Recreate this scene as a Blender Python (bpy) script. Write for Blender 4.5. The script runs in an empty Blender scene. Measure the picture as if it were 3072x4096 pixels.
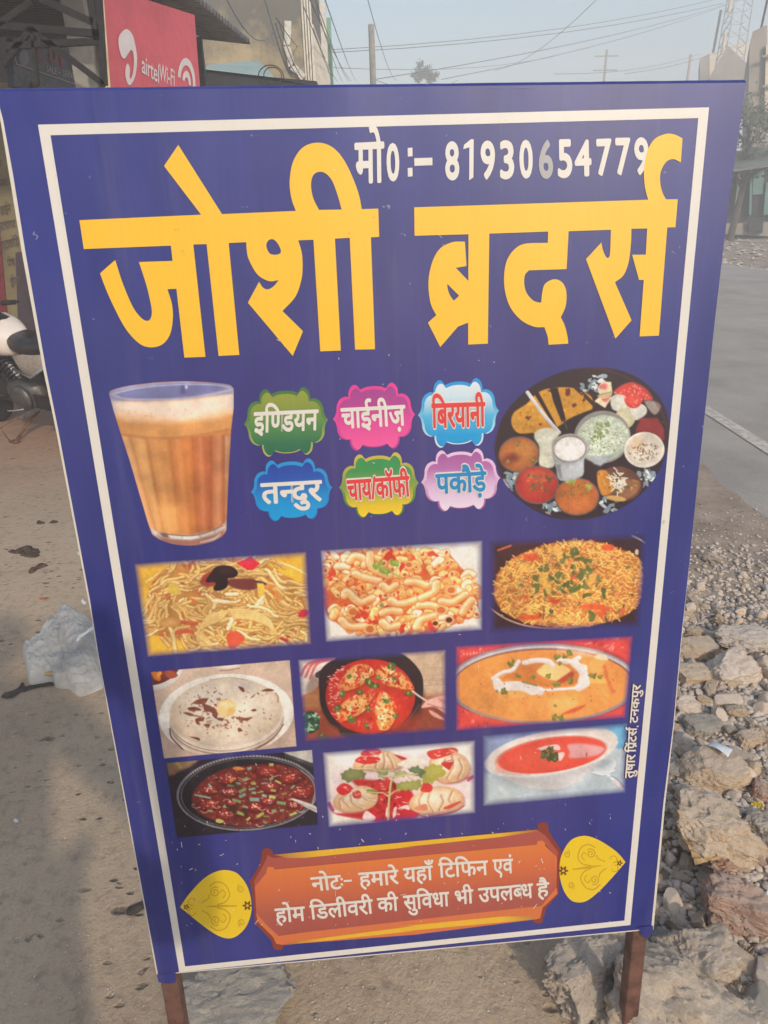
import bpy, bmesh, math, random
import numpy as np
from mathutils import Vector, Matrix, Euler, noise
random.seed(7)
SC = bpy.context.scene
COL = SC.collection
# ------------------------------------------------------------------ camera
F, YH, SL, CAMH = 2700.0, 800.0, -0.0225, 1.56
_p1 = np.array([0, YH-2048, F]); _p2 = np.array([1000, YH+SL*1000-2048, F])
_n = np.cross(_p1, _p2); _n /= np.linalg.norm(_n)
if _n[1] > 0: _n = -_n
_fw = np.array([0, 0, 1.0])-_n*_n[2]; _fw /= np.linalg.norm(_fw)
_rt = np.cross(_fw, _n)
if _rt[0] < 0: _rt = -_rt
RW = np.array([_rt, _fw, _n])            # camera (x right, y down, z forward) to world
CAM = np.array([0, 0, CAMH])
def ray(x, y): return RW @ np.array([(x-1536)/F, (y-2048)/F, 1.0])
def gnd(x, y, z=0.0):
    d = ray(x, y); return CAM+d*((z-CAMH)/d[2])
def at_y(x, y, Y):
    d = ray(x, y); return CAM+d*(Y/d[1])
def on_wall(x, y, p, az):
    """where the sight line of a photo point meets the upright plane through p that runs along azimuth az (degrees right of forward)"""
    a = math.radians(az); nn = np.array([math.cos(a), -math.sin(a), 0.0]); d = ray(x, y)
    return CAM+d*(np.dot(np.array(p)-CAM, nn)/np.dot(d, nn))
cam = bpy.data.objects.new('camera', bpy.data.cameras.new('camera')); COL.objects.link(cam)
cx, cy, cz = RW @ np.array([1, 0, 0]), RW @ np.array([0, -1, 0]), RW @ np.array([0, 0, -1])
cam.matrix_world = Matrix(((cx[0], cy[0], cz[0], 0), (cx[1], cy[1], cz[1], 0), (cx[2], cy[2], cz[2], CAMH), (0, 0, 0, 1)))
cam.data.sensor_fit = 'HORIZONTAL'; cam.data.sensor_width = 36; cam.data.lens = 36*F/3072
cam.data.clip_start = 0.02; cam.data.clip_end = 3000
SC.camera = cam
# ------------------------------------------------------------------ light
SUN_AZ, SUN_EL = 26.8, 30.5          # light travels towards 26.8 degrees left of forward
SKY_STRENGTH, SUN_STRENGTH, SUN_ANGLE = 0.15, 2.35, 1.5
world = bpy.data.worlds.new('World'); SC.world = world; world.use_nodes = True
nt = world.node_tree; nt.nodes.clear()
sky = nt.nodes.new('ShaderNodeTexSky'); sky.sky_type = 'NISHITA'; sky.sun_disc = False
sky.sun_elevation = math.radians(SUN_EL); sky.sun_rotation = math.radians(180-SUN_AZ)
sky.altitude = 200; sky.air_density = 1.6; sky.dust_density = 3.6; sky.ozone_density = 4.2
bg = nt.nodes.new('ShaderNodeBackground'); bg.inputs['Strength'].default_value = SKY_STRENGTH
out = nt.nodes.new('ShaderNodeOutputWorld')
nt.links.new(sky.outputs[0], bg.inputs[0]); nt.links.new(bg.outputs[0], out.inputs[0])
sl = bpy.data.lights.new('sun', 'SUN'); sl.energy = SUN_STRENGTH; sl.angle = math.radians(SUN_ANGLE); sl.color = (1.0, 0.87, 0.70)
sun = bpy.data.objects.new('sun', sl); COL.objects.link(sun)
_a, _e = math.radians(SUN_AZ), math.radians(SUN_EL)
SUN_DIR = Vector((-math.sin(_a)*math.cos(_e), math.cos(_a)*math.cos(_e), -math.sin(_e)))
sun.rotation_euler = SUN_DIR.to_track_quat('-Z', 'Y').to_euler(); sun.location = (3, -5, 8)
SC.view_settings.view_transform = 'Standard'; SC.view_settings.look = 'None'
SC.view_settings.exposure = 0.26; SC.view_settings.gamma = 1.0
SC.view_settings.use_curve_mapping = False
SC.render.engine = 'CYCLES'
SC.cycles.max_bounces = 6; SC.cycles.transparent_max_bounces = 16; SC.cycles.use_denoising = True
SC.cycles.volume_bounces = 2
try: SC.cycles.denoiser = 'OPENIMAGEDENOISE'
except Exception: pass
# ------------------------------------------------------------------ helpers
def lin(c):
    """photo colour (0-255 sRGB) to linear"""
    c = np.asarray(c, float)/255.0
    return np.where(c <= 0.04045, c/12.92, ((c+0.055)/1.055)**2.4)
def rgb(c, k=1.0):
    l = lin(c)*k; return (float(l[0]), float(l[1]), float(l[2]), 1.0)
class NT:
    """small node helper"""
    def __init__(s, name):
        s.m = bpy.data.materials.new(name); s.m.use_nodes = True
        s.t = s.m.node_tree; s.b = s.t.nodes['Principled BSDF']; s.o = s.t.nodes['Material Output']
    def n(s, typ, **kw):
        x = s.t.nodes.new('ShaderNode'+typ)
        for k, v in kw.items(): setattr(x, k, v)
        return x
    def l(s, a, b): s.t.links.new(a, b)
    def coord(s, which='Object', scale=None, rot=None):
        c = s.n('TexCoord'); o = c.outputs[which]
        if scale is not None:
            mp = s.n('Mapping'); mp.inputs['Scale'].default_value = scale if hasattr(scale, '__len__') else (scale,)*3
            if rot: mp.inputs['Rotation'].default_value = rot
            s.l(o, mp.inputs[0]); o = mp.outputs[0]
        return o
    def noise(s, scale, detail=4, rough=0.55, vec=None, dist=0.0):
        x = s.n('TexNoise'); x.inputs['Scale'].default_value = scale; x.inputs['Detail'].default_value = detail
        x.inputs['Roughness'].default_value = rough; x.inputs['Distortion'].default_value = dist
        s.l(vec if vec is not None else s.coord(), x.inputs['Vector']); return x.outputs[0]
    def voro(s, scale, vec=None, feature='F1', out='Distance', rand=1.0):
        x = s.n('TexVoronoi', feature=feature); x.inputs['Scale'].default_value = scale; x.inputs['Randomness'].default_value = rand
        s.l(vec if vec is not None else s.coord(), x.inputs['Vector']); return x.outputs[out]
    def ramp(s, fac, stops):
        r = s.n('ValToRGB'); e = r.color_ramp.elements
        while len(e) < len(stops): e.new(0.5)
        for i, (p, c) in enumerate(stops):
            e[i].position = p; e[i].color = c if hasattr(c, '__len__') else (c, c, c, 1)
        s.l(fac, r.inputs[0]); return r.outputs[0]
    def mix(s, fac, a, b, mode='MIX'):
        x = s.n('Mix', data_type='RGBA', blend_type=mode)
        if hasattr(fac, 'is_output'): s.l(fac, x.inputs[0])
        else: x.inputs[0].default_value = fac
        for v, i in ((a, 6), (b, 7)):
            if hasattr(v, 'is_output'): s.l(v, x.inputs[i])
            else: x.inputs[i].default_value = v
        return x.outputs[2]
    def math(s, op, a, b=0.0, clamp=False):
        x = s.n('Math', operation=op); x.use_clamp = clamp
        for v, i in ((a, 0), (b, 1)):
            if hasattr(v, 'is_output'): s.l(v, x.inputs[i])
            else: x.inputs[i].default_value = v
        return x.outputs[0]
    def bump(s, h, strength=0.4, dist=0.01, prev=None):
        b = s.n('Bump'); b.inputs['Strength'].default_value = strength; b.inputs['Distance'].default_value = dist
        s.l(h, b.inputs['Height'])
        if prev is not None: s.l(prev, b.inputs['Normal'])
        return b.outputs[0]
    def set(s, color=None, rough=None, spec=None, metal=None, normal=None, **kw):
        for v, k in ((color, 'Base Color'), (rough, 'Roughness'), (spec, 'Specular IOR Level'), (metal, 'Metallic'), (normal, 'Normal')):
            if v is None: continue
            if hasattr(v, 'is_output'): s.l(v, s.b.inputs[k])
            else: s.b.inputs[k].default_value = v
        for k, v in kw.items():
            k = k.replace('_', ' ')
            if hasattr(v, 'is_output'): s.l(v, s.b.inputs[k])
            else: s.b.inputs[k].default_value = v
        return s.m
_plain = {}
def plain(name, c, rough=0.6, metal=0.0, var=0.18, scale=14.0, spec=0.4, bump=0.0):
    """a paint or metal with dirt and wear in it; c in photo sRGB"""
    if name in _plain: return _plain[name]
    m = NT(name); base = rgb(c)
    nz = m.noise(scale, 6, 0.62); nz2 = m.noise(scale*7, 3, 0.6)
    dark = tuple(x*(1-var*1.6) for x in base[:3])+(1,); lite = tuple(min(1, x*(1+var)) for x in base[:3])+(1,)
    c1 = m.ramp(nz, [(0.3, dark), (0.5, base), (0.72, lite)])
    r = m.ramp(nz2, [(0.3, max(0.05, rough-0.12)), (0.7, min(1, rough+0.12))])
    nn = m.bump(m.noise(scale*5, 5, 0.6), bump, 0.004) if bump else None
    m.set(c1, r, spec, metal, nn); _plain[name] = m.m; return m.m
def link(name, me, mat=None, parent=None, loc=None, smooth=False):
    o = bpy.data.objects.new(name, me); COL.objects.link(o)
    if mat is not None and not me.materials:
        for x in (mat if isinstance(mat, (list, tuple)) else [mat]): me.materials.append(x)
    if parent is not None: o.parent = parent
    if loc is not None: o.location = loc
    if smooth: me.polygons.foreach_set('use_smooth', [True]*len(me.polygons))
    return o
def tag(o, label=None, cat=None, group=None, kind=None):
    if label: o['label'] = label
    if cat: o['category'] = cat
    if group: o['group'] = group
    if kind: o['kind'] = kind
    return o
def thing(name, loc, label, cat, group=None, rotz=0.0):
    o = bpy.data.objects.new(name, None); COL.objects.link(o); o.location = loc; o.rotation_euler = (0, 0, rotz)
    o.empty_display_size = 0.1
    return tag(o, label, cat, group)
def mesh(name, verts, faces):
    me = bpy.data.meshes.new(name); me.from_pydata([tuple(map(float, v)) for v in verts], [], [tuple(f) for f in faces]); me.update(); return me
class MB:
    """collects simple solids into one mesh; off is subtracted from every world point"""
    def __init__(s, off=(0, 0, 0)): s.v = []; s.f = []; s.off = np.array(off, float)
    def add(s, vs, fs):
        k = len(s.v); s.v += [np.array(v, float)-s.off for v in vs]; s.f += [[i+k for i in f] for f in fs]; return s
    def hexa(s, p):   # 8 corners: bottom ring 0-3, top ring 4-7
        return s.add(p, [(3, 2, 1, 0), (4, 5, 6, 7), (0, 1, 5, 4), (1, 2, 6, 5), (2, 3, 7, 6), (3, 0, 4, 7)])
    def box(s, c, d, rz=0.0):
        c = np.array(c, float); hx, hy, hz = np.array(d)/2.0; ca, sa = math.cos(rz), math.sin(rz); p = []
        for z in (-hz, hz):
            for x, y in ((-hx, -hy), (hx, -hy), (hx, hy), (-hx, hy)): p.append(c+np.array([x*ca-y*sa, x*sa+y*ca, z]))
        return s.hexa(p)
    def prism(s, quad, vec):
        q = [np.array(a, float) for a in quad]; n_ = len(q); v = np.array(vec, float)
        return s.add(q+[a+v for a in q], [tuple(range(n_))[::-1], tuple(range(n_, 2*n_))]+[(i, (i+1) % n_, n_+(i+1) % n_, n_+i) for i in range(n_)])
    def bar(s, a, b, w, h=None, up=(0, 0, 1)):
        a, b = np.array(a, float), np.array(b, float); h = h or w; d = b-a; d /= np.linalg.norm(d)
        u = np.cross(d, up)
        if np.linalg.norm(u) < 1e-4: u = np.cross(d, (0, 1, 0.01))
        u /= np.linalg.norm(u); t = np.cross(u, d)
        p = []
        for q in (a, b):
            for x, y in ((-1, -1), (1, -1), (1, 1), (-1, 1)): p.append(q+u*x*w/2+t*y*h/2)
        return s.hexa(p)
    def tube(s, pts, r, n=8, cap=True, closed=False):
        pts = [np.array(p, float) for p in pts]; m = len(pts); rr = r if hasattr(r, '__len__') else [r]*m
        vs, fs = [], []; pu = None
        for i, p in enumerate(pts):
            d = pts[(i+1) % m]-pts[i-1] if closed else pts[min(i+1, m-1)]-pts[max(i-1, 0)]
            d = d/(np.linalg.norm(d)+1e-12)
            if pu is None:
                u = np.cross(d, (0, 0, 1.0))
                if np.linalg.norm(u) < 1e-3: u = np.cross(d, (0, 1.0, 0))
            else: u = pu-d*np.dot(pu, d)
            u /= np.linalg.norm(u)+1e-12; pu = u; t = np.cross(d, u)
            for k in range(n):
                a = 2*math.pi*k/n; vs.append(p+(u*math.cos(a)+t*math.sin(a))*rr[i])
        for i in range(m if closed else m-1):
            j = (i+1) % m
            for k in range(n): fs.append((i*n+k, i*n+(k+1) % n, j*n+(k+1) % n, j*n+k))
        if cap and not closed: fs += [tuple(range(n))[::-1], tuple(range((m-1)*n, m*n))]
        return s.add(vs, fs)
    def lathe(s, c, axis, prof, n=24):
        """prof: (distance along axis, radius)"""
        ax = np.array(axis, float); ax /= np.linalg.norm(ax); u = np.cross(ax, (0, 0, 1.0))
        if np.linalg.norm(u) < 1e-3: u = np.cross(ax, (0, 1.0, 0))
        u /= np.linalg.norm(u); t = np.cross(ax, u); c = np.array(c, float); vs, fs = [], []
        for h, r in prof:
            for k in range(n):
                a = 2*math.pi*k/n; vs.append(c+ax*h+(u*math.cos(a)+t*math.sin(a))*max(r, 1e-4))
        for i in range(len(prof)-1):
            for k in range(n): fs.append((i*n+k, i*n+(k+1) % n, (i+1)*n+(k+1) % n, (i+1)*n+k))
        fs += [tuple(range(n))[::-1], tuple(range((len(prof)-1)*n, len(prof)*n))]
        return s.add(vs, fs)
    def build(s, name, mat, parent=None, smooth=False, loc=None):
        return link(name, mesh(name, s.v, s.f), mat, parent, loc, smooth)
def fix_normals(o):
    bm = bmesh.new(); bm.from_mesh(o.data); bmesh.ops.recalc_face_normals(bm, faces=bm.faces); bm.to_mesh(o.data); bm.free(); return o
def catmull(pts, closed=False, k=6):
    p = [np.array(q, float) for q in pts]; m = len(p); r = []
    for i in range(m if closed else m-1):
        a, b = p[i], p[(i+1) % m]
        z = p[i-1] if (closed or i > 0) else 2*a-b
        c = p[(i+2) % m] if (closed or i+2 < m) else 2*b-a
        for j in range(k):
            t = j/k; r.append(0.5*((2*a)+(b-z)*t+(2*z-5*a+4*b-c)*t*t+(3*a-z-3*b+c)*t**3))
    if not closed: r.append(p[-1])
    return r
def path(items, k=6):
    """closed outline: (x, y) are corners, (x, y, 1) are points of a smooth run"""
    n_ = len(items)
    if all(len(i) == 3 for i in items): return catmull([i[:2] for i in items], True, k)
    s0 = next(i for i, q in enumerate(items) if len(q) == 2)
    it = items[s0:]+items[:s0]+[items[s0]]; outp = []; run = [it[0][:2]]
    for q in it[1:]:
        run.append(q[:2])
        if len(q) == 2:
            if len(run) > 2: outp += catmull(run, False, k)[:-1]
            else: outp.append(np.array(run[0], float))
            run = [q[:2]]
    return outp
# ------------------------------------------------------------------ the menu board: its plane
_c = np.array([[4, 346], [2987, 311], [2612, 3712], [625, 3895]], float)
_d = np.array([ray(*q) for q in _c])
_l = np.linalg.solve(np.c_[_d[0], -_d[1], _d[2]], _d[3])
SP = np.array([_l[0]*_d[0], _l[1]*_d[1], _l[2]*_d[2], _d[3]])
SP = SP*(0.914/np.linalg.norm(SP[1]-SP[0]))+CAM
EU = (SP[1]-SP[0]); EU /= np.linalg.norm(EU)
EV = (SP[3]-SP[0]); EV -= EU*np.dot(EU, EV); EV /= np.linalg.norm(EV)
EN = -np.cross(EU, EV)                                  # towards the reader
BASE = np.array([(SP[2][0]+SP[3][0])/2, (SP[2][1]+SP[3][1])/2, 0.0])
def S(x, y, w=0.0):
    """photo point to the point of the board's face behind it, w metres proud, relative to the board's base"""
    d = ray(x, y); t = np.dot(SP[0]-CAM, EN)/np.dot(d, EN); return CAM+d*t+EN*w-BASE
def Z(region, width):
    k = (region[2]-region[0])/width
    return lambda q: (region[0]+q[0]*k, region[1]+q[1]*k)
board = thing('menu_board', BASE, 'tall blue menu board on brown steel legs with yellow lettering and food pictures', 'sign board')
LAY = 0.00035; BLUE = (46, 57, 138)
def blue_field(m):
    """blue ink, with the violet tint of lens veil painted into the middle"""
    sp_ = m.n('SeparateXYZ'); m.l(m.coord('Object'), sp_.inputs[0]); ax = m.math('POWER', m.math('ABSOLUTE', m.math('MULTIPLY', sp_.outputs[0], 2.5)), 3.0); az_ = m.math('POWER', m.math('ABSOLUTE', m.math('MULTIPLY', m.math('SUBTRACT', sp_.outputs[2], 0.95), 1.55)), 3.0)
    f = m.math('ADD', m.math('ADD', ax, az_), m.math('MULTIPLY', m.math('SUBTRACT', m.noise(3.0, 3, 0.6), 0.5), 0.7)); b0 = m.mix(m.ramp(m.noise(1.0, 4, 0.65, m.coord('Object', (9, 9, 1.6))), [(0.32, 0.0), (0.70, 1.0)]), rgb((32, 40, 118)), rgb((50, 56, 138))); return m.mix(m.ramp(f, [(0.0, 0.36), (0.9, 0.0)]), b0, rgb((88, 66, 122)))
def print_mat(name, c=None, attr=False, ramp=None, rough=0.43, wear=0.5, alpha=False, wornto=(150, 150, 160)):
    """printed vinyl: flat ink, slight streaks of the print head, specks where ink has come off, woven relief"""
    m = NT(name); oc = m.coord('Object')
    if attr:
        a = m.n('Attribute'); a.attribute_name = 'ink'; col = a.outputs['Color']
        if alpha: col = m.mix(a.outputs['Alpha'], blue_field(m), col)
    elif ramp:
        a = m.n('Attribute'); a.attribute_name = 'tt'; col = m.ramp(a.outputs['Fac'], [(p, rgb(q)) for p, q in ramp])
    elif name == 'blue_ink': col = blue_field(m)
    else: col = rgb(c)
    st = m.noise(1.0, 3, 0.6, m.coord('Object', (160, 30, 2.0)))
    col = m.mix(m.ramp(st, [(0.35, 0.0), (0.75, 0.10)]), col, (1, 1, 1, 1), 'SOFT_LIGHT')
    blot = m.noise(3.2, 3, 0.5)
    col = m.mix(m.ramp(blot, [(0.35, 0.0), (0.7, 0.10*wear)]), col, rgb((170, 160, 150)))
    drip = m.noise(1.0, 4, 0.65, m.coord('Object', (26, 10, 1.1))); col = m.mix(m.ramp(drip, [(0.56, 0.0), (0.80, 0.16*wear)]), col, rgb((176, 166, 152)))
    if wear > 0:
        sp = m.noise(95, 2, 0.5); reg = m.noise(2.2, 2, 0.5)
        f = m.math('MULTIPLY', m.ramp(sp, [(0.735, 0.0), (0.76, 1.0)]), m.ramp(reg, [(0.42, 0.0), (0.62, wear)]))
        col = m.mix(f, col, rgb(wornto))
    col = m.mix(1.0, col, (0.86, 0.86, 0.86, 1), 'MULTIPLY')
    wv = m.noise(1.0, 2, 0.5, m.coord('Object', (900, 900, 260)))
    big = m.noise(2.6, 2, 0.5, m.coord('Object', (1.4, 1.4, 0.5)))
    nn = m.bump(wv, 0.10, 0.0006); nn = m.bump(big, 0.5, 0.016, nn)
    return m.set(col, rough, 0.58, 0.0, nn)
def fill2d(name, polys, w, mat, parent, tt=None, step=None):
    """flat printed shape on the board; polys in photo points, holes by even-odd; tt=(pa, pb): colour position runs from pa to pb"""
    cu = bpy.data.curves.new(name, 'CURVE'); cu.dimensions = '2D'; cu.fill_mode = 'BOTH'
    K = 1000.0
    for p in polys:
        s = cu.splines.new('POLY'); s.points.add(len(p)-1)
        for i, q in enumerate(p): s.points[i].co = (q[0]/K, -q[1]/K, 0, 1)
        s.use_cyclic_u = True
    o = bpy.data.objects.new('tmp', cu); COL.objects.link(o)
    me = bpy.data.meshes.new_from_object(o.evaluated_get(bpy.context.evaluated_depsgraph_get()))
    bpy.data.objects.remove(o); bpy.data.curves.remove(cu)
    return finish2d(name, me, [(v.co.x*K, -v.co.y*K) for v in me.vertices], w, mat, parent, tt)
def finish2d(name, me, px, w, mat, parent, tt=None):
    me.name = name
    for v, q in zip(me.vertices, px): v.co = S(q[0], q[1], w)
    bm = bmesh.new(); bm.from_mesh(me); bm.normal_update()
    en = Vector(EN); bad = [f for f in bm.faces if f.normal.dot(en) < 0]
    bmesh.ops.reverse_faces(bm, faces=bad); bm.to_mesh(me); bm.free()
    if tt:
        pa, pb = np.array(tt[0], float), np.array(tt[1], float); d = pb-pa; L = d@d
        at = me.attributes.new('tt', 'FLOAT', 'POINT')
        at.data.foreach_set('value', [float(np.clip((np.array(q)-pa)@d/L, 0, 1)) for q in px])
    me.materials.clear()
    return link(name, me, mat, parent)
# ---- frame: cream flex sheet stretched round a square tube frame
m_cream = print_mat('cream_flex', (222, 214, 200), wear=0.3, wornto=(150, 140, 130))
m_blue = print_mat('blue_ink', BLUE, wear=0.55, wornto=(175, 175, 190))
m_white = print_mat('white_ink', (230, 224, 215), wear=0.5, wornto=(150, 145, 140))
m_yellow = print_mat('yellow_ink', (252, 196, 40), wear=0.35, wornto=(120, 90, 50))
m_leg = plain('brown_leg_paint', (104, 72, 62), 0.55, 0.0, 0.42, 26, 0.5, 0.35)
def sw(u, v, w): return SP[0]+EU*u+EV*v+EN*w-BASE
SWD, SHT = np.linalg.norm(SP[1]-SP[0]), np.linalg.norm(SP[3]-SP[0])
def sheet():
    # rounded over the top tube, with shallow dents; a solid 1.2 mm sheet is not needed: it wraps the tube and hangs behind
    nu, us = 60, np.linspace(-0.0070, SWD+0.0005, 61); rows = []
    r = 0.009
    prof = [(0.09, -0.0295), (0.03, -0.0292)]+[(r-r*math.sin(a), -0.0145-r*math.cos(a)) for a in np.linspace(0.0, math.pi, 13)][:]
    prof = [(0.16, -0.0192), (0.05, -0.019)]+[(r-r*math.sin(a), -r*1.03-r*math.cos(a)) for a in np.linspace(0.25, math.pi-0.05, 11)]+[(r*1.15, 0.0)]
    vs = []
    for (v, w) in prof:
        for u in us:
            dent = 0.0010*noise.noise(Vector((u*9, v*20, 3.0)))+0.0009*noise.noise(Vector((u*40, v*60, 1.0)))
            k = 0.0 if v > 0.010 else 1.0
            vs.append(sw(u, v, w+(dent*k if w > -0.02 else 0)))
    n = nu+1; m = len(prof)
    fs = [(i*n+j, (i+1)*n+j, (i+1)*n+j+1, i*n+j+1) for i in range(m-1) for j in range(nu)]
    return mesh('top_wrap', vs, fs)
def quad_px(q, w): return [S(x, y, w) for x, y in q]
TOPV = 0.0104
# main cream sheet below the wrap
sheet_px = [(-22, 373), (3, 490), (88, 1013), (173, 1480), (222, 1712), (354, 2404), (389, 2610), (627, 3901), (2614, 3718), (2661, 3213), (2697, 2897), (2727, 2555), (2753, 2300), (2790, 1920), (2862, 1255), (2916, 800), (2984, 337)]
fs_ = fill2d('flex_sheet', [sheet_px], 0.0, m_cream, board); md = fs_.modifiers.new('t', 'SOLIDIFY'); md.thickness = 0.0012; md.offset = -1
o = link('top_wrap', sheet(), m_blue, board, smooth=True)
# blue print over it
blue_px = [(-17, 366), (13, 480), (53, 700), (103, 1013), (185, 1480), (232, 1712), (361, 2404), (393, 2610), (632, 3896), (2604, 3714), (2653, 3213), (2693, 2897), (2724, 2555), (2752, 2300), (2790, 1920), (2862, 1255), (2916, 800), (2984, 331)]
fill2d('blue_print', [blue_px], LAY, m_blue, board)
# corner tabs that wrap the legs at the bottom
zl = Z((0, 2800, 1100, 4096), 1659); zr = Z((2000, 2800, 3072, 4096), 1659)
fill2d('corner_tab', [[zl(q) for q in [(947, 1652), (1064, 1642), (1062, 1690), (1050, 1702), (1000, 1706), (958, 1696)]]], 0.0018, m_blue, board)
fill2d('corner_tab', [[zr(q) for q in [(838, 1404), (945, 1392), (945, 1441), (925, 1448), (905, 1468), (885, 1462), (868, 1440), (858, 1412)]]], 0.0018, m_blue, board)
# steel frame: two front legs that run to the ground, rails, two rear legs of the A-frame
def tube_leg(p_top, p_foot, name='leg', w=0.029):
    b = MB(BASE); b.bar(np.array(p_top)+BASE, np.array(p_foot)+BASE, w, w, up=tuple(EN)); o = b.build(name, m_leg, board)
    bv = o.modifiers.new('b', 'BEVEL'); bv.width = 0.002; bv.segments = 1; return o
def foot_on_ground(u, w, z=-0.01):
    a = SP[0]+EU*u+EN*w; t = (a[2]-z)/-EV[2]; return a+EV*t-BASE
for u in (0.021, SWD-0.020):
    tube_leg(sw(u, 0.02, -0.017), foot_on_ground(u, -0.017))
for v in (0.045, 0.70, SHT-0.02):
    b = MB(BASE); b.bar(sw(0.036, v, -0.0165)+BASE, sw(SWD-0.036, v, -0.0165)+BASE, 0.022, 0.022, up=tuple(EN)); b.build('rail', m_leg, board)
for u in (0.05, SWD-0.05):
    a = sw(u, 0.06, -0.045); ft = np.array([a[0], a[1]+0.42, -0.01-BASE[2]]); tube_leg(a, ft, 'rear_leg', 0.025)
# ---- white border line: one closed frame
z1 = Z((0, 0, 1536, 700), 1659); z2 = Z((1200, 0, 3072, 1000), 1659); z4 = zl; z5 = zr
outer = [z1((165, 539)), z2((1449, 381)), (2560, 2880), z5((806, 1391)), z4((1082, 1640)), z4((806, 0)), (228, 1300)]
inner = [z1((219, 585)), z2((1411, 419)), z5((769, 1363)), z4((1117, 1605)), z4((858, 0))]
outer = [z1((165, 539)), z2((1449, 381)), z5((940, 0)), z5((806, 1391)), z4((1082, 1640)), z4((806, 0))]
inner = [z1((219, 585)), z2((1411, 419)), z5((896, 0)), z5((769, 1363)), z4((1117, 1605)), z4((858, 0))]
fill2d('border_line', [outer, inner], LAY*2, m_white, board)
# ---- big yellow title, two words joined under their head lines
za = Z((300, 550, 1560, 1450), 1659); zb = Z((1600, 500, 2800, 1400), 1659)
W1 = [(25, 436), (665, 407), (470, 151), (545, 40), (775, 404), (1163, 387), (1140, 320, 1), (1131, 230, 1), (1150, 125, 1), (1205, 50, 1), (1285, 28, 1), (1360, 55, 1),
      (1420, 125, 1), (1470, 230, 1), (1497, 310, 1), (1510, 378), (1597, 375), (1602, 524), (1558, 526), (1580, 1115), (1475, 1117), (1447, 529), (1369, 533), (1400, 1122),
      (1292, 1126), (1256, 539), (1176, 542), (1195, 610, 1), (1199, 690, 1), (1190, 760, 1), (1160, 840, 1), (1093, 914), (1201, 1020), (1147, 1150), (911, 870), (970, 760),
      (990, 790, 1), (1015, 800, 1), (1045, 785, 1), (1073, 752), (1020, 756, 1), (960, 720, 1), (915, 640, 1), (905, 590, 1), (902, 552), (810, 556), (866, 1145), (757, 1150),
      (694, 562), (624, 564), (688, 1155), (577, 1159), (535, 797), (488, 799), (512, 880, 1), (516, 960, 1), (500, 1040, 1), (460, 1090, 1), (400, 1105, 1), (340, 1085, 1),
      (270, 1010, 1), (210, 900, 1), (165, 800, 1), (133, 716), (213, 645), (250, 760, 1), (300, 880, 1), (340, 940, 1), (375, 965, 1), (398, 955, 1), (406, 915, 1), (395, 850, 1),
      (375, 770, 1), (338, 656), (515, 650), (506, 570), (48, 588)]
H1a = [(1285, 382), (1255, 320, 1), (1243, 250, 1), (1255, 200, 1), (1285, 182, 1), (1320, 190, 1), (1355, 230, 1), (1385, 310, 1), (1404, 380)]
H1b = [(1008, 570, 1), (1020, 542, 1), (1045, 537, 1), (1070, 562, 1), (1085, 603, 1), (1060, 618, 1), (1025, 610, 1)]
W2 = [(78, 456), (1370, 414), (1352, 340, 1), (1348, 250, 1), (1365, 150, 1), (1405, 80, 1), (1470, 50, 1), (1520, 55, 1), (1560, 75), (1551, 208), (1510, 190, 1), (1470, 205, 1),
      (1440, 260, 1), (1437, 320, 1), (1450, 375, 1), (1469, 412), (1534, 411), (1521, 566), (1476, 567), (1430, 1165), (1323, 1169), (1346, 857), (1320, 857), (1282, 718),
      (1357, 717), (1365, 573), (1278, 574), (1275, 660, 1), (1262, 760, 1), (1235, 830, 1), (1187, 870), (1279, 1080), (1190, 1181), (1027, 742), (1112, 650), (1120, 690, 1),
      (1138, 730, 1), (1153, 732, 1), (1160, 700, 1), (1165, 580), (931, 588), (920, 797), (712, 804), (690, 830, 1), (686, 880, 1), (700, 930, 1), (735, 970, 1), (770, 982, 1),
      (780, 978), (785, 930, 1), (800, 880, 1), (850, 853, 1), (895, 870, 1), (918, 920, 1), (915, 1000, 1), (888, 1063), (910, 1110, 1), (925, 1170, 1), (929, 1209), (820, 1215),
      (815, 1170, 1), (797, 1118), (740, 1115, 1), (670, 1080, 1), (610, 1010, 1), (580, 920, 1), (575, 830, 1), (590, 750, 1), (630, 690, 1), (690, 657, 1), (816, 652), (818, 590),
      (493, 601), (485, 1209), (376, 1214), (376, 1093), (345, 1105, 1), (320, 1115), (222, 1228), (154, 1093), (200, 1052), (170, 990, 1), (157, 900, 1), (162, 820, 1), (185, 740, 1),
      (225, 680, 1), (290, 648, 1), (358, 645), (367, 780), (308, 790), (377, 862), (378, 605), (80, 613)]
H2 = [(260, 878), (326, 944), (297, 972), (275, 940, 1), (263, 905, 1)]
fill2d('title_word', [[za(q) for q in path(p)] for p in (W1, H1a, H1b)], LAY*3, m_yellow, board)
fill2d('title_word', [[zb(q) for q in path(p)] for p in (W2, H2)], LAY*3, m_yellow, board)
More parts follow.
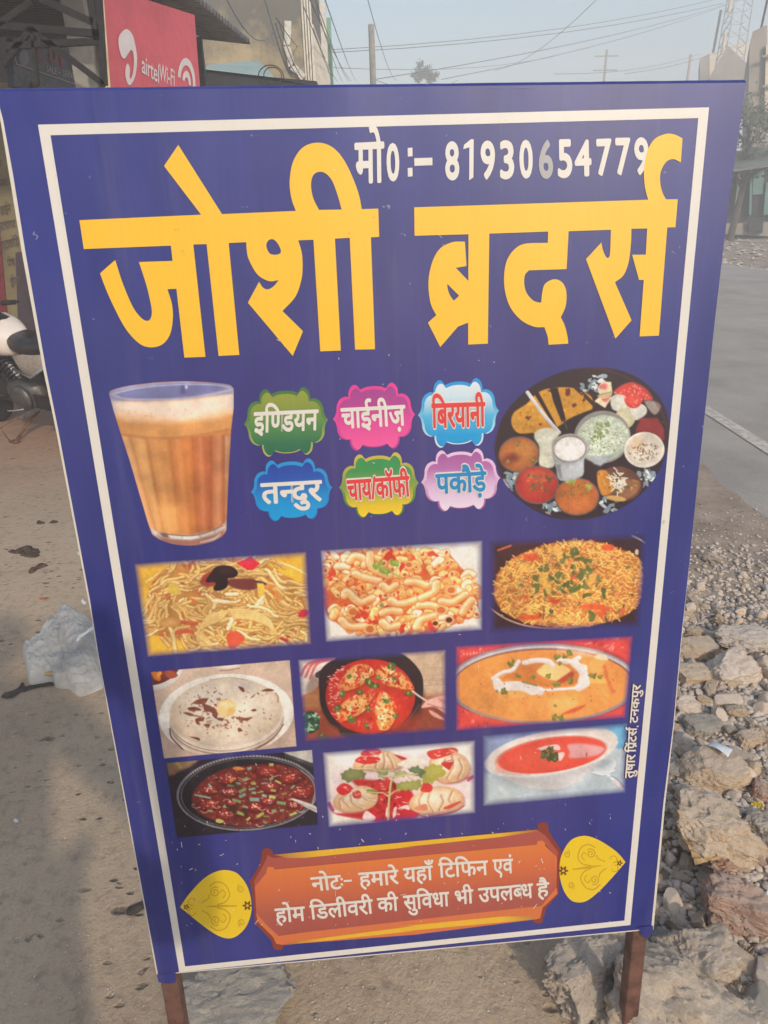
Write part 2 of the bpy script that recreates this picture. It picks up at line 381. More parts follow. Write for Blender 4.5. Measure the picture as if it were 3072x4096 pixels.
# ------------------------------------------------------------------ lettering from the built-in typeface
def glyphs(s, size=1.0, offset=0.0):
    cu = bpy.data.curves.new('t', 'FONT'); cu.body = s; cu.size = size; cu.offset = offset; cu.resolution_u = 4
    o = bpy.data.objects.new('tmp', cu); COL.objects.link(o)
    me = bpy.data.meshes.new_from_object(o.evaluated_get(bpy.context.evaluated_depsgraph_get()))
    bpy.data.objects.remove(o); bpy.data.curves.remove(cu); return me
_gc = {}
def gdata(ch, off=0.0):
    if ch in _gc: return _gc[ch]
    me = glyphs(ch, 1.0, 0.0); v = np.array([w.co[:2] for w in me.vertices]) if len(me.vertices) else np.zeros((0, 2))
    f = [tuple(p.vertices) for p in me.polygons]; bpy.data.meshes.remove(me); _gc[ch] = (v, f); return v, f
def fatten(v, f, off):
    """bold weight: the glyph printed again round a small circle; returns points, faces and a layer number per point"""
    if off <= 0: return v, f, [0]*len(v)
    V, Fc, ly = [], [], []
    rings = [(0, 0)]+[(off*math.cos(a), off*math.sin(a)) for a in np.linspace(0, 2*math.pi, 9)[:-1]]+([(off*.5*math.cos(a), off*.5*math.sin(a)) for a in np.linspace(.4, 2*math.pi+.4, 7)[:-1]] if off > 0.04 else [])
    for k, (dx, dy) in enumerate(rings):
        b = len(V); V += [(p[0]+dx, p[1]+dy) for p in v]; Fc += [tuple(i+b for i in q) for q in f]; ly += [k]*len(v)
    return np.array(V), Fc, ly
_adv = {}
def adv(ch):
    if ch not in _adv:
        a = gdata('\u0930'+ch+'\u0930', 0.0)[0]; b = gdata('\u0930\u0930', 0.0)[0]
        _adv[ch] = a[:, 0].max()-b[:, 0].max() if len(a) else 0.3
    return _adv[ch]
def clip_right(v, f, x0):
    bm = bmesh.new(); bv = [bm.verts.new((p[0], p[1], 0)) for p in v]
    for q in f:
        try: bm.faces.new([bv[i] for i in q])
        except ValueError: pass
    bmesh.ops.bisect_plane(bm, geom=bm.verts[:]+bm.edges[:]+bm.faces[:], plane_co=(x0, 0, 0), plane_no=(1, 0, 0), clear_outer=True)
    bm.verts.index_update(); r = np.array([w.co[:2] for w in bm.verts]); g = [tuple(w.index for w in q.verts) for q in bm.faces]; bm.free(); return r, g
HY = 0.622
def devtext(name, toks, HL, HR, D, w, mats, offs=(0.022,), cond=1.0, parent=None, place=None, digits=False):
    """one word, glyph by glyph: HL-HR is the head line in photo points, D the drop from it to the foot line. mats/offs run from the undermost outline to the face"""
    place = place or (lambda p, ww: S(p[0], p[1], ww)); objs = []
    HL, HR, D = (np.array(q, float) for q in (HL, HR, D))
    for li, (mat, off) in enumerate(zip(mats, offs)):
        V, Fc, lay = [], [], []; x = 0.0; k = 0
        for t in toks:
            if t == ' ': x += 0.26; continue
            if t == '~r':    # reph hook above the last stem
                v = np.array([q for q in stroke_poly([(-0.06, 0.63), (-0.15, 0.70), (-0.13, 0.80), (-0.03, 0.83), (0.03, 0.79)], 0.085+2*off)]); f = [tuple(range(len(v)))]; a = 0; ly = [0]*len(v)
            elif t == '~k':  # rakar stroke at the foot of the last stem
                v = np.array(stroke_poly([(-0.08, 0.26), (-0.38, -0.04)], 0.10+2*off)); f = [tuple(range(len(v)))]; a = 0; ly = [0]*len(v)
            elif t.endswith("'"):
                v, f = gdata(t[0], off); a = adv(t[0])-0.175; v, f = clip_right(v, f, a+0.012); v, f, ly = fatten(v, f, off)
            else:
                v, f = gdata(t, off); a = adv(t); v, f, ly = fatten(v, f, off)
            if t[0] == '~' : ly = [0]*len(v)
            b = len(V); V += [(p[0]+x, p[1]) for p in v]; Fc += [tuple(i+b for i in q) for q in f]; lay += [(k % 3)*16+q for q in ly]
            x += a; k += 1
        W = x if not digits else max(p[0] for p in V)
        vs = []
        for p, q in zip(V, lay):
            px = HL+(HR-HL)*(p[0]/W)+D*((HY-p[1])/HY)
            vs.append(place(px, w+li*LAY*2.2+q*0.000012))
        me = mesh(name, vs, Fc); bm = bmesh.new(); bm.from_mesh(me); bm.normal_update()
        ref = Vector(place.nrm) if hasattr(place, 'nrm') else Vector(EN)
        bmesh.ops.reverse_faces(bm, faces=[q for q in bm.faces if q.normal.dot(ref) < 0]); bm.to_mesh(me); bm.free()
        objs.append(link(name if li == len(mats)-1 else name+'_outline', me, mat, parent or board))
    for o in objs[:-1]: o.parent = objs[-1] if parent is None else parent
    return objs[-1]
def stroke_poly(pts, wd):
    pts = [np.array(p, float) for p in catmull(pts, False, 4)] if len(pts) > 2 else [np.array(p, float) for p in pts]
    L, R = [], []
    for i, p in enumerate(pts):
        d = pts[min(i+1, len(pts)-1)]-pts[max(i-1, 0)]; d = d/(np.linalg.norm(d)+1e-9); n = np.array([-d[1], d[0]])
        ww = wd[i] if hasattr(wd, '__len__') else wd
        L.append(p+n*ww/2); R.append(p-n*ww/2)
    return L+R[::-1]
def stroke_strip(pts, wd):
    P_ = stroke_poly(pts, wd); n = len(P_)//2
    return P_[:n], P_[n:][::-1]
def strokes2d(name, strokes, w, mat, parent):
    """several brush strokes as one printed shape"""
    vs, fs = [], []
    for k, (pts, wd) in enumerate(strokes):
        L, R = stroke_strip(pts, wd); b = len(vs); n = len(L)
        vs += [S(p[0], p[1], w+(k % 3)*0.00006) for p in L]+[S(p[0], p[1], w+(k % 3)*0.00006) for p in R]
        fs += [(b+i, b+i+1, b+n+i+1, b+n+i) for i in range(n-1)]
    me = mesh(name, vs, fs); bm = bmesh.new(); bm.from_mesh(me); bm.normal_update(); en = Vector(EN)
    bmesh.ops.reverse_faces(bm, faces=[q for q in bm.faces if q.normal.dot(en) < 0]); bm.to_mesh(me); bm.free()
    return link(name, me, mat, parent)
# ---- phone line: मो0:- 8193065 4779, each figure a part
zp = Z((1400, 500, 2760, 800), 1659); zq = Z((1600, 500, 2800, 1400), 1659)
kp = 1360/1659; kq = 1200/1659
m_grey6 = print_mat('worn_grey_ink', (168, 168, 170), wear=1.0, wornto=(70, 70, 80))
devtext('phone_word', ['म', 'ो'], zp((25, 95)), zp((161, 88)), np.array([2, 188])*kp, LAY*3, (m_white,), (0.024,))
def lat(name, s, tl, tr, bl_, w, mat, off, parent=None, place=None):
    """latin letters stretched over the parallelogram tl-tr-bl given in photo points"""
    place = place or (lambda p, ww: S(p[0], p[1], ww))
    v, f, ly = fatten(*gdata(s), off); x0, x1, y0, y1 = v[:, 0].min(), v[:, 0].max(), v[:, 1].min(), v[:, 1].max()
    tl, tr, bl_ = (np.array(q, float) for q in (tl, tr, bl_))
    vs = [place(tl+(tr-tl)*((p[0]-x0)/(x1-x0))+(bl_-tl)*((y1-p[1])/(y1-y0)), w+q*0.000012) for p, q in zip(v, ly)]
    me = mesh(name, vs, f); bm = bmesh.new(); bm.from_mesh(me); bm.normal_update(); ref = Vector(place.nrm) if hasattr(place, 'nrm') else Vector(EN)
    bmesh.ops.reverse_faces(bm, faces=[q for q in bm.faces if q.normal.dot(ref) < 0]); bm.to_mesh(me); bm.free()
    return link(name, me, mat, parent or board)
lat('digit', '0', zp((176, 90)), zp((238, 86)), zp((180, 279)), LAY*3, m_white, 0.03)
for y in (130, 228): fill2d('colon_dot', [[zp(q) for q in ((281, y-17), (304, y-19), (305, y+23), (282, y+25))]], LAY*3, m_white, board)
fill2d('dash', [[zp(q) for q in ((313, 163), (401, 160), (402, 197), (314, 200))]], LAY*3, m_white, board)
DG = [('8', 246, 92, 324, 88, 247, 310), ('1', 350, 84, 406, 78, 352, 306), ('9', 443, 88, 523, 84, 444, 306), ('3', 549, 86, 628, 82, 549, 304), ('0', 657, 84, 731, 80, 657, 300),
      ('6', 764, 82, 843, 80, 764, 300), ('5', 868, 80, 949, 78, 868, 296), ('4', 962, 84, 1055, 80, 962, 288), ('7', 1083, 78, 1168, 75, 1083, 285), ('7', 1188, 72, 1272, 70, 1188, 281), ('9', 1292, 70, 1372, 66, 1292, 281)]
for ch, x0, y0, x1, y1, bx, by in DG:
    if ch == '1': fill2d('digit', [[zq(q) for q in ((349, 134), (354, 110), (392, 79), (407, 80), (405, 290), (382, 306), (383, 124))]], LAY*2.4, m_white, board); continue
    lat('digit', ch, zq((x0, y0)), zq((x1, y1)), zq((bx+4, by)), LAY*2.4, m_grey6 if ch == '6' else m_white, 0.030)
# ---- six dish badges
BQ = [(1, 0, 0), (0.94, 0.10, 1), (0.905, 0.26, 1), (0.89, 0.42, 1), (0.82, 0.58, 1), (0.70, 0.66, 1), (0.605, 0.645, 0), (0.60, 0.76, 1), (0.565, 0.90, 1), (0.48, 1.0, 1), (0.40, 0.985, 1), (0.345, 0.90, 1),
      (0.315, 0.85, 0), (0.17, 0.915, 1)]
def badge_outline(sx=1.0, sy=1.0, dy=0.0):
    q1 = [(x, y, s) for x, y, s in BQ]; q = []
    q += q1+[(0, 0.935, 1)]+[(-x, y, s) for x, y, s in q1[::-1][:-1]]
    q += [(-1, 0, 0)]+[(-x, -y, s) for x, y, s in q1[1:]]+[(0, -0.935, 1)]+[(x, -y, s) for x, y, s in q1[::-1][:-1]]
    return path([((x*sx, y*sy+dy, 1) if s else (x*sx, y*sy+dy)) for x, y, s in q], 5)
zw = Z((960, 1480, 2020, 2100), 1659); kw = 1060/1659
RED = (228, 62, 62)
m_red = print_mat('red_ink', RED, wear=0.2); m_cyan = print_mat('cyan_ink', (30, 140, 200), wear=0.2)
BADGES = [
    ((25, 340), (552, 312), (278, 128), (300, 520), [(0, (70, 118, 58)), (0.45, (86, 130, 66)), (0.75, (150, 165, 80)), (1, (176, 178, 96))], [(0, (150, 160, 60)), (0.2, (140, 152, 62)), (0.55, (86, 138, 74)), (0.85, (48, 112, 80)), (1, (46, 108, 78))],
     [('इ', 'ि', "ण'", 'ड', 'य', 'न'), (90, 268), (487, 250), (-2, 122)], 0),
    ((577, 313), (1092, 283), (835, 97), (848, 480), [(0, (232, 58, 150)), (0.6, (232, 70, 160)), (1, (190, 60, 150))], [(0, (158, 64, 142)), (0.3, (180, 64, 146)), (0.6, (226, 72, 154)), (1, (246, 92, 160))],
     [('च', 'ा', 'ई', 'न', 'ी', 'ज', '़'), (632, 243), (1028, 222), (6, 120)], 0),
    ((1113, 285), (1621, 257), (1363, 70), (1372, 463), [(0, (24, 150, 222)), (0.4, (60, 170, 226)), (0.7, (160, 214, 240)), (1, (214, 230, 244))], [(0, (226, 234, 238)), (0.25, (206, 228, 240)), (0.55, (80, 182, 228)), (0.85, (16, 158, 222)), (1, (14, 154, 220))],
     [('ि', 'ब', 'र', 'य', 'ा', 'न', 'ी'), (1200, 215), (1530, 204), (3, 143)], 1),
    ((68, 772), (578, 742), (312, 568), (335, 920), [(0, (38, 150, 216)), (0.5, (34, 146, 214)), (1, (26, 130, 210))], [(0, (40, 64, 160)), (0.3, (40, 84, 178)), (0.7, (18, 146, 214)), (1, (14, 160, 226))],
     [('त', "न'", 'द', 'ु', 'र'), (132, 713), (505, 692), (6, 122)], 0),
    ((617, 738), (1117, 708), (863, 534), (880, 904), [(0, (206, 186, 70)), (0.4, (150, 160, 72)), (0.7, (90, 146, 70)), (1, (66, 124, 60))], [(0, (54, 146, 84)), (0.25, (62, 148, 82)), (0.55, (140, 164, 66)), (0.85, (232, 196, 44)), (1, (244, 204, 36))],
     [('च', 'ा', 'य', '/', 'क', 'ॉ', 'फ', 'ी'), (668, 693), (1055, 665), (9, 120)], 1),
    ((1133, 708), (1628, 680), (1373, 507), (1390, 863), [(0, (238, 200, 232)), (0.5, (228, 186, 222)), (0.8, (200, 130, 186)), (1, (176, 84, 156))], [(0, (166, 88, 158)), (0.3, (184, 112, 176)), (0.6, (222, 182, 220)), (1, (238, 222, 240))],
     [('प', 'क', 'ौ', 'ड', 'े', '़'), (1225, 655), (1535, 637), (5, 116)], 2)]
for bi, (L, R_, T, B_, oc, ic, (tk, hl, hr, dd), style) in enumerate(BADGES):
    L, R_, T, B_ = (np.array(q, float) for q in (L, R_, T, B_)); c = (L+R_)/2; ux = (R_-L)/2; uy = (T-B_)/2/0.935; c = (c*0.4+(T+B_)/2*0.6)
    def bp(sx, sy, dy): return [zw(c+ux*x+uy*y) for x, y in badge_outline(sx, sy, dy)]
    mo = print_mat('badge_rim_ink', ramp=oc, wear=0.15); mi = print_mat('badge_ink', ramp=ic, wear=0.15)
    t = (zw(T), zw(B_))
    rim = fill2d('badge_rim', [bp(1, 1, 0)], LAY*1.5, mo, board, t)
    fill2d('badge_face', [bp(0.93, 0.93, -0.035 if bi != 3 else -0.05)], LAY*2.5, mi, rim, t)
    d = np.array(dd)*kw
    # the word is a part of the badge, so it hangs under the rim
    mats, offs = ((m_white,), (0.026,)) if style == 0 else ((m_white, m_red if style == 1 else m_cyan), (0.075, 0.026))
    devtext('badge_word', tk, zw(hl), zw(hr), d, LAY*3.5, mats, offs, parent=rim)
# ---- note panel
n4 = Z((700, 3250, 1660, 3900), 1659); n5 = Z((1600, 3200, 2560, 3850), 1659); kn = 960/1659
def A4(l): return [(*n4(q[:2]),)+tuple(q[2:]) for q in l]
def A5(l): return [(*n5(q[:2]),)+tuple(q[2:]) for q in l]
m_pdark = print_mat('panel_brown_ink', (138, 58, 44), wear=0.4); m_pmar = print_mat('panel_maroon_ink', (176, 84, 72), wear=0.4)
m_por = print_mat('panel_orange_ink', (218, 116, 66), wear=0.4)
m_pgrad = print_mat('panel_blend_ink', ramp=[(0, (226, 124, 62)), (0.3, (214, 110, 66)), (0.7, (178, 88, 74)), (1, (166, 82, 74))], wear=0.4)
m_pyel = print_mat('panel_yellow_ink', ramp=[(0, (176, 110, 62)), (0.16, (236, 184, 46)), (0.84, (236, 184, 46)), (1, (176, 110, 62))], wear=0.4)
pout = A4([(598, 300), (602, 262, 1), (634, 244, 1), (668, 258, 1), (680, 290)])+A5([(948, 200), (955, 165, 1), (988, 150, 1), (1020, 165, 1), (1028, 215), (1112, 345), (1106, 500), (1094, 650), (1010, 745), (985, 835), (975, 850, 1), (945, 853, 1), (920, 838, 1), (918, 822)])+ \
    A4([(746, 915), (744, 940, 1), (712, 950, 1), (682, 938, 1), (664, 880), (594, 805), (553, 765), (546, 690), (532, 560), (518, 470), (556, 410), (588, 350)])
ptop = A4([(628, 330), (640, 292), (680, 312)])+A5([(950, 206), (1000, 240), (1090, 355), (1086, 400), (1000, 300), (945, 306)])+A4([(688, 388), (676, 374), (642, 378), (630, 410), (552, 510), (548, 470)])
pbot = A4([(560, 690), (630, 770), (700, 830), (715, 850), (1659, 724)])+A5([(975, 730), (1082, 600), (1088, 645), (985, 742), (968, 815), (940, 822)])+A4([(1659, 842), (742, 912), (700, 905), (680, 860), (572, 752)])
pbody = A4([(552, 510), (630, 415), (640, 380, 1), (660, 372, 1), (680, 376, 1), (690, 390)])+A5([(945, 306), (950, 285, 1), (975, 278, 1), (998, 290, 1), (1003, 315), (1086, 395), (1080, 600), (975, 728)])+A4([(712, 846), (628, 768), (562, 690)])
panel = fill2d('note_panel', [path(pout)], LAY*1.5, m_pdark, board)
fill2d('panel_band', [path(pbot)], LAY*2.2, m_por, panel)
fill2d('panel_band', [path(ptop)], LAY*2.2, m_pmar, panel)
fill2d('panel_face', [path(pbody)], LAY*2.6, m_pgrad, panel, (n4((1100, 350)), n4((1140, 810))))
yl = (n4((700, 290)), n5((930, 205)))
fill2d('panel_line', [A4([(684, 288), (1659, 196)])+A5([(0, 292), (946, 202), (950, 212), (700, 252), (0, 325)])+A4([(1659, 232), (900, 310), (780, 312)])], LAY*3, m_pyel, panel, yl)
fill2d('panel_line', [A4([(748, 913), (860, 885), (1659, 780)])+A5([(0, 870), (700, 802), (920, 800), (915, 822), (0, 906)])+A4([(1659, 815), (800, 908)])], LAY*3, m_pyel, panel, yl)
NW = [(n4, (938, 447), (1140, 428), (12, 92), ('न', 'ो', 'ट')), (n4, (1268, 415), (1537, 393), (9, 94), ('ह', 'म', 'ा', 'र', 'े')), (n5, (22, 470), (220, 449), (6, 95), ('य', 'ह', 'ा', 'ँ')),
      (n5, (265, 436), (600, 415), (6, 95), ('ि', 'ट', 'ि', 'फ', 'न')), (n5, (640, 410), (775, 402), (4, 96), ('ए', 'व', 'ं')), (n4, (690, 663), (892, 645), (9, 95), ('ह', 'ो', 'म')),
      (n4, (930, 640), (1360, 597), (10, 94), ('ि', 'ड', 'ल', 'ी', 'व', 'र', 'ी')), (n4, (1397, 590), (1537, 580), (6, 92), ('क', 'ी')), (n5, (22, 660), (333, 630), (6, 95), ('स', 'ु', 'ि', 'व', 'ध', 'ा')),
      (n5, (372, 628), (500, 614), (4, 92), ('भ', 'ी')), (n5, (540, 608), (912, 574), (5, 95), ('उ', 'प', 'ल', "ब'", 'ध')), (n5, (945, 575), (1025, 566), (2, 92), ('ह', 'ै'))]
for zf, a, b, d, tk in NW: devtext('note_word', tk, zf(a), zf(b), np.array(d)*kn, LAY*4, (m_white,), (0.020,), parent=panel)
for y in (456, 492): fill2d('colon_dot', [[n4((1152+9*math.cos(a), y+9*math.sin(a))) for a in np.linspace(0, 2*math.pi, 10)[:-1]]], LAY*4, m_white, panel)
fill2d('dash', [[n4(q) for q in ((1166, 463), (1222, 459), (1222, 472), (1166, 476))]], LAY*4, m_white, panel)
# ---- yellow leaf ornaments either side of the note
m_leafy = print_mat('leaf_yellow_ink', (240, 202, 34), wear=0.35, wornto=(120, 95, 40)); m_swirl = print_mat('leaf_swirl_ink', (206, 166, 32), wear=0.2); m_flower = print_mat('leaf_brown_ink', (112, 62, 34), wear=0.2)
def leaf(zf, cont, tip, base, mirror):
    lf = fill2d('leaf_ornament', [path([(*zf(q[:2]),)+tuple(q[2:]) for q in cont])], LAY*1.5, m_leafy, board)
    tip, base = np.array(tip, float), np.array(base, float); ax = base-tip; L = np.linalg.norm(ax); ax /= L; up = np.array([ax[1], -ax[0]])
    if up[1] > 0: up = -up
    P = lambda a, b: zf(tip+ax*a*L+up*b*L)
    st = []
    for s in (1, -1):
        st.append(([P(0.52, s*0.02), P(0.64, s*0.06), P(0.70, s*0.16), P(0.64, s*0.30), P(0.52, s*0.34), P(0.42, s*0.28)], 5))
        th = np.linspace(0, 3.2*math.pi, 16); st.append(([P(0.50+0.075*(1-t/12)*math.cos(t+1), s*(0.20+0.075*(1-t/12)*math.sin(t+1))) for t in th], 4.5))
        th = np.linspace(0, 2.6*math.pi, 13); st.append(([P(0.86+0.05*(1-t/11)*math.cos(t+2), s*(0.24+0.06*(1-t/11)*math.sin(t+2))) for t in th], 4))
        st.append(([P(0.17+0.05*math.cos(t), s*(0.07+0.05*math.sin(t))) for t in np.linspace(0, 5, 9)], 3.5))
        st.append(([P(0.60, s*0.11), P(0.645, s*0.17), P(0.60, s*0.23), P(0.57, s*0.19)], 4))
        st.append(([P(0.30, s*0.05), P(0.40, s*0.11), P(0.42, s*0.17)], 4))
    st.append(([P(0.36, 0), P(0.55, 0.0), P(0.80, 0.0)], [2, 4, 6, 8, 9, 9, 8, 6, 5]))
    strokes2d('scroll_work', st, LAY*2.2, m_swirl, lf)
    fl = []
    for c, r, k in ((P(0.09, 0.0), 13, 5), (P(0.945, 0.0), 21, 6)):
        th = np.linspace(0, 2*math.pi, 6*k+1)[:-1]; pts = [(c[0]+r*(0.72+0.28*math.cos(k*t))*math.cos(t), c[1]+r*(0.72+0.28*math.cos(k*t))*math.sin(t)) for t in th]
        fill2d('flower_print', [pts, [(c[0]+r*0.25*math.cos(t), c[1]+r*0.25*math.sin(t)) for t in th]], LAY*2.8, m_flower, lf)
leaf(n4, [(35, 652), (100, 560, 1), (200, 455, 1), (290, 405, 1), (370, 398, 1), (440, 427, 1), (500, 510, 1), (527, 610, 1), (525, 700, 1), (490, 790, 1), (430, 850, 1), (370, 869, 1), (300, 850, 1), (220, 800, 1), (130, 730, 1)], (35, 652), (528, 640), 1)
leaf(n5, [(1558, 428), (1500, 360, 1), (1400, 290, 1), (1320, 254, 1), (1260, 247, 1), (1190, 270, 1), (1140, 330, 1), (1105, 420, 1), (1103, 520, 1), (1130, 620, 1), (1180, 690, 1), (1240, 707, 1), (1300, 690, 1), (1380, 625, 1), (1470, 530, 1)], (1558, 428), (1103, 490), -1)
# ---- printer's credit, running up the right side
zc = Z((2440, 2680, 2640, 3140), 962); kc = 200/962
m_crout = print_mat('credit_outline_ink', (96, 62, 84), wear=0.1)
for a, b, d, tk in (((283, 2060), (318, 1612), (158, 0), ('त', 'ु', 'ष', 'ा', 'र')), ((332, 1565), (352, 1092), (150, 0), ('ि', 'प', '~k', 'ं', 'ट', 'स', '~r')), ((375, 1000), (434, 262), (142, 8), ('ट', 'न', 'क', 'प', 'ु', 'र'))):
    devtext('credit_word', tk, zc(a), zc(b), np.array(d)*kc, LAY*4, (m_crout, m_white), (0.07, 0.022))
fill2d('credit_comma', [[zc(q) for q in ((505, 1085), (528, 1085), (548, 1068), (545, 1060), (520, 1062), (505, 1070))]], LAY*5, m_white, board)
# ---- scuffs where the ink has flaked to the white sheet
sc_r = random.Random(5); sf = []
for k in range(150):
    t = sc_r.random()
    x, y = sc_r.uniform(660, 2480), sc_r.uniform(3250, 3700) if t < 0.75 else sc_r.uniform(500, 3700)
    if y > 3895-(x-625)*0.092-40: continue
    a = sc_r.uniform(0, math.pi); l = sc_r.uniform(2, 9) if sc_r.random() < 0.85 else sc_r.uniform(10, 24)
    sf.append(([(x, y), (x+l*math.cos(a), y+l*math.sin(a))], sc_r.uniform(1.2, 3.2)))
strokes2d('scuff', sf, LAY*7, m_white, board)['kind'] = 'stuff'
# ------------------------------------------------------------------ printed dish pictures: ink mixed on a fine grid of the sheet
class Ink:
    def __init__(s, region, zw, res=300, seed=1, bgc=(50, 50, 130)):
        s.reg = region; s.k = res/zw; s.w = res; s.h = int(round(res*(region[3]-region[1])/(region[2]-region[0])))
        s.a = np.zeros((s.h, s.w, 3)); s.a[:] = np.array(bgc)/255.0; s.al = np.ones((s.h, s.w)); s.r = np.random.RandomState(seed)
        s.Y, s.X = np.mgrid[0:s.h, 0:s.w]+0.5; s.zw = zw; s.clip = None
    def _box(s, x0, y0, x1, y1):
        x0, x1 = int(max(0, math.floor(x0))), int(min(s.w, math.ceil(x1))); y0, y1 = int(max(0, math.floor(y0))), int(min(s.h, math.ceil(y1)))
        return None if x0 >= x1 or y0 >= y1 else (slice(y0, y1), slice(x0, x1))
    def _put(s, b, m, col):
        col = np.asarray(col, float)/255.0
        if s.clip is not None: m = m*s.clip[b]
        s.a[b] = s.a[b]*(1-m[..., None])+col*m[..., None]
    def sdf(s, pts, b):
        X, Y = s.X[b], s.Y[b]; p = np.array(pts, float)*s.k; q = np.roll(p, -1, 0)
        d = np.full(X.shape, 1e9); ins = np.zeros(X.shape, bool)
        for (ax, ay), (bx, by) in zip(p, q):
            ex, ey = bx-ax, by-ay; L = ex*ex+ey*ey+1e-9; t = np.clip(((X-ax)*ex+(Y-ay)*ey)/L, 0, 1)
            d = np.minimum(d, (X-ax-t*ex)**2+(Y-ay-t*ey)**2)
            c = ((ay > Y) != (by > Y)); ins ^= c & (X < (bx-ax)*(Y-ay)/((by-ay) if by != ay else 1e-9)+ax)
        d = np.sqrt(d); return np.where(ins, d, -d)
    def poly(s, pts, col, soft=0.0, smooth=False, a=1.0):
        if smooth: pts = catmull(pts, True, 5)
        p = np.array(pts, float)*s.k; so = max(0.5, soft*s.k)
        b = s._box(p[:, 0].min()-so-1, p[:, 1].min()-so-1, p[:, 0].max()+so+1, p[:, 1].max()+so+1)
        if b is None: return
        s._put(b, np.clip(s.sdf(pts, b)/(2*so)+0.5, 0, 1)*a, col)
    def mask(s, pts, soft=0.0, smooth=False):
        if smooth: pts = catmull(pts, True, 5)
        b = (slice(0, s.h), slice(0, s.w)); so = max(0.5, soft*s.k); return np.clip(s.sdf(pts, b)/(2*so)+0.5, 0, 1)
    def ell(s, cx, cy, rx, ry, rot=0.0, col=(0, 0, 0), edge=None, soft=0.0, a=1.0, ring=0.0):
        R = max(rx, ry); cx, cy, rx, ry = cx*s.k, cy*s.k, rx*s.k, ry*s.k; so = max(0.5, soft*s.k); R = max(rx, ry)+so+2
        b = s._box(cx-R, cy-R, cx+R, cy+R)
        if b is None: return
        c, n = math.cos(math.radians(rot)), math.sin(math.radians(rot)); X, Y = s.X[b]-cx, s.Y[b]-cy
        u, v = (X*c+Y*n)/rx, (-X*n+Y*c)/ry; q = np.sqrt(u*u+v*v); dd = (1-q)*min(rx, ry)
        m = np.clip(dd/(2*so)+0.5, 0, 1)
        if ring: m = m*np.clip((ring*s.k-dd)/(2*so)+0.5, 0, 1)
        col = np.array(col, float)
        if edge is not None: col = col+(np.array(edge, float)-col)*np.clip(q, 0, 1)[..., None]**2
        s._put(b, m*a, col)
    def tube(s, pts, w, col, dark=None, light=None, a=1.0, soft=0.0, k=5):
        if len(pts) > 2: pts = catmull(pts, False, k)
        p = np.array(pts, float)*s.k; r = w*s.k/2; so = max(0.5, soft*s.k)
        b = s._box(p[:, 0].min()-r-so-1, p[:, 1].min()-r-so-1, p[:, 0].max()+r+so+1, p[:, 1].max()+r+so+1)
        if b is None: return
        X, Y = s.X[b], s.Y[b]; d = np.full(X.shape, 1e9); sg = np.zeros(X.shape)
        for (ax, ay), (bx, by) in zip(p[:-1], p[1:]):
            ex, ey = bx-ax, by-ay; L = ex*ex+ey*ey+1e-9; t = np.clip(((X-ax)*ex+(Y-ay)*ey)/L, 0, 1)
            dy = (Y-ay-t*ey); dx = (X-ax-t*ex); q = dx*dx+dy*dy; n = q < d; d = np.where(n, q, d); sg = np.where(n, dy+dx*0.3, sg)
        d = np.sqrt(d); m = np.clip((r-d)/(2*so)+0.5, 0, 1)*a
        c = np.zeros(X.shape+(3,))+np.array(col, float)
        if dark is not None:
            t = np.clip(sg/(r+1e-6), -1, 1); f = np.clip(t, 0, 1)[..., None]**1.5; c = c+(np.array(dark, float)-c)*f
            if light is not None:
                g = np.exp(-((t+0.35)/0.3)**2)[..., None]*0.8; c = c+(np.array(light, float)-c)*g
        s._put(b, m, c)
    def blob(s, cx, cy, r, col, ry=None, rough=0.35, n=8, rot=None, a=1.0, soft=0.0):
        ry = ry or r; rot = s.r.uniform(0, 6.3) if rot is None else rot; c, q = math.cos(rot), math.sin(rot); pts = []
        for i in range(n):
            t = 2*math.pi*i/n; k = 1+s.r.uniform(-rough, rough); x, y = r*k*math.cos(t), ry*k*math.sin(t); pts.append((cx+x*c-y*q, cy+x*q+y*c))
        s.poly(pts, col, soft, True, a)
    def vn(s, cell, seed=0):
        r = np.random.RandomState(seed); n1, n2 = int(s.h/cell)+3, int(s.w/cell)+3; g = r.rand(n1, n2)
        y, x = s.Y/cell, s.X/cell; i, j = y.astype(int), x.astype(int); fy, fx = y-i, x-j; fy = fy*fy*(3-2*fy); fx = fx*fx*(3-2*fx)
        return (g[i, j]*(1-fx)+g[i, j+1]*fx)*(1-fy)+(g[i+1, j]*(1-fx)+g[i+1, j+1]*fx)*fy
    def tone(s, amt, cell=3, seed=3, m=None):
        f = 1+(s.vn(cell, seed)-0.5)*amt+(s.vn(cell*3, seed+1)-0.5)*amt
        if m is not None: f = 1+(f-1)*m
        s.a *= f[..., None]
    def inside(s, poly, n, jitter=None):
        p = np.array(poly, float); out_ = []
        lo, hi = p.min(0), p.max(0)
        while len(out_) < n:
            x, y = s.r.uniform(lo[0], hi[0]), s.r.uniform(lo[1], hi[1]); c = False
            for (ax, ay), (bx, by) in zip(p, np.roll(p, -1, 0)):
                if (ay > y) != (by > y) and x < (bx-ax)*(y-ay)/(by-ay)+ax: c = not c
            if c: out_.append((x, y))
        return out_
    def vary(s, col, v=18): return np.clip(np.array(col)+s.r.uniform(-v, v)+s.r.uniform(-v, v, 3)*0.3, 0, 255)
    def feather(s, quad, d): s.al *= np.clip(s.mask(quad, 0)*0+np.clip(s.sdf(quad, (slice(0, s.h), slice(0, s.w)))/(d*s.k), 0, 1), 0, 1)**0.9
    def cut(s, pts, soft=0.0, smooth=True): s.al *= s.mask(pts, soft, smooth)
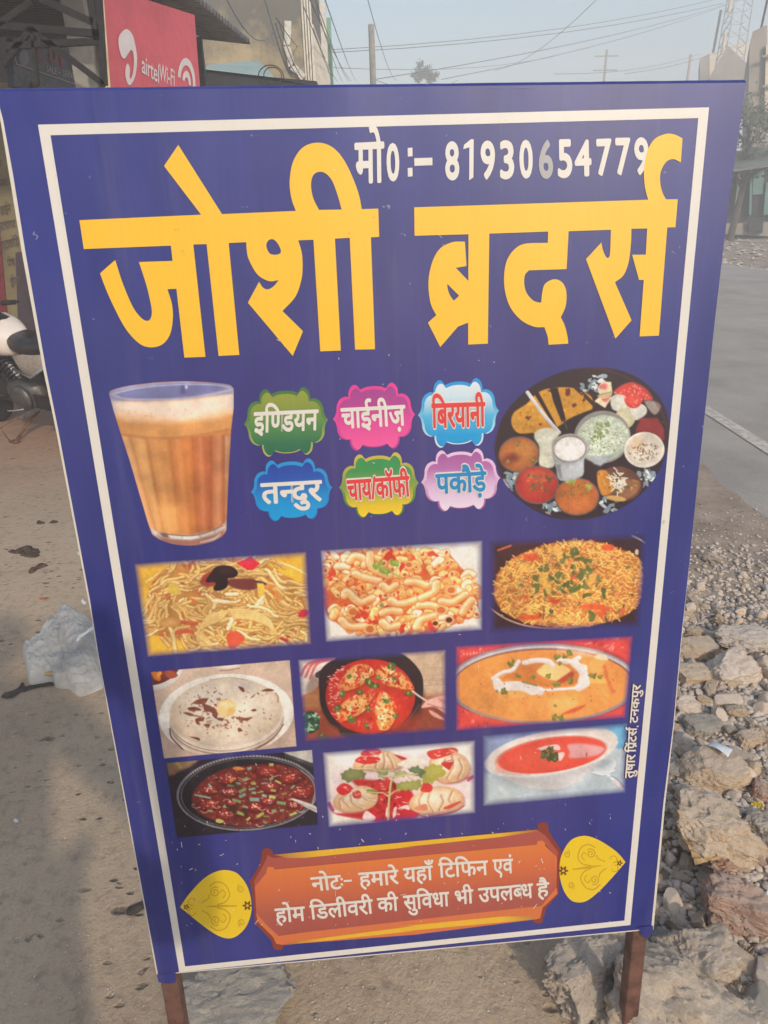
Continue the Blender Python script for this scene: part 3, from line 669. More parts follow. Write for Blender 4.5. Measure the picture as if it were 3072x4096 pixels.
    def finish(s):
        # what a camera and a halftone print leave: a touch of softness, uneven light, fine grain
        p = np.pad(s.a, ((1, 1), (1, 1), (0, 0)), 'edge'); b = (p[:-2, 1:-1]+p[2:, 1:-1]+p[1:-1, :-2]+p[1:-1, 2:]+4*p[1:-1, 1:-1])/8
        s.a = b*(1+0.16*(s.vn(s.w/5, 31)-0.5)+0.14*(s.vn(s.w/14, 32)-0.5)+0.03*(s.vn(2.2, 33)-0.5)+0.04*(s.vn(4.5, 34)-0.5))[..., None]+0.006*(s.r.rand(s.h, s.w, 3)-.5)
    def build(s, name, w, mat, label=None):
        s.finish()
        k = (s.reg[2]-s.reg[0])/s.w; vs = np.zeros((s.h*s.w, 3))
        d = np.stack([(s.reg[0]+s.X*k-1536)/F, (s.reg[1]+s.Y*k-2048)/F, np.ones_like(s.X)], -1).reshape(-1, 3) @ RW.T
        t = np.dot(SP[0]-CAM, EN)/(d @ EN); vs = CAM+d*t[:, None]+EN*w-BASE
        i = np.arange(s.h*s.w).reshape(s.h, s.w); q = np.stack([i[:-1, :-1], i[1:, :-1], i[1:, 1:], i[:-1, 1:]], -1)
        am = np.maximum.reduce([s.al[:-1, :-1], s.al[1:, :-1], s.al[1:, 1:], s.al[:-1, 1:]]); q = q[am > 0.004]
        used = np.unique(q); mp = np.full(s.h*s.w, -1); mp[used] = np.arange(len(used)); q = mp[q]
        me = bpy.data.meshes.new(name); me.vertices.add(len(used)); me.vertices.foreach_set('co', vs[used].ravel())
        me.loops.add(q.size); me.loops.foreach_set('vertex_index', q.ravel().astype(np.int32)); me.polygons.add(len(q))
        me.polygons.foreach_set('loop_start', np.arange(0, q.size, 4, dtype=np.int32)); me.polygons.foreach_set('loop_total', np.full(len(q), 4, dtype=np.int32)); me.update(calc_edges=True)
        at = me.attributes.new('ink', 'FLOAT_COLOR', 'POINT'); c = np.clip(s.a, 0, 1)*255; c = np.minimum(0.92, lin(c)*1.16).reshape(-1, 3)[used]
        at.data.foreach_set('color', np.concatenate([c, s.al.reshape(-1, 1)[used]], 1).astype(np.float32).ravel())
        o = link(name, me, mat, board)
        if label: o['label'] = label
        return o
m_ink = print_mat('picture_ink', attr=True, alpha=True, wear=0.25)
PW = LAY*1.6
def herb(c, x, y, r, col=(96, 120, 60), lite=(140, 165, 90)):
    for i in range(5):
        a = c.r.uniform(0, 6.3); c.blob(x+r*0.5*math.cos(a), y+r*0.5*math.sin(a), r*0.55, c.vary(col, 16), r*0.4, 0.4, 7)
    c.blob(x-r*0.2, y-r*0.25, r*0.35, c.vary(lite, 14), r*0.2, 0.4, 6)
# --- glass of milky tea
def pic_tea():
    c = Ink((400, 1480, 1000, 2220), 1659, 230, 3, (190, 120, 70))
    out_ = [(103, 262), (130, 225, 1), (300, 178, 1), (600, 140, 1), (930, 125, 1), (1250, 140, 1), (1430, 165, 1), (1478, 205), (1478, 420), (1450, 660), (1425, 1100), (1400, 1660), (1400, 1760), (1370, 1820, 1), (1250, 1890, 1), (1080, 1932, 1), (940, 1938, 1), (800, 1920, 1), (680, 1880, 1), (590, 1825, 1), (565, 1780), (530, 1680), (330, 1000), (205, 620), (150, 440)]
    c.a[:] = np.array((196, 128, 72))/255
    L = lambda y: 103+max(0, (y-262))*0.305; R_ = lambda y: 1478-max(0, (y-420))*0.062
    # vertical facets of the tumbler
    fac = [(240, 552, (214, 160, 108)), (345, 640, (206, 150, 92)), (530, 720, (200, 136, 78)), (780, 905, (190, 116, 62)), (1040, 1095, (182, 100, 62)), (1250, 1250, (184, 112, 78)), (1385, 1390, (196, 150, 116))]
    for i, (xt, xb, col) in enumerate(fac):
        nx = fac[i+1] if i+1 < len(fac) else (1460, 1405, None)
        c.poly([(xt, 730), (nx[0], 730), (nx[1], 1830), (xb, 1830)], col, 14)
        c.tube([(nx[0]-12, 740), ((nx[0]+nx[1])/2-12, 1280), (nx[1]-10, 1820)], 44, (156, 88, 46), a=0.55, soft=22)
        c.tube([(xt+70, 760), ((xt+xb)/2+66, 1280), (xb+55, 1810)], 50, (226, 166, 104), a=0.35, soft=26)
    c.poly([(600, 1500), (880, 1500), (905, 1820), (740, 1820)], (226, 164, 96), 60, a=0.6)
    c.poly([(150, 470), (1478, 380), (1450, 660), (1050, 730), (760, 748), (480, 742), (240, 700)], (206, 144, 84), 22)
    c.tube([(250, 712), (480, 745), (760, 752), (1050, 728), (1440, 655)], 26, (178, 116, 66), a=0.7, soft=12)
    c.poly([(130, 440), (1478, 330), (1478, 470), (1300, 540), (900, 580), (600, 578), (300, 565), (180, 520)], (236, 190, 148), 34)
    c.poly([(118, 330), (500, 340), (900, 320), (1478, 250), (1478, 400), (1150, 500), (900, 545), (560, 500), (300, 470), (150, 440)], (240, 218, 198), 40)
    c.tube([(150, 450), (128, 350)], 90, (170, 165, 185), a=0.5, soft=40); c.tube([(1460, 300), (1470, 450)], 60, (200, 196, 200), a=0.5, soft=30)
    for k in range(26): c.ell(c.r.uniform(250, 1430), c.r.uniform(430, 620), c.r.uniform(5, 11), 6, 0, (206, 150, 104), a=0.6)
    c.poly([(103, 262), (130, 225), (300, 178), (600, 140), (930, 125), (1250, 140), (1430, 165), (1478, 205), (1470, 260), (1200, 290), (900, 322), (500, 345), (118, 340)], (148, 146, 180), 10)
    c.ell(790, 235, 640, 78, -4.5, (104, 104, 152), (120, 120, 160), 8)
    c.poly([(220, 240), (880, 150), (890, 265), (500, 295), (260, 290)], (116, 120, 166), 20, a=0.7); c.poly([(900, 150), (940, 150), (945, 260), (895, 265)], (92, 84, 130), 12); c.ell(955, 188, 16, 22, 0, (190, 190, 215), soft=5)
    c.tube([(150, 262), (400, 205), (700, 172), (1000, 158), (1300, 168), (1440, 195)], 10, (178, 180, 206), soft=3); c.tube([(140, 275), (300, 320), (600, 325), (900, 318), (1200, 275), (1460, 215)], 22, (176, 170, 192), a=0.8, soft=8)
    # thick glass foot
    c.poly([(555, 1730), (640, 1790), (760, 1815), (1000, 1820), (1200, 1780), (1370, 1705), (1402, 1650), (1402, 1770), (1250, 1900), (940, 1945), (680, 1890), (575, 1800)], (184, 156, 146), 6)
    for p, col in (([(660, 1795), (745, 1805), (755, 1855), (690, 1840)], (110, 92, 96)), ([(750, 1815), (905, 1830), (905, 1872), (790, 1862)], (206, 204, 202)), ([(915, 1832), (1080, 1825), (1110, 1855), (1000, 1875), (915, 1872)], (214, 214, 210)), ([(1100, 1812), (1250, 1770), (1270, 1800), (1130, 1850)], (206, 196, 186)), ([(1270, 1765), (1370, 1700), (1390, 1740), (1290, 1810)], (196, 184, 178)), ([(570, 1745), (640, 1800), (620, 1830), (590, 1800)], (196, 188, 186))): c.poly(p, col, 5)
    c.poly([(640, 1840), (800, 1875), (1000, 1885), (1250, 1830), (1370, 1770), (1350, 1820), (1100, 1930), (900, 1945), (700, 1895)], (160, 106, 90), 14); c.tube([(750, 1818), (1000, 1832), (1200, 1790), (1360, 1718)], 9, (120, 66, 40), soft=3)
    c.tube([(1110, 1905), (1260, 1860), (1330, 1810)], 10, (226, 214, 206), soft=3)
    c.tone(0.02, 2, 5); c.cut(path(out_), 3, False); c.build('tea_glass_picture', PW, m_ink, 'printed glass of milky tea')
pic_tea()
# --- round platter
def pic_thali():
    c = Ink((1960, 1440, 2700, 2100), 1659, 330, 4, (44, 28, 34))
    ou = [(42, 830), (50, 700), (100, 540), (200, 390), (350, 255), (520, 155), (720, 85), (930, 66), (1120, 82), (1300, 145), (1450, 260), (1560, 410), (1605, 590), (1590, 780), (1530, 960), (1420, 1130), (1270, 1270), (1080, 1370), (880, 1425), (700, 1428), (520, 1400), (340, 1310), (190, 1180), (90, 1020)]
    for x, y, r in ((230, 1060, 90), (150, 1120, 60), (520, 1290, 110), (560, 1340, 70), (1060, 1290, 110), (1400, 1060, 90), (1440, 1030, 60), (980, 200, 110), (880, 230, 90)):
        for k in range(12): c.blob(x+c.r.uniform(-r, r)*0.8, y+c.r.uniform(-r, r)*0.6, c.r.uniform(14, 40), c.vary((128, 146, 156) if k % 3 else (216, 224, 226), 22), c.r.uniform(8, 22), 0.5, 7)
    c.poly([(190, 560), (215, 470), (330, 390), (430, 290), (560, 250), (740, 250), (900, 320), (918, 430), (860, 460), (720, 520), (600, 600), (440, 640), (300, 660), (230, 640)], (206, 146, 46), 6, True)
    c.poly([(340, 600), (470, 560), (600, 610), (420, 690)], (200, 134, 50), 6); c.tube([(770, 250), (860, 330), (930, 400)], 34, (60, 34, 30))
    for x, y in c.inside([(215, 560), (330, 400), (560, 260), (740, 260), (900, 330), (900, 430), (600, 590), (300, 640)], 60): c.blob(x, y, c.r.uniform(5, 15), c.vary((176, 110, 36) if c.r.rand() < .6 else (226, 170, 66), 12), c.r.uniform(4, 10), .5, 7, a=.8)
    for x, y, r in ((345, 520, 26), (750, 405, 28), (690, 280, 34), (450, 575, 14), (840, 355, 18), (540, 275, 22)): c.blob(x, y, r, (116, 46, 34), r*.7, .5)
    c.poly([(380, 280), (420, 260), (560, 520), (610, 620), (580, 600)], (44, 24, 30), 5); c.poly([(535, 250), (605, 248), (650, 420), (680, 540), (640, 550), (570, 380)], (42, 22, 30), 5); c.tube([(660, 540), (690, 620)], 20, (70, 56, 60))
    c.tube([(335, 290), (480, 490), (620, 650)], 34, (192, 190, 192), (140, 136, 140), (226, 224, 226))
    c.poly([(1090, 330), (1200, 300), (1260, 430), (1380, 420), (1400, 480), (1300, 540), (1160, 470), (1090, 430)], (200, 198, 186), 6, True); c.ell(1210, 520, 90, 95, 20, (206, 200, 168), (186, 178, 140)); c.ell(1330, 450, 75, 60, 0, (206, 204, 196))
    c.poly([(1110, 290), (1190, 220), (1290, 200), (1400, 260), (1460, 350), (1390, 360), (1220, 320)], (200, 62, 56), 6, True); c.ell(1285, 350, 82, 82, 0, (214, 76, 66), (190, 54, 48))
    for x, y in c.inside([(1110, 290), (1290, 200), (1450, 350), (1300, 420)], 30): c.blob(x, y, 9, c.vary((232, 140, 124), 14), 6, .4, 6)
    c.poly([(1390, 370), (1480, 370), (1530, 420), (1480, 490), (1420, 440)], (150, 136, 128), 8, True); c.poly([(1300, 640), (1350, 520), (1500, 520), (1560, 620), (1565, 720), (1440, 700)], (136, 42, 44), 8)
    for p, q in (([(960, 250), (1000, 195), (1085, 195), (1095, 280), (980, 310)], (222, 206, 170)), ([(935, 370), (990, 315), (1095, 330), (1030, 430)], (226, 208, 172)), ([(955, 320), (1100, 280), (1090, 320), (1000, 345)], (200, 176, 130))): c.poly(p, q, 4)
    for p in ([(975, 250), (1000, 215), (1050, 215), (1040, 260)], [(1000, 350), (1070, 335), (1040, 375)]): c.poly(p, (214, 110, 110), 10, True)
    c.ell(1005, 690, 255, 235, -12, (112, 106, 100), (140, 138, 132)); c.ell(1010, 700, 238, 206, -12, (186, 194, 176), (168, 178, 160))
    for x, y in c.inside([(790, 640), (900, 520), (1100, 510), (1240, 620), (1200, 780), (1020, 870), (880, 850)], 330): c.tube([(x, y), (x+c.r.uniform(-20, 20), y+c.r.uniform(-14, 14))], 8, c.vary((208, 214, 196) if c.r.rand() < .7 else (150, 160, 130), 14))
    for x, y in c.inside([(960, 560), (1060, 540), (1080, 640), (980, 720), (900, 740)], 40): c.blob(x, y, 16, c.vary((116, 130, 76), 14), 10, .5, a=.7)
    for x, y in c.inside([(800, 640), (1240, 620), (1100, 870), (890, 850)], 26): c.blob(x, y, 6, (76, 84, 60), 4)
    c.poly([(880, 865), (1110, 850), (1060, 900), (990, 950), (930, 930)], (150, 156, 160), 10)
    c.poly([(395, 690), (430, 625), (540, 610), (620, 660), (560, 760), (575, 950), (445, 945), (440, 780)], (208, 206, 186), 8, True); c.ell(510, 700, 60, 40, 0, (226, 226, 208), soft=20)
    def bowl(x, y, rx, ry, rot, col, e): c.ell(x, y, rx+12, ry+12, rot, (150, 136, 128), (96, 84, 82)); c.ell(x, y, rx, ry, rot, col, e)
    bowl(258, 845, 172, 150, -8, (186, 112, 52), (160, 86, 42)); c.ell(190, 880, 80, 40, -20, (116, 46, 40), soft=22, a=.85); c.ell(320, 800, 90, 70, 0, (204, 136, 66), soft=30, a=.7)
    for x, y, r in ((250, 750, 40), (390, 900, 40), (160, 910, 26)): herb(c, x, y, r*.8, (130, 104, 50), (170, 130, 60))
    bowl(420, 1120, 188, 160, 6, (186, 60, 44), (164, 42, 40)); c.ell(430, 1035, 130, 60, 0, (200, 92, 60), soft=30, a=.7)
    for k in range(34): c.blob(*c.inside([(300, 1010), (560, 1050), (540, 1190), (360, 1180)], 1)[0], c.r.uniform(8, 24), c.vary((96, 90, 50) if c.r.rand() < .55 else (216, 112, 62), 14), 8, .5)
    bowl(778, 1225, 190, 158, 0, (196, 112, 50), (176, 92, 46)); c.ell(790, 1300, 130, 60, 0, (212, 118, 60), soft=30, a=.7)
    for k in range(46): c.blob(*c.inside([(620, 1140), (900, 1080), (930, 1180), (760, 1250), (620, 1230)], 1)[0], c.r.uniform(8, 24), c.vary((136, 112, 48) if c.r.rand() < .6 else (176, 84, 36), 14), 8, .5)
    for x, y, r in ((735, 1075, 34), (700, 1095, 26), (880, 1140, 30)): herb(c, x, y, r, (150, 160, 76), (176, 186, 100))
    c.ell(1160, 1110, 200, 155, 10, (112, 70, 46), (96, 60, 50)); c.poly([(960, 1010), (1050, 1000), (1110, 1160), (1000, 1210)], (192, 124, 46), 8, True); c.poly([(1200, 1080), (1340, 1090), (1310, 1190), (1210, 1250), (1150, 1220)], (146, 96, 70), 8, True); c.ell(1130, 1240, 90, 24, 8, (206, 160, 90))
    for k in range(40): c.blob(*c.inside([(970, 1010), (1330, 1080), (1250, 1230), (1030, 1210)], 1)[0], c.r.uniform(6, 16), c.vary((196, 140, 66) if c.r.rand() < .5 else (110, 106, 56), 18), 8, .5)
    for k in range(46):
        x, y = c.inside([(1080, 1060), (1150, 970), (1230, 1040), (1220, 1160), (1150, 1210), (1090, 1150)], 1)[0]; a = c.r.uniform(0, 6.3); c.tube([(x, y), (x+40*math.cos(a), y+40*math.sin(a))], 10, c.vary((226, 222, 206), 12))
    c.ell(1382, 805, 182, 160, -5, (212, 206, 194), (226, 220, 208)); c.ell(1382, 800, 160, 138, -5, (222, 214, 200), (212, 200, 186)); c.ell(1320, 760, 70, 50, -30, (204, 170, 130), soft=26, a=.7)
    for x, y in c.inside([(1230, 800), (1380, 740), (1510, 760), (1500, 880), (1330, 920), (1250, 880)], 60): c.blob(x, y, c.r.uniform(5, 13), c.vary((120, 86, 62), 16), 5, .5, 6)
    c.poly([(552, 800), (600, 690), (860, 720), (880, 830), (840, 900), (825, 1040), (630, 1080), (590, 960)], (166, 168, 172), 6, True); c.poly([(580, 920), (700, 950), (840, 890), (825, 1030), (640, 1075)], (180, 184, 190), 12)
    c.ell(712, 780, 160, 120, -4, (136, 130, 126), (160, 156, 150)); c.ell(712, 795, 146, 105, -4, (240, 236, 232), (230, 226, 222)); c.ell(715, 800, 148, 122, -4, (110, 96, 86), soft=3, ring=9, a=.6)
    c.poly([(590, 930), (630, 940), (650, 1070), (620, 1060)], (130, 134, 140), 8); c.tone(0.10, 2, 8); c.ell(825, 746, 782, 684, -5, (96, 44, 60), soft=6, ring=12, a=.5)
    c.cut(ou, 3); c.build('platter_picture', PW, m_ink, 'printed round platter of bowls, flatbread and rice')
pic_thali()
# --- noodles
def pic_noodles():
    c = Ink((520, 2180, 1260, 2640), 1659, 330, 5, (240, 182, 62))
    c.tube([(140, 330), (300, 232), (480, 160), (700, 112), (1000, 100)], 12, (248, 226, 176), soft=4); c.tube([(1100, 112), (1320, 150), (1480, 205), (1600, 275)], 12, (250, 232, 190), soft=4)
    heap = [(140, 560), (180, 380), (300, 220), (480, 160), (700, 140), (900, 125), (1180, 150), (1350, 250), (1480, 320), (1560, 470), (1570, 620), (1510, 780), (1350, 860), (1000, 960), (700, 990), (540, 960), (430, 840), (200, 800), (150, 660)]
    c.poly(heap, (190, 130, 66), 10, True)
    for x, y in c.inside(heap, 150): c.blob(x, y, c.r.uniform(12, 40), c.vary((198, 96, 56) if c.r.rand() < .4 else (200, 140, 70), 18), c.r.uniform(8, 24), .5)
    fld = lambda x, y: 2.6*noise.noise(Vector((x*0.0032, y*0.0052, 4.0)))+1.1*noise.noise(Vector((x*0.009, y*0.012, 9.0)))+math.atan2(y-430, x-850)*0.35+0.5
    for k, (x, y) in enumerate(c.inside(heap, 430)):
        off = c.r.uniform(-.35, .35) if c.r.rand() < .75 else c.r.uniform(-1.6, 1.6); p = [(x, y)]
        for i in range(c.r.randint(4, 9)): a = fld(*p[-1])+off; p.append((p[-1][0]+38*math.cos(a), p[-1][1]+30*math.sin(a)))
        w = c.r.uniform(23, 31); q = c.r.rand(); base = (230, 184, 110) if q < .6 else ((214, 164, 94) if q < .85 else (242, 208, 150)); col = c.vary(base, 9)
        c.tube(p, w+9, (146, 92, 42), a=.5, k=3); c.tube(p, w, col, col*0.76, np.minimum(255, col*1.10+10), k=3)
        if k % 15 == 0: c.blob(x, y, 26, c.vary((210, 90, 56), 14), 13, .5)
    c.poly([(340, 420), (350, 360), (400, 345), (450, 400), (430, 440)], (214, 178, 74), 5, True); c.ell(360, 692, 100, 44, -6, (214, 160, 92), (196, 134, 72)); c.tube([(470, 690), (560, 705), (600, 700)], 34, (206, 90, 66)); c.tube([(420, 790), (500, 770), (560, 780)], 40, (210, 92, 62))
    c.poly([(950, 160), (1010, 135), (1090, 100), (1120, 135), (1170, 165), (1100, 225), (1050, 225)], (214, 46, 62), 4); c.ell(1000, 232, 48, 34, 10, (224, 196, 140), (200, 160, 100)); c.ell(1000, 232, 28, 18, 10, (170, 120, 70))
    c.poly([(880, 310), (1000, 300), (1120, 310), (1140, 390), (1000, 400), (890, 360)], (118, 54, 50), 6, True); c.poly([(1130, 315), (1220, 340), (1215, 360), (1140, 340)], (90, 50, 56), 5, True)
    c.poly([(630, 340), (660, 270), (740, 240), (760, 350), (700, 370)], (170, 62, 52), 8, True)
    c.poly([(680, 320), (720, 255), (770, 195), (850, 182), (920, 195), (970, 245), (940, 290), (880, 300), (882, 350), (860, 385), (800, 410), (750, 395), (765, 335), (700, 335)], (44, 22, 28), 5, True); c.ell(860, 230, 60, 30, 0, (72, 44, 48), soft=20, a=.7)
    c.poly([(1140, 340), (1200, 345), (1210, 420), (1180, 480), (1150, 470)], (232, 184, 76), 4); c.poly([(1290, 410), (1320, 410), (1360, 500), (1310, 500)], (222, 136, 62), 4); c.poly([(1210, 360), (1310, 360), (1280, 390), (1220, 385)], (222, 130, 66), 5, True)
    c.poly([(870, 800), (960, 770), (1030, 830), (1000, 880), (920, 930), (880, 900)], (212, 84, 58), 6, True); c.poly([(1340, 820), (1420, 850), (1415, 870), (1350, 850)], (190, 40, 50), 4); c.poly([(1540, 580), (1600, 590), (1580, 640), (1510, 640)], (200, 40, 60), 6, True)
    for p, q in (((750, 500), (880, 510)), ((870, 440), (960, 440)), ((880, 750), (920, 660)), ((960, 630), (1060, 632)), ((1130, 550), (1190, 470))): c.tube([p, q], 34, (246, 226, 182), (220, 180, 120), (252, 240, 214))
    for k in range(8):
        x, y = c.inside([(640, 580), (900, 560), (700, 900), (560, 860)], 1)[0]
    for k in range(7): c.tube([(880-12*k, 590+14*k), (700-10*k, 640+18*k), (650-6*k, 760+10*k), (640+14*k, 900)], 26, (228, 184, 108), (190, 136, 70), (246, 214, 150))
    for k in range(6): c.tube([(900+6*k, 580+14*k), (1080+6*k, 590+16*k), (1230+6*k, 660+16*k), (1310-6*k, 800)], 26, (228, 180, 104), (188, 132, 66), (246, 212, 150))
    c.tone(0.10, 2, 2); c.feather([(35, 165), (1585, 55), (1628, 890), (155, 1005)], 62); c.build('noodle_picture', PW, m_ink, 'printed plate of fried noodles')
pic_noodles()
# --- macaroni
def pic_macaroni():
    c = Ink((1260, 2130, 1960, 2600), 1659, 320, 6, (240, 230, 220))
    heap = [(60, 320), (150, 220), (300, 170), (600, 140), (800, 140), (1030, 180), (1110, 195), (1250, 190), (1370, 320), (1490, 430), (1535, 560), (1535, 760), (1350, 850), (1180, 930), (900, 985), (620, 985), (460, 950), (240, 870), (110, 780), (70, 560)]
    c.poly(heap, (216, 104, 54), 10, True)
    for x, y in c.inside(heap, 220): c.blob(x, y, c.r.uniform(14, 44), c.vary((226, 92, 54) if c.r.rand() < .5 else (236, 150, 84), 16), c.r.uniform(10, 26), .5)
    for x, y in sorted(c.inside(heap, 230), key=lambda q: q[1]+c.r.uniform(-60, 60)):
        a = c.r.uniform(-1.5, 1.5); L = c.r.uniform(22, 52); w = c.r.uniform(46, 78); q = c.r.rand(); bend = c.r.uniform(-40, 40)
        col = c.vary((246, 196, 124) if q < .40 else ((250, 226, 186) if q < .72 else (238, 156, 84)), 10)
        p = [(x-L*math.cos(a), y-L*math.sin(a)), (x+bend*math.sin(a), y-abs(bend)), (x+L*math.cos(a), y+L*math.sin(a))]
        c.tube(p, w+12, (200, 96, 44), a=.65, soft=6); c.tube(p, w, col, np.array((226, 130, 66)), np.minimum(255, col*1.08+14), soft=3)
        if c.r.rand() < .4: e = p[-1]; c.ell(e[0], e[1], w*.42, w*.32, math.degrees(a), (244, 214, 166)); c.ell(e[0], e[1], w*.28, w*.2, math.degrees(a), (196, 92, 44))
        if c.r.rand() < .45: c.blob(x+c.r.uniform(-40, 40), y+c.r.uniform(-30, 30), c.r.uniform(16, 40), c.vary((222, 76, 46), 16), 16, .5)
        c.blob(x-10, y-w*.2, w*.25, (253, 240, 216), w*.12, .4, a=.7, soft=5)
    big = [((280, 600), (300, 560), (420, 660), (540, 620)), ((380, 390), (450, 420), (600, 460)), ((330, 270), (380, 220), (480, 260), (470, 310)), ((520, 200), (540, 330), (700, 410)), ((880, 470), (960, 470), (1050, 500)), ((720, 640), (800, 680), (980, 630)), ((990, 690), (1100, 690), (1230, 730)), ((1150, 480), (1130, 560), (1010, 620)), ((250, 830), (320, 890), (470, 890)), ((960, 900), (1000, 830), (1120, 790)), ((640, 760), (720, 740), (800, 750)), ((1200, 650), (1300, 660), (1420, 590)), ((1400, 760), (1430, 700), (1480, 640)), ((640, 500), (700, 540), (760, 500)), ((640, 850), (700, 900), (780, 880))]
    for p in big:
        c.tube(p, 88, (190, 84, 40), a=.65, soft=8); c.tube(p, 74, (244, 192, 124), (220, 120, 56), (252, 232, 196), soft=4)
    for x, y, rx in ((1140, 860, 26), (1270, 828, 32), (1195, 735, 40), (520, 915, 40), (890, 305, 30), (360, 750, 40), (1290, 545, 36)): c.ell(x, y, rx*1.5, rx*1.25, 0, (246, 206, 150), (236, 170, 104)); c.ell(x, y, rx, rx*.8, 0, (96, 46, 32) if y > 800 and x > 1000 else (206, 110, 58))
    for x, y in ((700, 210), (740, 240), (820, 320), (400, 790), (460, 770), (820, 915), (1110, 900), (150, 400), (1120, 205)): c.blob(x, y, 50, c.vary((212, 66, 42), 12), 26, .5)
    for x, y, r in ((590, 310, 46), (640, 350, 40), (750, 290, 46), (680, 375, 36), (625, 290, 30)): herb(c, x, y, r, (150, 164, 66), (178, 186, 90))
    c.tube([(670, 330), (740, 380), (820, 440)], 12, (176, 180, 96)); c.blob(635, 688, 30, (140, 140, 80), 20)
    c.tone(0.08, 2, 4); c.feather([(48, 165), (1590, 70), (1588, 925), (98, 1040)], 66); c.build('macaroni_picture', PW, m_ink, 'printed pile of macaroni in red sauce')
pic_macaroni()
# --- fried rice
def pic_rice():
    c = Ink((1920, 2110, 2620, 2560), 1659, 320, 7, (54, 28, 34))
    c.ell(800, 500, 760, 470, 0, (66, 32, 34)); c.tube([(90, 760), (240, 860), (420, 925), (640, 955), (860, 950), (1100, 910), (1300, 850), (1490, 730)], 16, (196, 152, 136), soft=4); c.tube([(1440, 75), (1520, 115), (1580, 160)], 14, (190, 180, 190), soft=5); c.tube([(170, 215), (290, 170)], 18, (190, 96, 60), soft=5); c.ell(1485, 232, 18, 28, 0, (226, 190, 160), soft=3)
    heap = [(130, 640), (165, 440), (250, 350), (350, 270), (500, 205), (700, 145), (900, 120), (1050, 130), (1180, 150), (1270, 190), (1440, 245), (1530, 330), (1545, 560), (1490, 740), (1310, 860), (1000, 935), (700, 945), (420, 895), (230, 800)]
    c.poly(heap, (190, 112, 50), 10, True)
    for k, (x, y) in enumerate(c.inside(heap, 1500)):
        a = c.r.uniform(-1.3, 1.3); L = c.r.uniform(14, 34); q = c.r.rand(); top = y < 560 and x < 900
        base = (240, 184, 92) if q < (.7 if top else .5) else ((226, 150, 78) if q < .85 else (206, 120, 60)); col = c.vary(base, 12)
        c.tube([(x-L*math.cos(a), y-L*math.sin(a)), (x+L*math.cos(a), y+L*math.sin(a))], c.r.uniform(11, 17), col, col*.74, np.minimum(255, col*1.1+10))
        if k % 9 == 0: c.blob(x, y, 9, (136, 70, 36), 6, .5, a=.7)
    for x, y in c.inside([(470, 480), (850, 200), (920, 190), (1100, 330), (1150, 560), (900, 620), (520, 620)], 62): c.blob(x, y, c.r.uniform(16, 36), c.vary((106, 110, 54), 16), c.r.uniform(12, 22), .45)
    for x, y in c.inside(heap, 34): c.blob(x, y, c.r.uniform(14, 28), c.vary((112, 108, 58), 18), c.r.uniform(10, 18), .45)
    for x, y in ((530, 480), (540, 590), (620, 610), (830, 540), (890, 590), (1030, 390), (950, 470), (740, 450), (1000, 560), (880, 240), (1060, 850), (1010, 640), (1170, 620)): c.blob(x, y, 44, c.vary((98, 104, 50), 12), 24, .4)
    for p in ([(380, 830), (560, 830), (560, 870), (390, 870)], [(940, 740), (1080, 720), (1260, 760), (1200, 780), (1000, 770)], [(1330, 770), (1390, 790), (1340, 820)], [(430, 250), (540, 250), (540, 300), (430, 320)], [(1160, 165), (1260, 165), (1255, 215), (1160, 210)], [(390, 650), (460, 640), (450, 680)], [(850, 480), (920, 440), (890, 490)], [(640, 690), (750, 680), (720, 730)], [(1100, 800), (1200, 790), (1150, 850)]): c.poly(p, c.vary((216, 84, 44), 12), 8, True)
    for x, y in ((600, 480), (740, 230), (420, 370), (1060, 480), (800, 860), (640, 560)): c.blob(x, y, 60, c.vary((240, 178, 84), 8), 42, .3, a=.75, soft=10)
    c.tube([(560, 850), (566, 810), (580, 840)], 8, (120, 40, 30)); c.tube([(600, 850), (606, 812)], 8, (120, 40, 30))
    c.tone(0.12, 2, 6); c.feather([(85, 120), (1580, 50), (1520, 945), (95, 1000)], 70); c.build('fried_rice_picture', PW, m_ink, 'printed pan of spiced fried rice')
pic_rice()
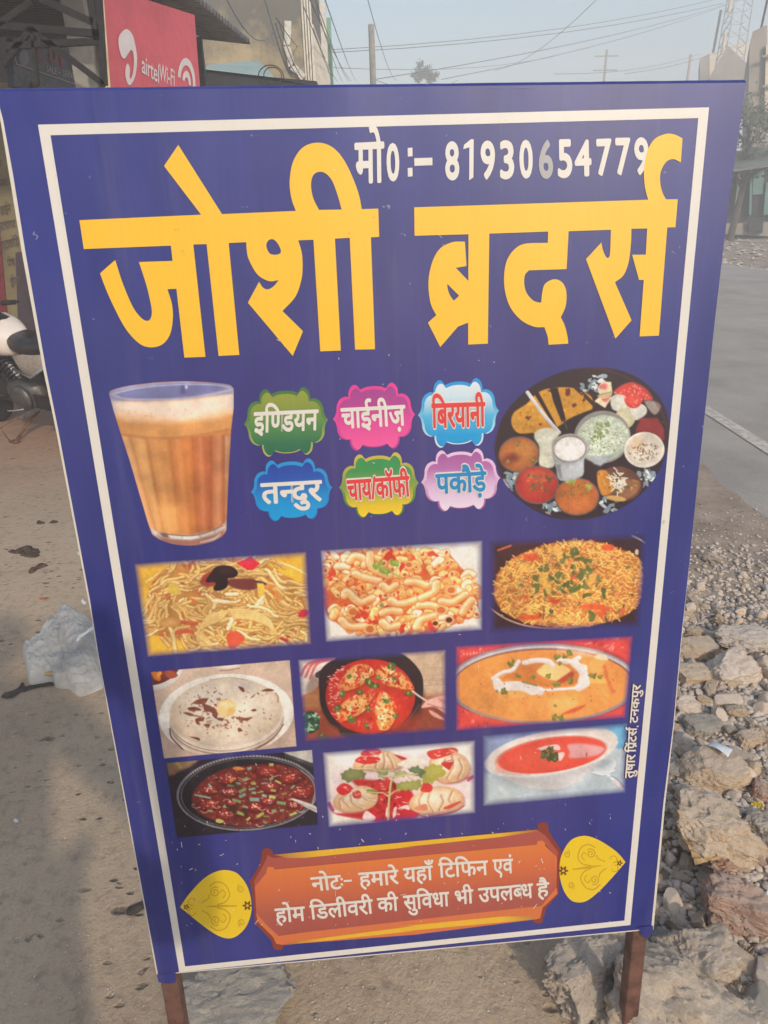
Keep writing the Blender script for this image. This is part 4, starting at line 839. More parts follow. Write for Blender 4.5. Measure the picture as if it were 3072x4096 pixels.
# --- flat breads
def pic_bread():
    c = Ink((560, 2600, 1220, 3060), 1659, 310, 8, (206, 180, 160))
    for k in range(60): y = 100+k*17; c.tube([(1000+c.r.uniform(-60, 60), y+120), (1659, y-20)], 6, (186, 154, 134), a=.4 if k < 20 else .75)
    for k in range(40): c.tube([(200, 700+k*11), (560, 640+k*11)], 5, (176, 146, 124), a=.7)
    c.poly([(1200, 180), (1659, 140), (1659, 520), (1400, 380)], (212, 186, 166), 60, a=.6)
    c.ell(870, 150, 190, 50, -4, (226, 214, 200), (196, 170, 150)); c.tube([(800, 205), (900, 200), (1000, 180)], 10, (150, 112, 92), soft=5)
    c.ell(180, 220, 270, 190, -20, (190, 168, 156), soft=30, a=.6); c.ell(170, 200, 280, 195, -22, (232, 226, 218), (206, 198, 190)); c.ell(165, 180, 250, 160, -20, (122, 52, 40), (96, 40, 34)); c.blob(170, 262, 70, (196, 112, 46), 40); c.blob(310, 240, 60, (150, 70, 50), 40); c.blob(190, 250, 36, (216, 138, 64), 20)
    c.ell(890, 690, 680, 420, -4, (176, 150, 134), soft=30, a=.6); c.ell(868, 650, 678, 412, -4, (244, 240, 232), (232, 226, 218)); c.ell(868, 640, 610, 360, -4, (226, 218, 206), (232, 226, 216))
    for dy, col in ((110, (206, 188, 168)), (74, (136, 88, 66)), (62, (218, 204, 188)), (36, (140, 92, 70)), (26, (222, 208, 194))): c.ell(872, 642+dy*.8, 572, 345, -4, col, np.array(col)*.96)
    c.ell(865, 628, 566, 342, -4, (222, 206, 186), (196, 174, 150)); c.ell(640, 480, 260, 160, -20, (218, 210, 200), soft=90, a=.7); c.ell(1180, 500, 200, 140, 20, (226, 214, 198), soft=90, a=.7); c.ell(1040, 350, 120, 60, 10, (196, 188, 182), soft=50, a=.7); c.ell(900, 920, 300, 80, -4, (216, 200, 184), soft=60, a=.7)
    for p in ([(540, 520), (600, 490), (680, 485), (660, 530), (600, 545), (550, 540)], [(620, 530), (700, 560), (760, 590), (780, 640), (770, 690), (730, 660), (720, 625), (650, 610), (640, 570)], [(480, 580), (560, 570), (620, 600), (570, 610), (500, 605)], [(435, 630), (490, 625), (550, 655), (500, 660)], [(560, 690), (640, 670), (640, 710), (590, 720), (610, 750), (570, 740)], [(640, 750), (700, 740), (690, 780)], [(780, 680), (840, 685), (830, 710), (780, 700)], [(970, 670), (1060, 680), (1130, 670), (1100, 700), (1060, 710), (990, 700)], [(1220, 410), (1290, 385), (1350, 405), (1290, 415)], [(990, 365), (1040, 380), (1050, 420), (1020, 410)], [(500, 870), (590, 880), (600, 910), (550, 890)], [(985, 785), (1005, 780), (1030, 810), (990, 820)], [(1120, 600), (1160, 590), (1170, 610), (1130, 615)], [(1110, 480), (1160, 440), (1140, 470)], [(740, 540), (775, 545), (770, 570)], [(740, 420), (780, 405), (745, 432)]): c.poly(p, c.vary((120, 66, 56), 12), 4, True)
    for x, y in c.inside([(340, 600), (450, 440), (700, 340), (1000, 330), (1300, 440), (1380, 640), (1200, 830), (860, 900), (500, 850)], 95): c.blob(x, y, c.r.uniform(4, 16), c.vary((150, 92, 66), 22), c.r.uniform(3, 8), .5, 7, a=.85)
    for x, y in c.inside([(450, 560), (620, 440), (820, 430), (1000, 640), (1100, 720), (900, 800), (650, 790)], 60): c.blob(x, y, c.r.uniform(8, 26), c.vary((140, 84, 64), 18), c.r.uniform(5, 11), .55, 8, rot=c.r.uniform(-.4, .4), a=.85)
    c.poly([(775, 600), (785, 530), (850, 500), (930, 505), (960, 560), (950, 630), (870, 668), (800, 650)], (230, 196, 136), 5, True)
    c.tube([(700, 300), (900, 275), (1080, 300)], 7, (150, 104, 74), a=.7); c.tube([(1360, 430), (1390, 470), (1385, 520)], 14, (156, 104, 66), a=.8); c.tube([(300, 790), (320, 880), (430, 995)], 14, (104, 60, 52)); c.tube([(1160, 1000), (1320, 900), (1445, 745)], 10, (120, 74, 56))
    c.poly([(775, 600), (785, 530), (850, 500), (930, 505), (960, 560), (950, 630), (870, 668), (800, 650)], (230, 196, 136), 5, True); c.poly([(880, 590), (962, 560), (950, 635), (872, 668)], (214, 174, 106), 5); c.ell(845, 545, 50, 24, 0, (242, 216, 166), soft=14)
    c.tone(0.06, 2, 8); c.cut([(110, 220), (1505, 101), (1573, 965), (243, 1087)], 0, False); c.build('flatbread_picture', PW, m_ink, 'printed flat breads with butter on a white plate')
pic_bread()
# --- chicken in red sauce
def pic_curry():
    c = Ink((1160, 2580, 1820, 2980), 1659, 310, 9, (160, 92, 66))
    c.poly([(1000, 0), (1659, 0), (1659, 500), (1200, 520)], (208, 180, 152), 60); c.poly([(0, 600), (1659, 560), (1659, 1005), (0, 1005)], (150, 70, 50), 80); c.poly([(100, 500), (400, 460), (400, 640), (100, 640)], (176, 116, 76), 30)
    for k in range(26): y = 100+k*16; c.tube([(1180, y+30), (1659, y)], c.r.uniform(3, 8), (150, 112, 86), a=c.r.uniform(.2, .6))
    for k in range(14): c.tube([(1200, 640+k*18), (1659, 600+k*20)], 6, (120, 56, 40), a=.4)
    c.poly([(70, 140), (400, 110), (470, 200), (300, 300), (270, 400), (140, 500), (70, 500)], (216, 204, 196), 12, True)
    for k, (o) in enumerate((0, 46, 92)): c.tube([(110+o, 300+o*.4), (180+o, 190), (330+o, 140)], 24, (206, 86, 88), soft=5, a=.9)
    c.poly([(150, 460), (230, 300), (290, 380), (220, 470)], (164, 140, 128), 14, True); c.tube([(280, 300), (400, 230), (470, 170)], 60, (70, 58, 62)); c.tube([(420, 200), (520, 150), (620, 110)], 40, (226, 196, 196), a=.4)
    c.ell(830, 540, 520, 430, 0, (70, 30, 26), soft=24, a=.6); c.poly([(310, 250), (500, 120), (820, 60), (1110, 80), (1300, 250), (1340, 420), (1300, 640), (1150, 800), (1000, 870), (850, 910), (620, 930), (520, 900), (480, 830), (400, 780), (320, 640), (295, 480)], (48, 34, 38), 5, True); c.tube([(520, 890), (640, 905), (860, 890)], 34, (92, 80, 84), a=.7, soft=8); c.tube([(1300, 600), (1180, 760), (1040, 850)], 18, (96, 82, 84), a=.7, soft=6)
    c.ell(808, 515, 450, 375, 0, (206, 60, 42), (186, 44, 38)); c.ell(900, 760, 320, 110, 0, (206, 62, 42), soft=60, a=.8)
    for x, y in c.inside([(380, 330), (560, 200), (1040, 180), (1230, 420), (1200, 620), (900, 860), (560, 800), (380, 600)], 90): c.blob(x, y, c.r.uniform(10, 30), c.vary((188, 44, 36) if c.r.rand() < .6 else (224, 88, 60), 12), c.r.uniform(6, 16), .5, a=.8)
    for x, y in c.inside([(370, 320), (520, 200), (600, 280), (480, 600), (470, 760), (380, 640)], 70): c.tube([(x, y), (x+c.r.uniform(8, 30), y+c.r.uniform(-14, 14))], 9, c.vary((232, 158, 146), 12))
    for x, y in c.inside([(640, 780), (860, 700), (850, 440), (760, 430), (830, 860)], 40): c.blob(x, y, 7, (226, 140, 128), 5)
    def piece(p, n):
        c.poly([(x+8, y+16) for x, y in p], (130, 30, 26), 12, True, .6); c.poly(p, (226, 138, 74), 6, True); m_ = np.mean(p, 0); c.poly([((x-m_[0])*.72+m_[0]-6, (y-m_[1])*.7+m_[1]-14) for x, y in p], (240, 196, 128), 26, True, .75)
        for x, y in c.inside(p, n//2): c.blob(x, y, c.r.uniform(12, 40), c.vary([(238, 206, 150), (232, 150, 70), (206, 66, 44), (214, 84, 50)][c.r.randint(4)], 14), c.r.uniform(8, 20), .5)
        for x, y in c.inside(p, n//2): c.blob(x, y, c.r.uniform(4, 10), c.vary((120, 50, 30), 14), 4, .5)
    piece([(490, 400), (560, 290), (640, 210), (740, 190), (830, 230), (840, 300), (760, 330), (740, 390), (640, 440), (540, 460)], 70); piece([(860, 270), (920, 220), (1020, 220), (1120, 280), (1200, 360), (1245, 440), (1130, 440), (960, 400), (900, 340)], 70)
    piece([(480, 720), (470, 660), (560, 560), (680, 510), (830, 500), (800, 580), (760, 650), (660, 720), (540, 760)], 70); piece([(900, 480), (960, 480), (1030, 540), (1080, 660), (1050, 760), (980, 850), (900, 840), (860, 740), (860, 620)], 70)
    c.poly([(920, 420), (1120, 440), (1110, 475), (960, 460)], (190, 56, 42), 8, True)
    for x, y, r in ((580, 310, 34), (805, 385, 52), (865, 420, 36), (890, 330, 30), (1020, 215, 44), (1045, 345, 30), (525, 495, 40), (705, 480, 40), (970, 545, 44), (480, 635, 40), (790, 635, 34), (620, 740, 46), (780, 815, 36), (1060, 710, 32), (1195, 490, 40)): herb(c, x, y, r, (92, 106, 52), (150, 172, 90))
    c.ell(215, 780, 100, 130, 0, (146, 74, 60)); c.ell(200, 775, 98, 112, 0, (42, 62, 48))
    for x, y in c.inside([(130, 690), (250, 680), (300, 780), (250, 860), (140, 880)], 44): c.blob(x, y, c.r.uniform(14, 34), c.vary((60, 96, 70) if c.r.rand() < .7 else (150, 186, 160), 16), 12, .5)
    herb(c, 330, 920, 56, (84, 86, 50), (120, 124, 76))
    c.tube([(1228, 460), (1300, 515), (1370, 560)], 20, (196, 170, 160), (130, 100, 96), (236, 214, 206)); c.poly([(1325, 630), (1360, 570), (1440, 530), (1560, 505), (1659, 520), (1659, 760), (1560, 690), (1450, 620)], (226, 176, 164), 8, True); c.poly([(1400, 650), (1480, 690), (1560, 750), (1500, 740), (1420, 700)], (220, 166, 154), 6, True); c.tube([(1380, 590), (1480, 620), (1600, 660)], 8, (170, 100, 92), soft=4); c.tube([(1500, 540), (1560, 580)], 30, (190, 110, 104), soft=12, a=.7)
    c.tone(0.09, 2, 5); c.feather([(78, 145), (1570, 40), (1572, 860), (145, 975)], 56); c.build('curry_picture', PW, m_ink, 'printed pan of chicken pieces in red sauce')
pic_curry()
# --- cheese curry in a bowl
def pic_paneer():
    c = Ink((1780, 2520, 2580, 2960), 1659, 350, 10, (226, 74, 66))
    for x, y in [(c.r.uniform(90, 600), c.r.uniform(140, 330)) for _ in range(50)]+[(c.r.uniform(1150, 1560), c.r.uniform(50, 180)) for _ in range(30)]+[(c.r.uniform(90, 400), c.r.uniform(680, 830)) for _ in range(12)]: c.blob(x, y, c.r.uniform(8, 30), c.vary((240, 150, 140) if c.r.rand() < .5 else (206, 52, 52), 14), c.r.uniform(5, 12), .5, 7, a=.7)
    for k in range(9): x = 150+k*27; c.tube([(x, 208-k*2), (x+6, 190-k*2), (x+12, 206-k*2)], 5, (240, 200, 196), a=.8)
    c.ell(815, 440, 800, 326, -1, (120, 60, 70), soft=20); c.ell(810, 444, 790, 332, -1, (176, 164, 172), (150, 138, 150)); c.ell(812, 440, 770, 310, -1, (214, 206, 206), (196, 186, 190), ring=16)
    c.ell(812, 452, 752, 300, -1, (150, 96, 72)); c.ell(810, 460, 742, 296, -1, (238, 156, 78), (234, 148, 74)); c.ell(700, 620, 420, 110, 0, (240, 160, 84), soft=70, a=.7)
    c.ell(1120, 180, 160, 30, 3, (240, 206, 180), soft=24, a=.7)
    for x, y in c.inside([(160, 450), (400, 260), (900, 170), (1400, 230), (1470, 500), (1200, 660), (700, 740), (300, 660)], 150): c.blob(x, y, c.r.uniform(14, 50), c.vary((242, 168, 92) if c.r.rand() < .5 else (228, 138, 66), 8), c.r.uniform(8, 24), .5, a=.45, soft=6)
    c.poly([(480, 400), (640, 280), (900, 260), (1090, 330), (1110, 420), (1000, 470), (760, 460), (560, 410)], (214, 124, 60), 14, True, .8)
    for p, col in (([(760, 340), (860, 270), (1000, 300), (1040, 360), (930, 420), (820, 390)], (240, 200, 130)), ([(920, 430), (1050, 340), (1060, 390), (960, 440)], (190, 76, 50)), ([(1200, 260), (1310, 240), (1320, 330), (1220, 350)], (238, 172, 92)), ([(1240, 215), (1320, 200), (1350, 250), (1260, 240)], (246, 214, 176)), ([(520, 500), (640, 490), (660, 550), (560, 560)], (240, 176, 100)), ([(860, 590), (1080, 560), (1080, 640), (900, 690)], (238, 166, 92)), ([(960, 700), (1080, 640), (1170, 620), (1080, 680)], (206, 92, 56)), ([(1180, 400), (1330, 400), (1350, 440), (1200, 440)], (240, 178, 92))): c.poly(p, col, 7, True)
    sw_ = [[(400, 400), (480, 350), (560, 330), (610, 260)], [(660, 270), (760, 250), (860, 260), (890, 290)], [(940, 245), (1040, 260), (1110, 230)], [(1070, 270), (1130, 330), (1160, 390), (1150, 450), (1110, 475)], [(1100, 480), (960, 490), (800, 500)], [(520, 460), (620, 460), (740, 490), (790, 505)], [(430, 430), (450, 480), (520, 465)]]
    for p, w in zip(sw_, (36, 44, 44, 66, 24, 70, 70)): c.tube(p, w, (234, 222, 216), (214, 190, 180), (244, 236, 232), soft=4)
    c.poly([(410, 420), (480, 430), (500, 490), (560, 440), (700, 450), (780, 490), (730, 540), (620, 500), (430, 500)], (236, 224, 218), 6, True); c.poly([(1060, 280), (1170, 290), (1180, 360), (1200, 450), (1140, 475), (1100, 430), (1120, 340)], (236, 224, 218), 6, True)
    for x, y, r in ((550, 275, 34), (930, 220, 30), (1030, 190, 30), (990, 215, 24), (610, 375, 26), (730, 390, 22), (1040, 420, 32), (925, 445, 34), (490, 510, 32), (435, 510, 16), (1225, 370, 34), (1290, 385, 24), (945, 275, 20), (855, 380, 24), (915, 625, 16), (910, 725, 30), (960, 725, 30)): herb(c, x, y, r, (126, 124, 56), (160, 150, 70))
    for x, y in c.inside([(160, 480), (400, 650), (1400, 600), (1450, 350), (300, 380)], 22): c.blob(x, y, 5, (120, 66, 40), 4)
    c.tube([(1320, 300), (1350, 420), (1390, 510)], 30, (206, 100, 56), soft=10, a=.7); c.tube([(640, 430), (760, 460)], 10, (120, 130, 60))
    c.tone(0.06, 2, 9); c.feather([(82, 130), (1562, 42), (1500, 730), (88, 838)], 46); c.build('cheese_curry_picture', PW, m_ink, 'printed bowl of orange curry with a swirl of cream')
pic_paneer()
# --- dark glazed balls
def pic_balls():
    c = Ink((640, 2980, 1300, 3380), 1659, 310, 11, (38, 30, 42))
    c.poly([(57, 170), (400, 140), (300, 220), (90, 310)], (130, 104, 78), 16); c.blob(180, 190, 60, (170, 150, 80), 20, a=.7, soft=10); c.blob(150, 250, 60, (136, 84, 66), 24, a=.8, soft=8)
    c.poly([(1220, 60), (1540, 30), (1560, 180), (1400, 160)], (190, 186, 178), 5)
    for k in range(26): c.tube([(1250+k*11, 80+k*4), (1262+k*11, 100+k*4), (1256+k*11, 116+k*4)], 8, (70, 66, 70))
    c.ell(880, 485, 725, 388, -3, (26, 20, 28)); c.ell(880, 480, 715, 380, -3, (120, 116, 122), ring=26); c.ell(880, 480, 690, 360, -3, (34, 28, 36)); c.ell(885, 480, 676, 350, -3, (150, 148, 152), ring=6, a=.7)
    for k in range(120): t = math.radians(150+k*1.4); x, y = 880+704*math.cos(t), 480+372*math.sin(t)-(x-880)*.05 if k else 480; c.tube([(x, y-8), (x+8, y+8)], 6, (196, 194, 196) if k % 2 else (60, 56, 62), a=.8)
    food = [(320, 520), (360, 440), (460, 340), (640, 245), (880, 205), (1120, 190), (1330, 225), (1490, 320), (1560, 440), (1520, 560), (1400, 670), (1200, 760), (960, 815), (760, 810), (560, 760), (400, 690), (340, 610)]
    c.poly(food, (112, 38, 34), 8, True)
    for x, y in c.inside(food, 200): c.blob(x, y, c.r.uniform(12, 44), c.vary((96, 26, 28) if c.r.rand() < .5 else (140, 54, 40), 12), c.r.uniform(8, 24), .5, a=.8)
    for x, y, r in ((690, 330, 120), (1080, 260, 120), (1300, 330, 110), (1420, 470, 120), (500, 590, 120), (1100, 420, 110), (500, 450, 90), (960, 620, 90), (720, 580, 60), (1340, 600, 70), (670, 690, 110), (700, 470, 90), (1090, 560, 80)):
        c.ell(x, y+10, r, r*.55, 0, (60, 14, 18), soft=10, a=.7); c.ell(x, y, r*.92, r*.5, 0, (146, 46, 36), (108, 26, 26), soft=4)
        for k in range(14): a = c.r.uniform(0, 6.3); q = r*c.r.uniform(0, .7); c.blob(x+q*math.cos(a), y-r*.1+q*.45*math.sin(a), c.r.uniform(4, 13), c.vary((236, 196, 186) if c.r.rand() < .6 else (190, 80, 56), 14), 5, .5)
    for k in range(120): x, y = c.inside(food, 1)[0]; c.tube([(x, y), (x+c.r.uniform(-24, 24), y+c.r.uniform(-10, 10))], c.r.uniform(4, 9), c.vary((226, 190, 176), 18), a=.85)
    for k in range(10): x, y = c.inside(food, 1)[0]; c.tube([(x-40, y), (x, y+22), (x+40, y+8)], 8, (222, 190, 170), a=.8)
    for x, y, w, h, a in ((855, 340, 40, 16, -20), (785, 385, 34, 16, 5), (940, 385, 34, 16, 5), (1120, 335, 30, 18, -30), (1190, 370, 44, 12, 30), (715, 405, 44, 14, 8), (830, 455, 54, 20, -25), (925, 440, 44, 16, -10), (945, 478, 30, 16, 10), (830, 505, 46, 20, -20), (770, 558, 60, 18, 18), (950, 545, 64, 24, 4), (1050, 508, 32, 18, 20), (1130, 520, 44, 20, 10), (1220, 580, 60, 20, 10), (1140, 455, 36, 14, 10), (650, 615, 24, 12, -15), (505, 660, 36, 14, 10), (810, 685, 54, 20, 20), (1010, 700, 54, 20, -30), (1070, 715, 44, 9, 6), (860, 620, 34, 14, 20), (1145, 660, 32, 18, -6), (1225, 655, 30, 14, -6), (900, 232, 28, 14, 8), (1120, 195, 28, 18, 0), (497, 398, 20, 14, 60), (555, 466, 30, 10, 0), (430, 515, 110, 12, 12), (1335, 420, 32, 12, -40), (1010, 470, 40, 8, -10), (1055, 775, 30, 14, 40), (890, 740, 30, 14, -40), (1340, 690, 50, 16, -20), (1050, 382, 40, 10, -5), (1250, 488, 34, 10, -15)):
        w *= .8; h *= .85; r = math.radians(a); ca, sa = math.cos(r), math.sin(r); c.poly([(x+p*w*ca-q*h*sa, y+p*w*sa+q*h*ca) for p, q in ((-1, -.8), (.9, -1), (1, .8), (-.9, 1))], c.vary((124, 146, 96) if c.r.rand() < .6 else ((170, 172, 96) if c.r.rand() < .5 else (126, 154, 136)), 14), 2)
    for x, y in ((700, 640), (760, 650), (840, 660), (760, 400)): c.blob(x, y, 60, (52, 34, 30), 26, .4, a=.6, soft=10)
    c.blob(790, 232, 50, (206, 132, 60), 16); c.blob(600, 755, 40, (190, 170, 90), 22); c.blob(720, 350, 30, (216, 130, 56), 20)
    c.poly([(1325, 545), (1360, 540), (1560, 610), (1590, 680), (1500, 640)], (206, 196, 186), 4, True); c.tube([(1350, 560), (1570, 650)], 9, (150, 140, 132)); c.tube([(1410, 250), (1520, 340), (1560, 460), (1530, 590)], 7, (214, 206, 204), a=.8)
    for k in range(40): c.blob(c.r.uniform(180, 1500), c.r.uniform(700, 910), c.r.uniform(2, 7), (170, 168, 176), 3)
    c.tone(0.10, 2, 6); c.cut([(57, 180), (1527, 48), (1588, 797), (172, 932)], 0, False); c.build('glazed_ball_picture', PW, m_ink, 'printed dark dish of glazed balls with spring onion')
pic_balls()
# --- dumplings
def pic_dumplings():
    c = Ink((1280, 2960, 1940, 3320), 1659, 310, 12, (238, 230, 222))
    c.ell(820, 480, 760, 360, -4, (226, 200, 200), (232, 214, 212), soft=30); c.tube([(100, 620), (140, 730), (400, 790), (640, 815)], 10, (196, 110, 90), soft=4)
    c.poly([(160, 740), (420, 720), (560, 600), (640, 420), (880, 480), (960, 600), (1000, 740), (900, 800), (600, 820), (420, 790)], (196, 36, 44), 12, True); c.poly([(320, 400), (520, 400), (700, 420), (760, 560), (640, 640), (500, 560)], (176, 44, 44), 16, True)
    for x, y in c.inside([(330, 410), (720, 420), (900, 640), (620, 800), (540, 560)], 60): c.blob(x, y, c.r.uniform(16, 50), c.vary((214, 50, 52) if c.r.rand() < .6 else (140, 30, 34), 12), c.r.uniform(10, 26), .5, a=.8)
    c.tube([(960, 745), (1100, 770), (1340, 720), (1450, 660)], 10, (190, 50, 56)); c.tube([(1180, 400), (1330, 430), (1500, 370)], 9, (150, 60, 56), a=.8)
    def dump(p, cx, cy, folds):
        c.poly([(x+10, y+14) for x, y in p], (140, 60, 50), 16, True, .6); c.poly(p, (206, 160, 118), 6, True); c.poly([((x-cx)*.86+cx, (y-cy)*.8+cy-14) for x, y in p], (230, 196, 156), 34, True, .9); c.poly([((x-cx)*.55+cx-20, (y-cy)*.5+cy-34) for x, y in p], (248, 230, 206), 50, True, .85)
        for q in folds: c.tube(q, 28, (168, 112, 76), a=.6, soft=11); c.tube([(x+14, y+3) for x, y in q], 14, (246, 232, 212), a=.7, soft=6)
    dump([(330, 260), (360, 200), (440, 130), (560, 90), (680, 110), (780, 160), (840, 220), (760, 290), (500, 300), (350, 280)], 580, 200, [[(600, 130), (570, 200), (560, 280)], [(640, 130), (650, 210), (640, 280)], [(680, 140), (720, 210), (740, 270)], [(540, 180), (470, 230), (430, 270)]])
    dump([(1100, 200), (1180, 130), (1300, 110), (1430, 150), (1500, 240), (1490, 340), (1400, 410), (1250, 430), (1170, 390), (1110, 300)], 1300, 280, [[(1330, 160), (1340, 260), (1280, 380)], [(1400, 190), (1430, 280), (1390, 380)], [(1260, 200), (1220, 260)]])
    dump([(130, 630), (170, 550), (260, 490), (420, 460), (540, 490), (585, 580), (530, 670), (400, 715), (250, 720), (160, 680)], 360, 600, [[(260, 560), (200, 600), (210, 680)], [(310, 560), (330, 630), (430, 680)], [(400, 540), (470, 590), (540, 600)], [(230, 600), (290, 660)]])
    dump([(890, 660), (930, 570), (1060, 500), (1200, 460), (1370, 490), (1440, 570), (1430, 650), (1300, 720), (1120, 750), (960, 720)], 1160, 620, [[(1030, 540), (1000, 600), (1010, 680)], [(1100, 540), (1090, 620), (1140, 710)], [(1220, 560), (1240, 620), (1200, 700)], [(1330, 520), (1300, 600), (1360, 640)]])
    for p, col in (([(410, 130), (470, 85), (540, 65), (620, 120), (560, 150), (440, 160)], (216, 66, 60)), ([(350, 205), (430, 160), (600, 180), (560, 230), (440, 240)], (206, 52, 50)), ([(1075, 130), (1120, 100), (1340, 75), (1385, 120), (1300, 150), (1170, 190), (1110, 180)], (214, 66, 58)), ([(1220, 230), (1340, 200), (1310, 290), (1280, 290)], (196, 56, 50)), ([(165, 490), (240, 430), (330, 480), (280, 540), (210, 550)], (208, 44, 46)), ([(330, 520), (400, 510), (410, 580), (340, 580)], (206, 66, 56)), ([(1010, 510), (1050, 420), (1130, 460), (1110, 520)], (208, 60, 52)), ([(530, 430), (640, 410), (720, 440), (640, 510)], (206, 56, 50)), ([(1240, 680), (1380, 620), (1420, 625), (1300, 690)], (196, 76, 60)), ([(950, 680), (1060, 640), (1080, 700), (1000, 710)], (206, 130, 100)), ([(750, 145), (870, 180), (830, 200)], (190, 50, 54)), ([(1290, 90), (1385, 110), (1330, 140)], (226, 110, 76))): c.poly(p, col, 5, True)
    for x, y in c.inside([(360, 150), (600, 90), (620, 230), (400, 240)], 12)+c.inside([(1100, 120), (1350, 90), (1300, 240)], 12)+c.inside([(170, 470), (420, 470), (400, 580)], 12)+c.inside([(540, 420), (720, 430), (900, 680), (760, 780), (660, 740)], 20): c.tube([(x, y), (x+c.r.uniform(10, 40), y+c.r.uniform(-10, 14))], 8, (244, 200, 190), a=.85)
    for p in ([(430, 790), (460, 710), (520, 740), (560, 780), (520, 810)], [(730, 780), (740, 690), (770, 670), (760, 760)], [(790, 680), (880, 650), (900, 700), (850, 690)], [(660, 760), (668, 680), (690, 690), (700, 780)]): c.poly(p, (238, 206, 206), 4, True)
    c.poly([(780, 240), (880, 190), (1040, 190), (1060, 240), (960, 250), (850, 270)], (236, 224, 206), 8, True)
    def lf(p, col, lite):
        c.poly(p, col, 4); m = np.mean(p, 0); c.poly([((x-m[0])*.6+m[0]-6, (y-m[1])*.6+m[1]-8) for x, y in p], lite, 16, False, .7)
    def jag(p, k=14):
        o = []
        for (a, b), (d, e) in zip(p, p[1:]+p[:1]):
            n = max(1, int(math.hypot(d-a, e-b)/26))
            for i in range(n): t = i/n; s_ = (1 if i % 2 else -1)*k*.5; L = math.hypot(d-a, e-b)+1e-6; o.append((a+(d-a)*t-(e-b)/L*s_, b+(e-b)*t+(d-a)/L*s_))
        return o
    lf(jag([(205, 340), (300, 280), (420, 300), (465, 330), (450, 390), (360, 390), (280, 425), (220, 390)]), (118, 122, 74), (144, 146, 92)); lf(jag([(760, 440), (820, 420), (1010, 400), (1030, 460), (980, 500), (860, 505), (770, 510)]), (150, 150, 76), (172, 170, 96)); lf(jag([(1060, 270), (1140, 240), (1220, 260), (1265, 330), (1230, 360), (1170, 400), (1130, 440), (1030, 420), (1020, 340)]), (168, 160, 70), (186, 178, 92))
    lf(jag([(880, 290), (980, 255), (1060, 320), (1020, 380), (960, 350)]), (96, 112, 76), (126, 140, 96)); lf(jag([(570, 290), (700, 290), (680, 340), (640, 385), (590, 370)]), (140, 144, 100), (166, 168, 124)); lf([(460, 500), (530, 490), (600, 530), (560, 545), (480, 525)], (120, 128, 70), (150, 156, 96)); lf(jag([(740, 320), (800, 300), (900, 330), (840, 370), (770, 350)]), (156, 156, 106), (182, 180, 134))
    for p, w in (([(750, 340), (715, 430), (700, 540), (690, 680), (684, 800)], 22), ([(690, 570), (630, 530), (560, 530), (470, 520)], 13), ([(700, 560), (740, 520), (800, 500)], 13), ([(350, 290), (500, 290), (620, 310), (740, 300)], 14), ([(600, 360), (740, 370), (870, 350), (980, 340)], 14), ([(840, 340), (940, 400)], 10)): c.tube(p, w, (196, 184, 120), (150, 136, 76), (222, 214, 164))
    c.tube([(90, 640), (130, 700)], 34, (176, 40, 90), a=.8, soft=8); c.tube([(1490, 400), (1530, 370)], 30, (176, 40, 80), a=.8, soft=8)
    c.tone(0.06, 2, 6); c.feather([(22, 120), (1562, -5), (1565, 735), (85, 878)], 64); c.build('dumpling_picture', PW, m_ink, 'printed dumplings in red sauce with green leaves')
pic_dumplings()
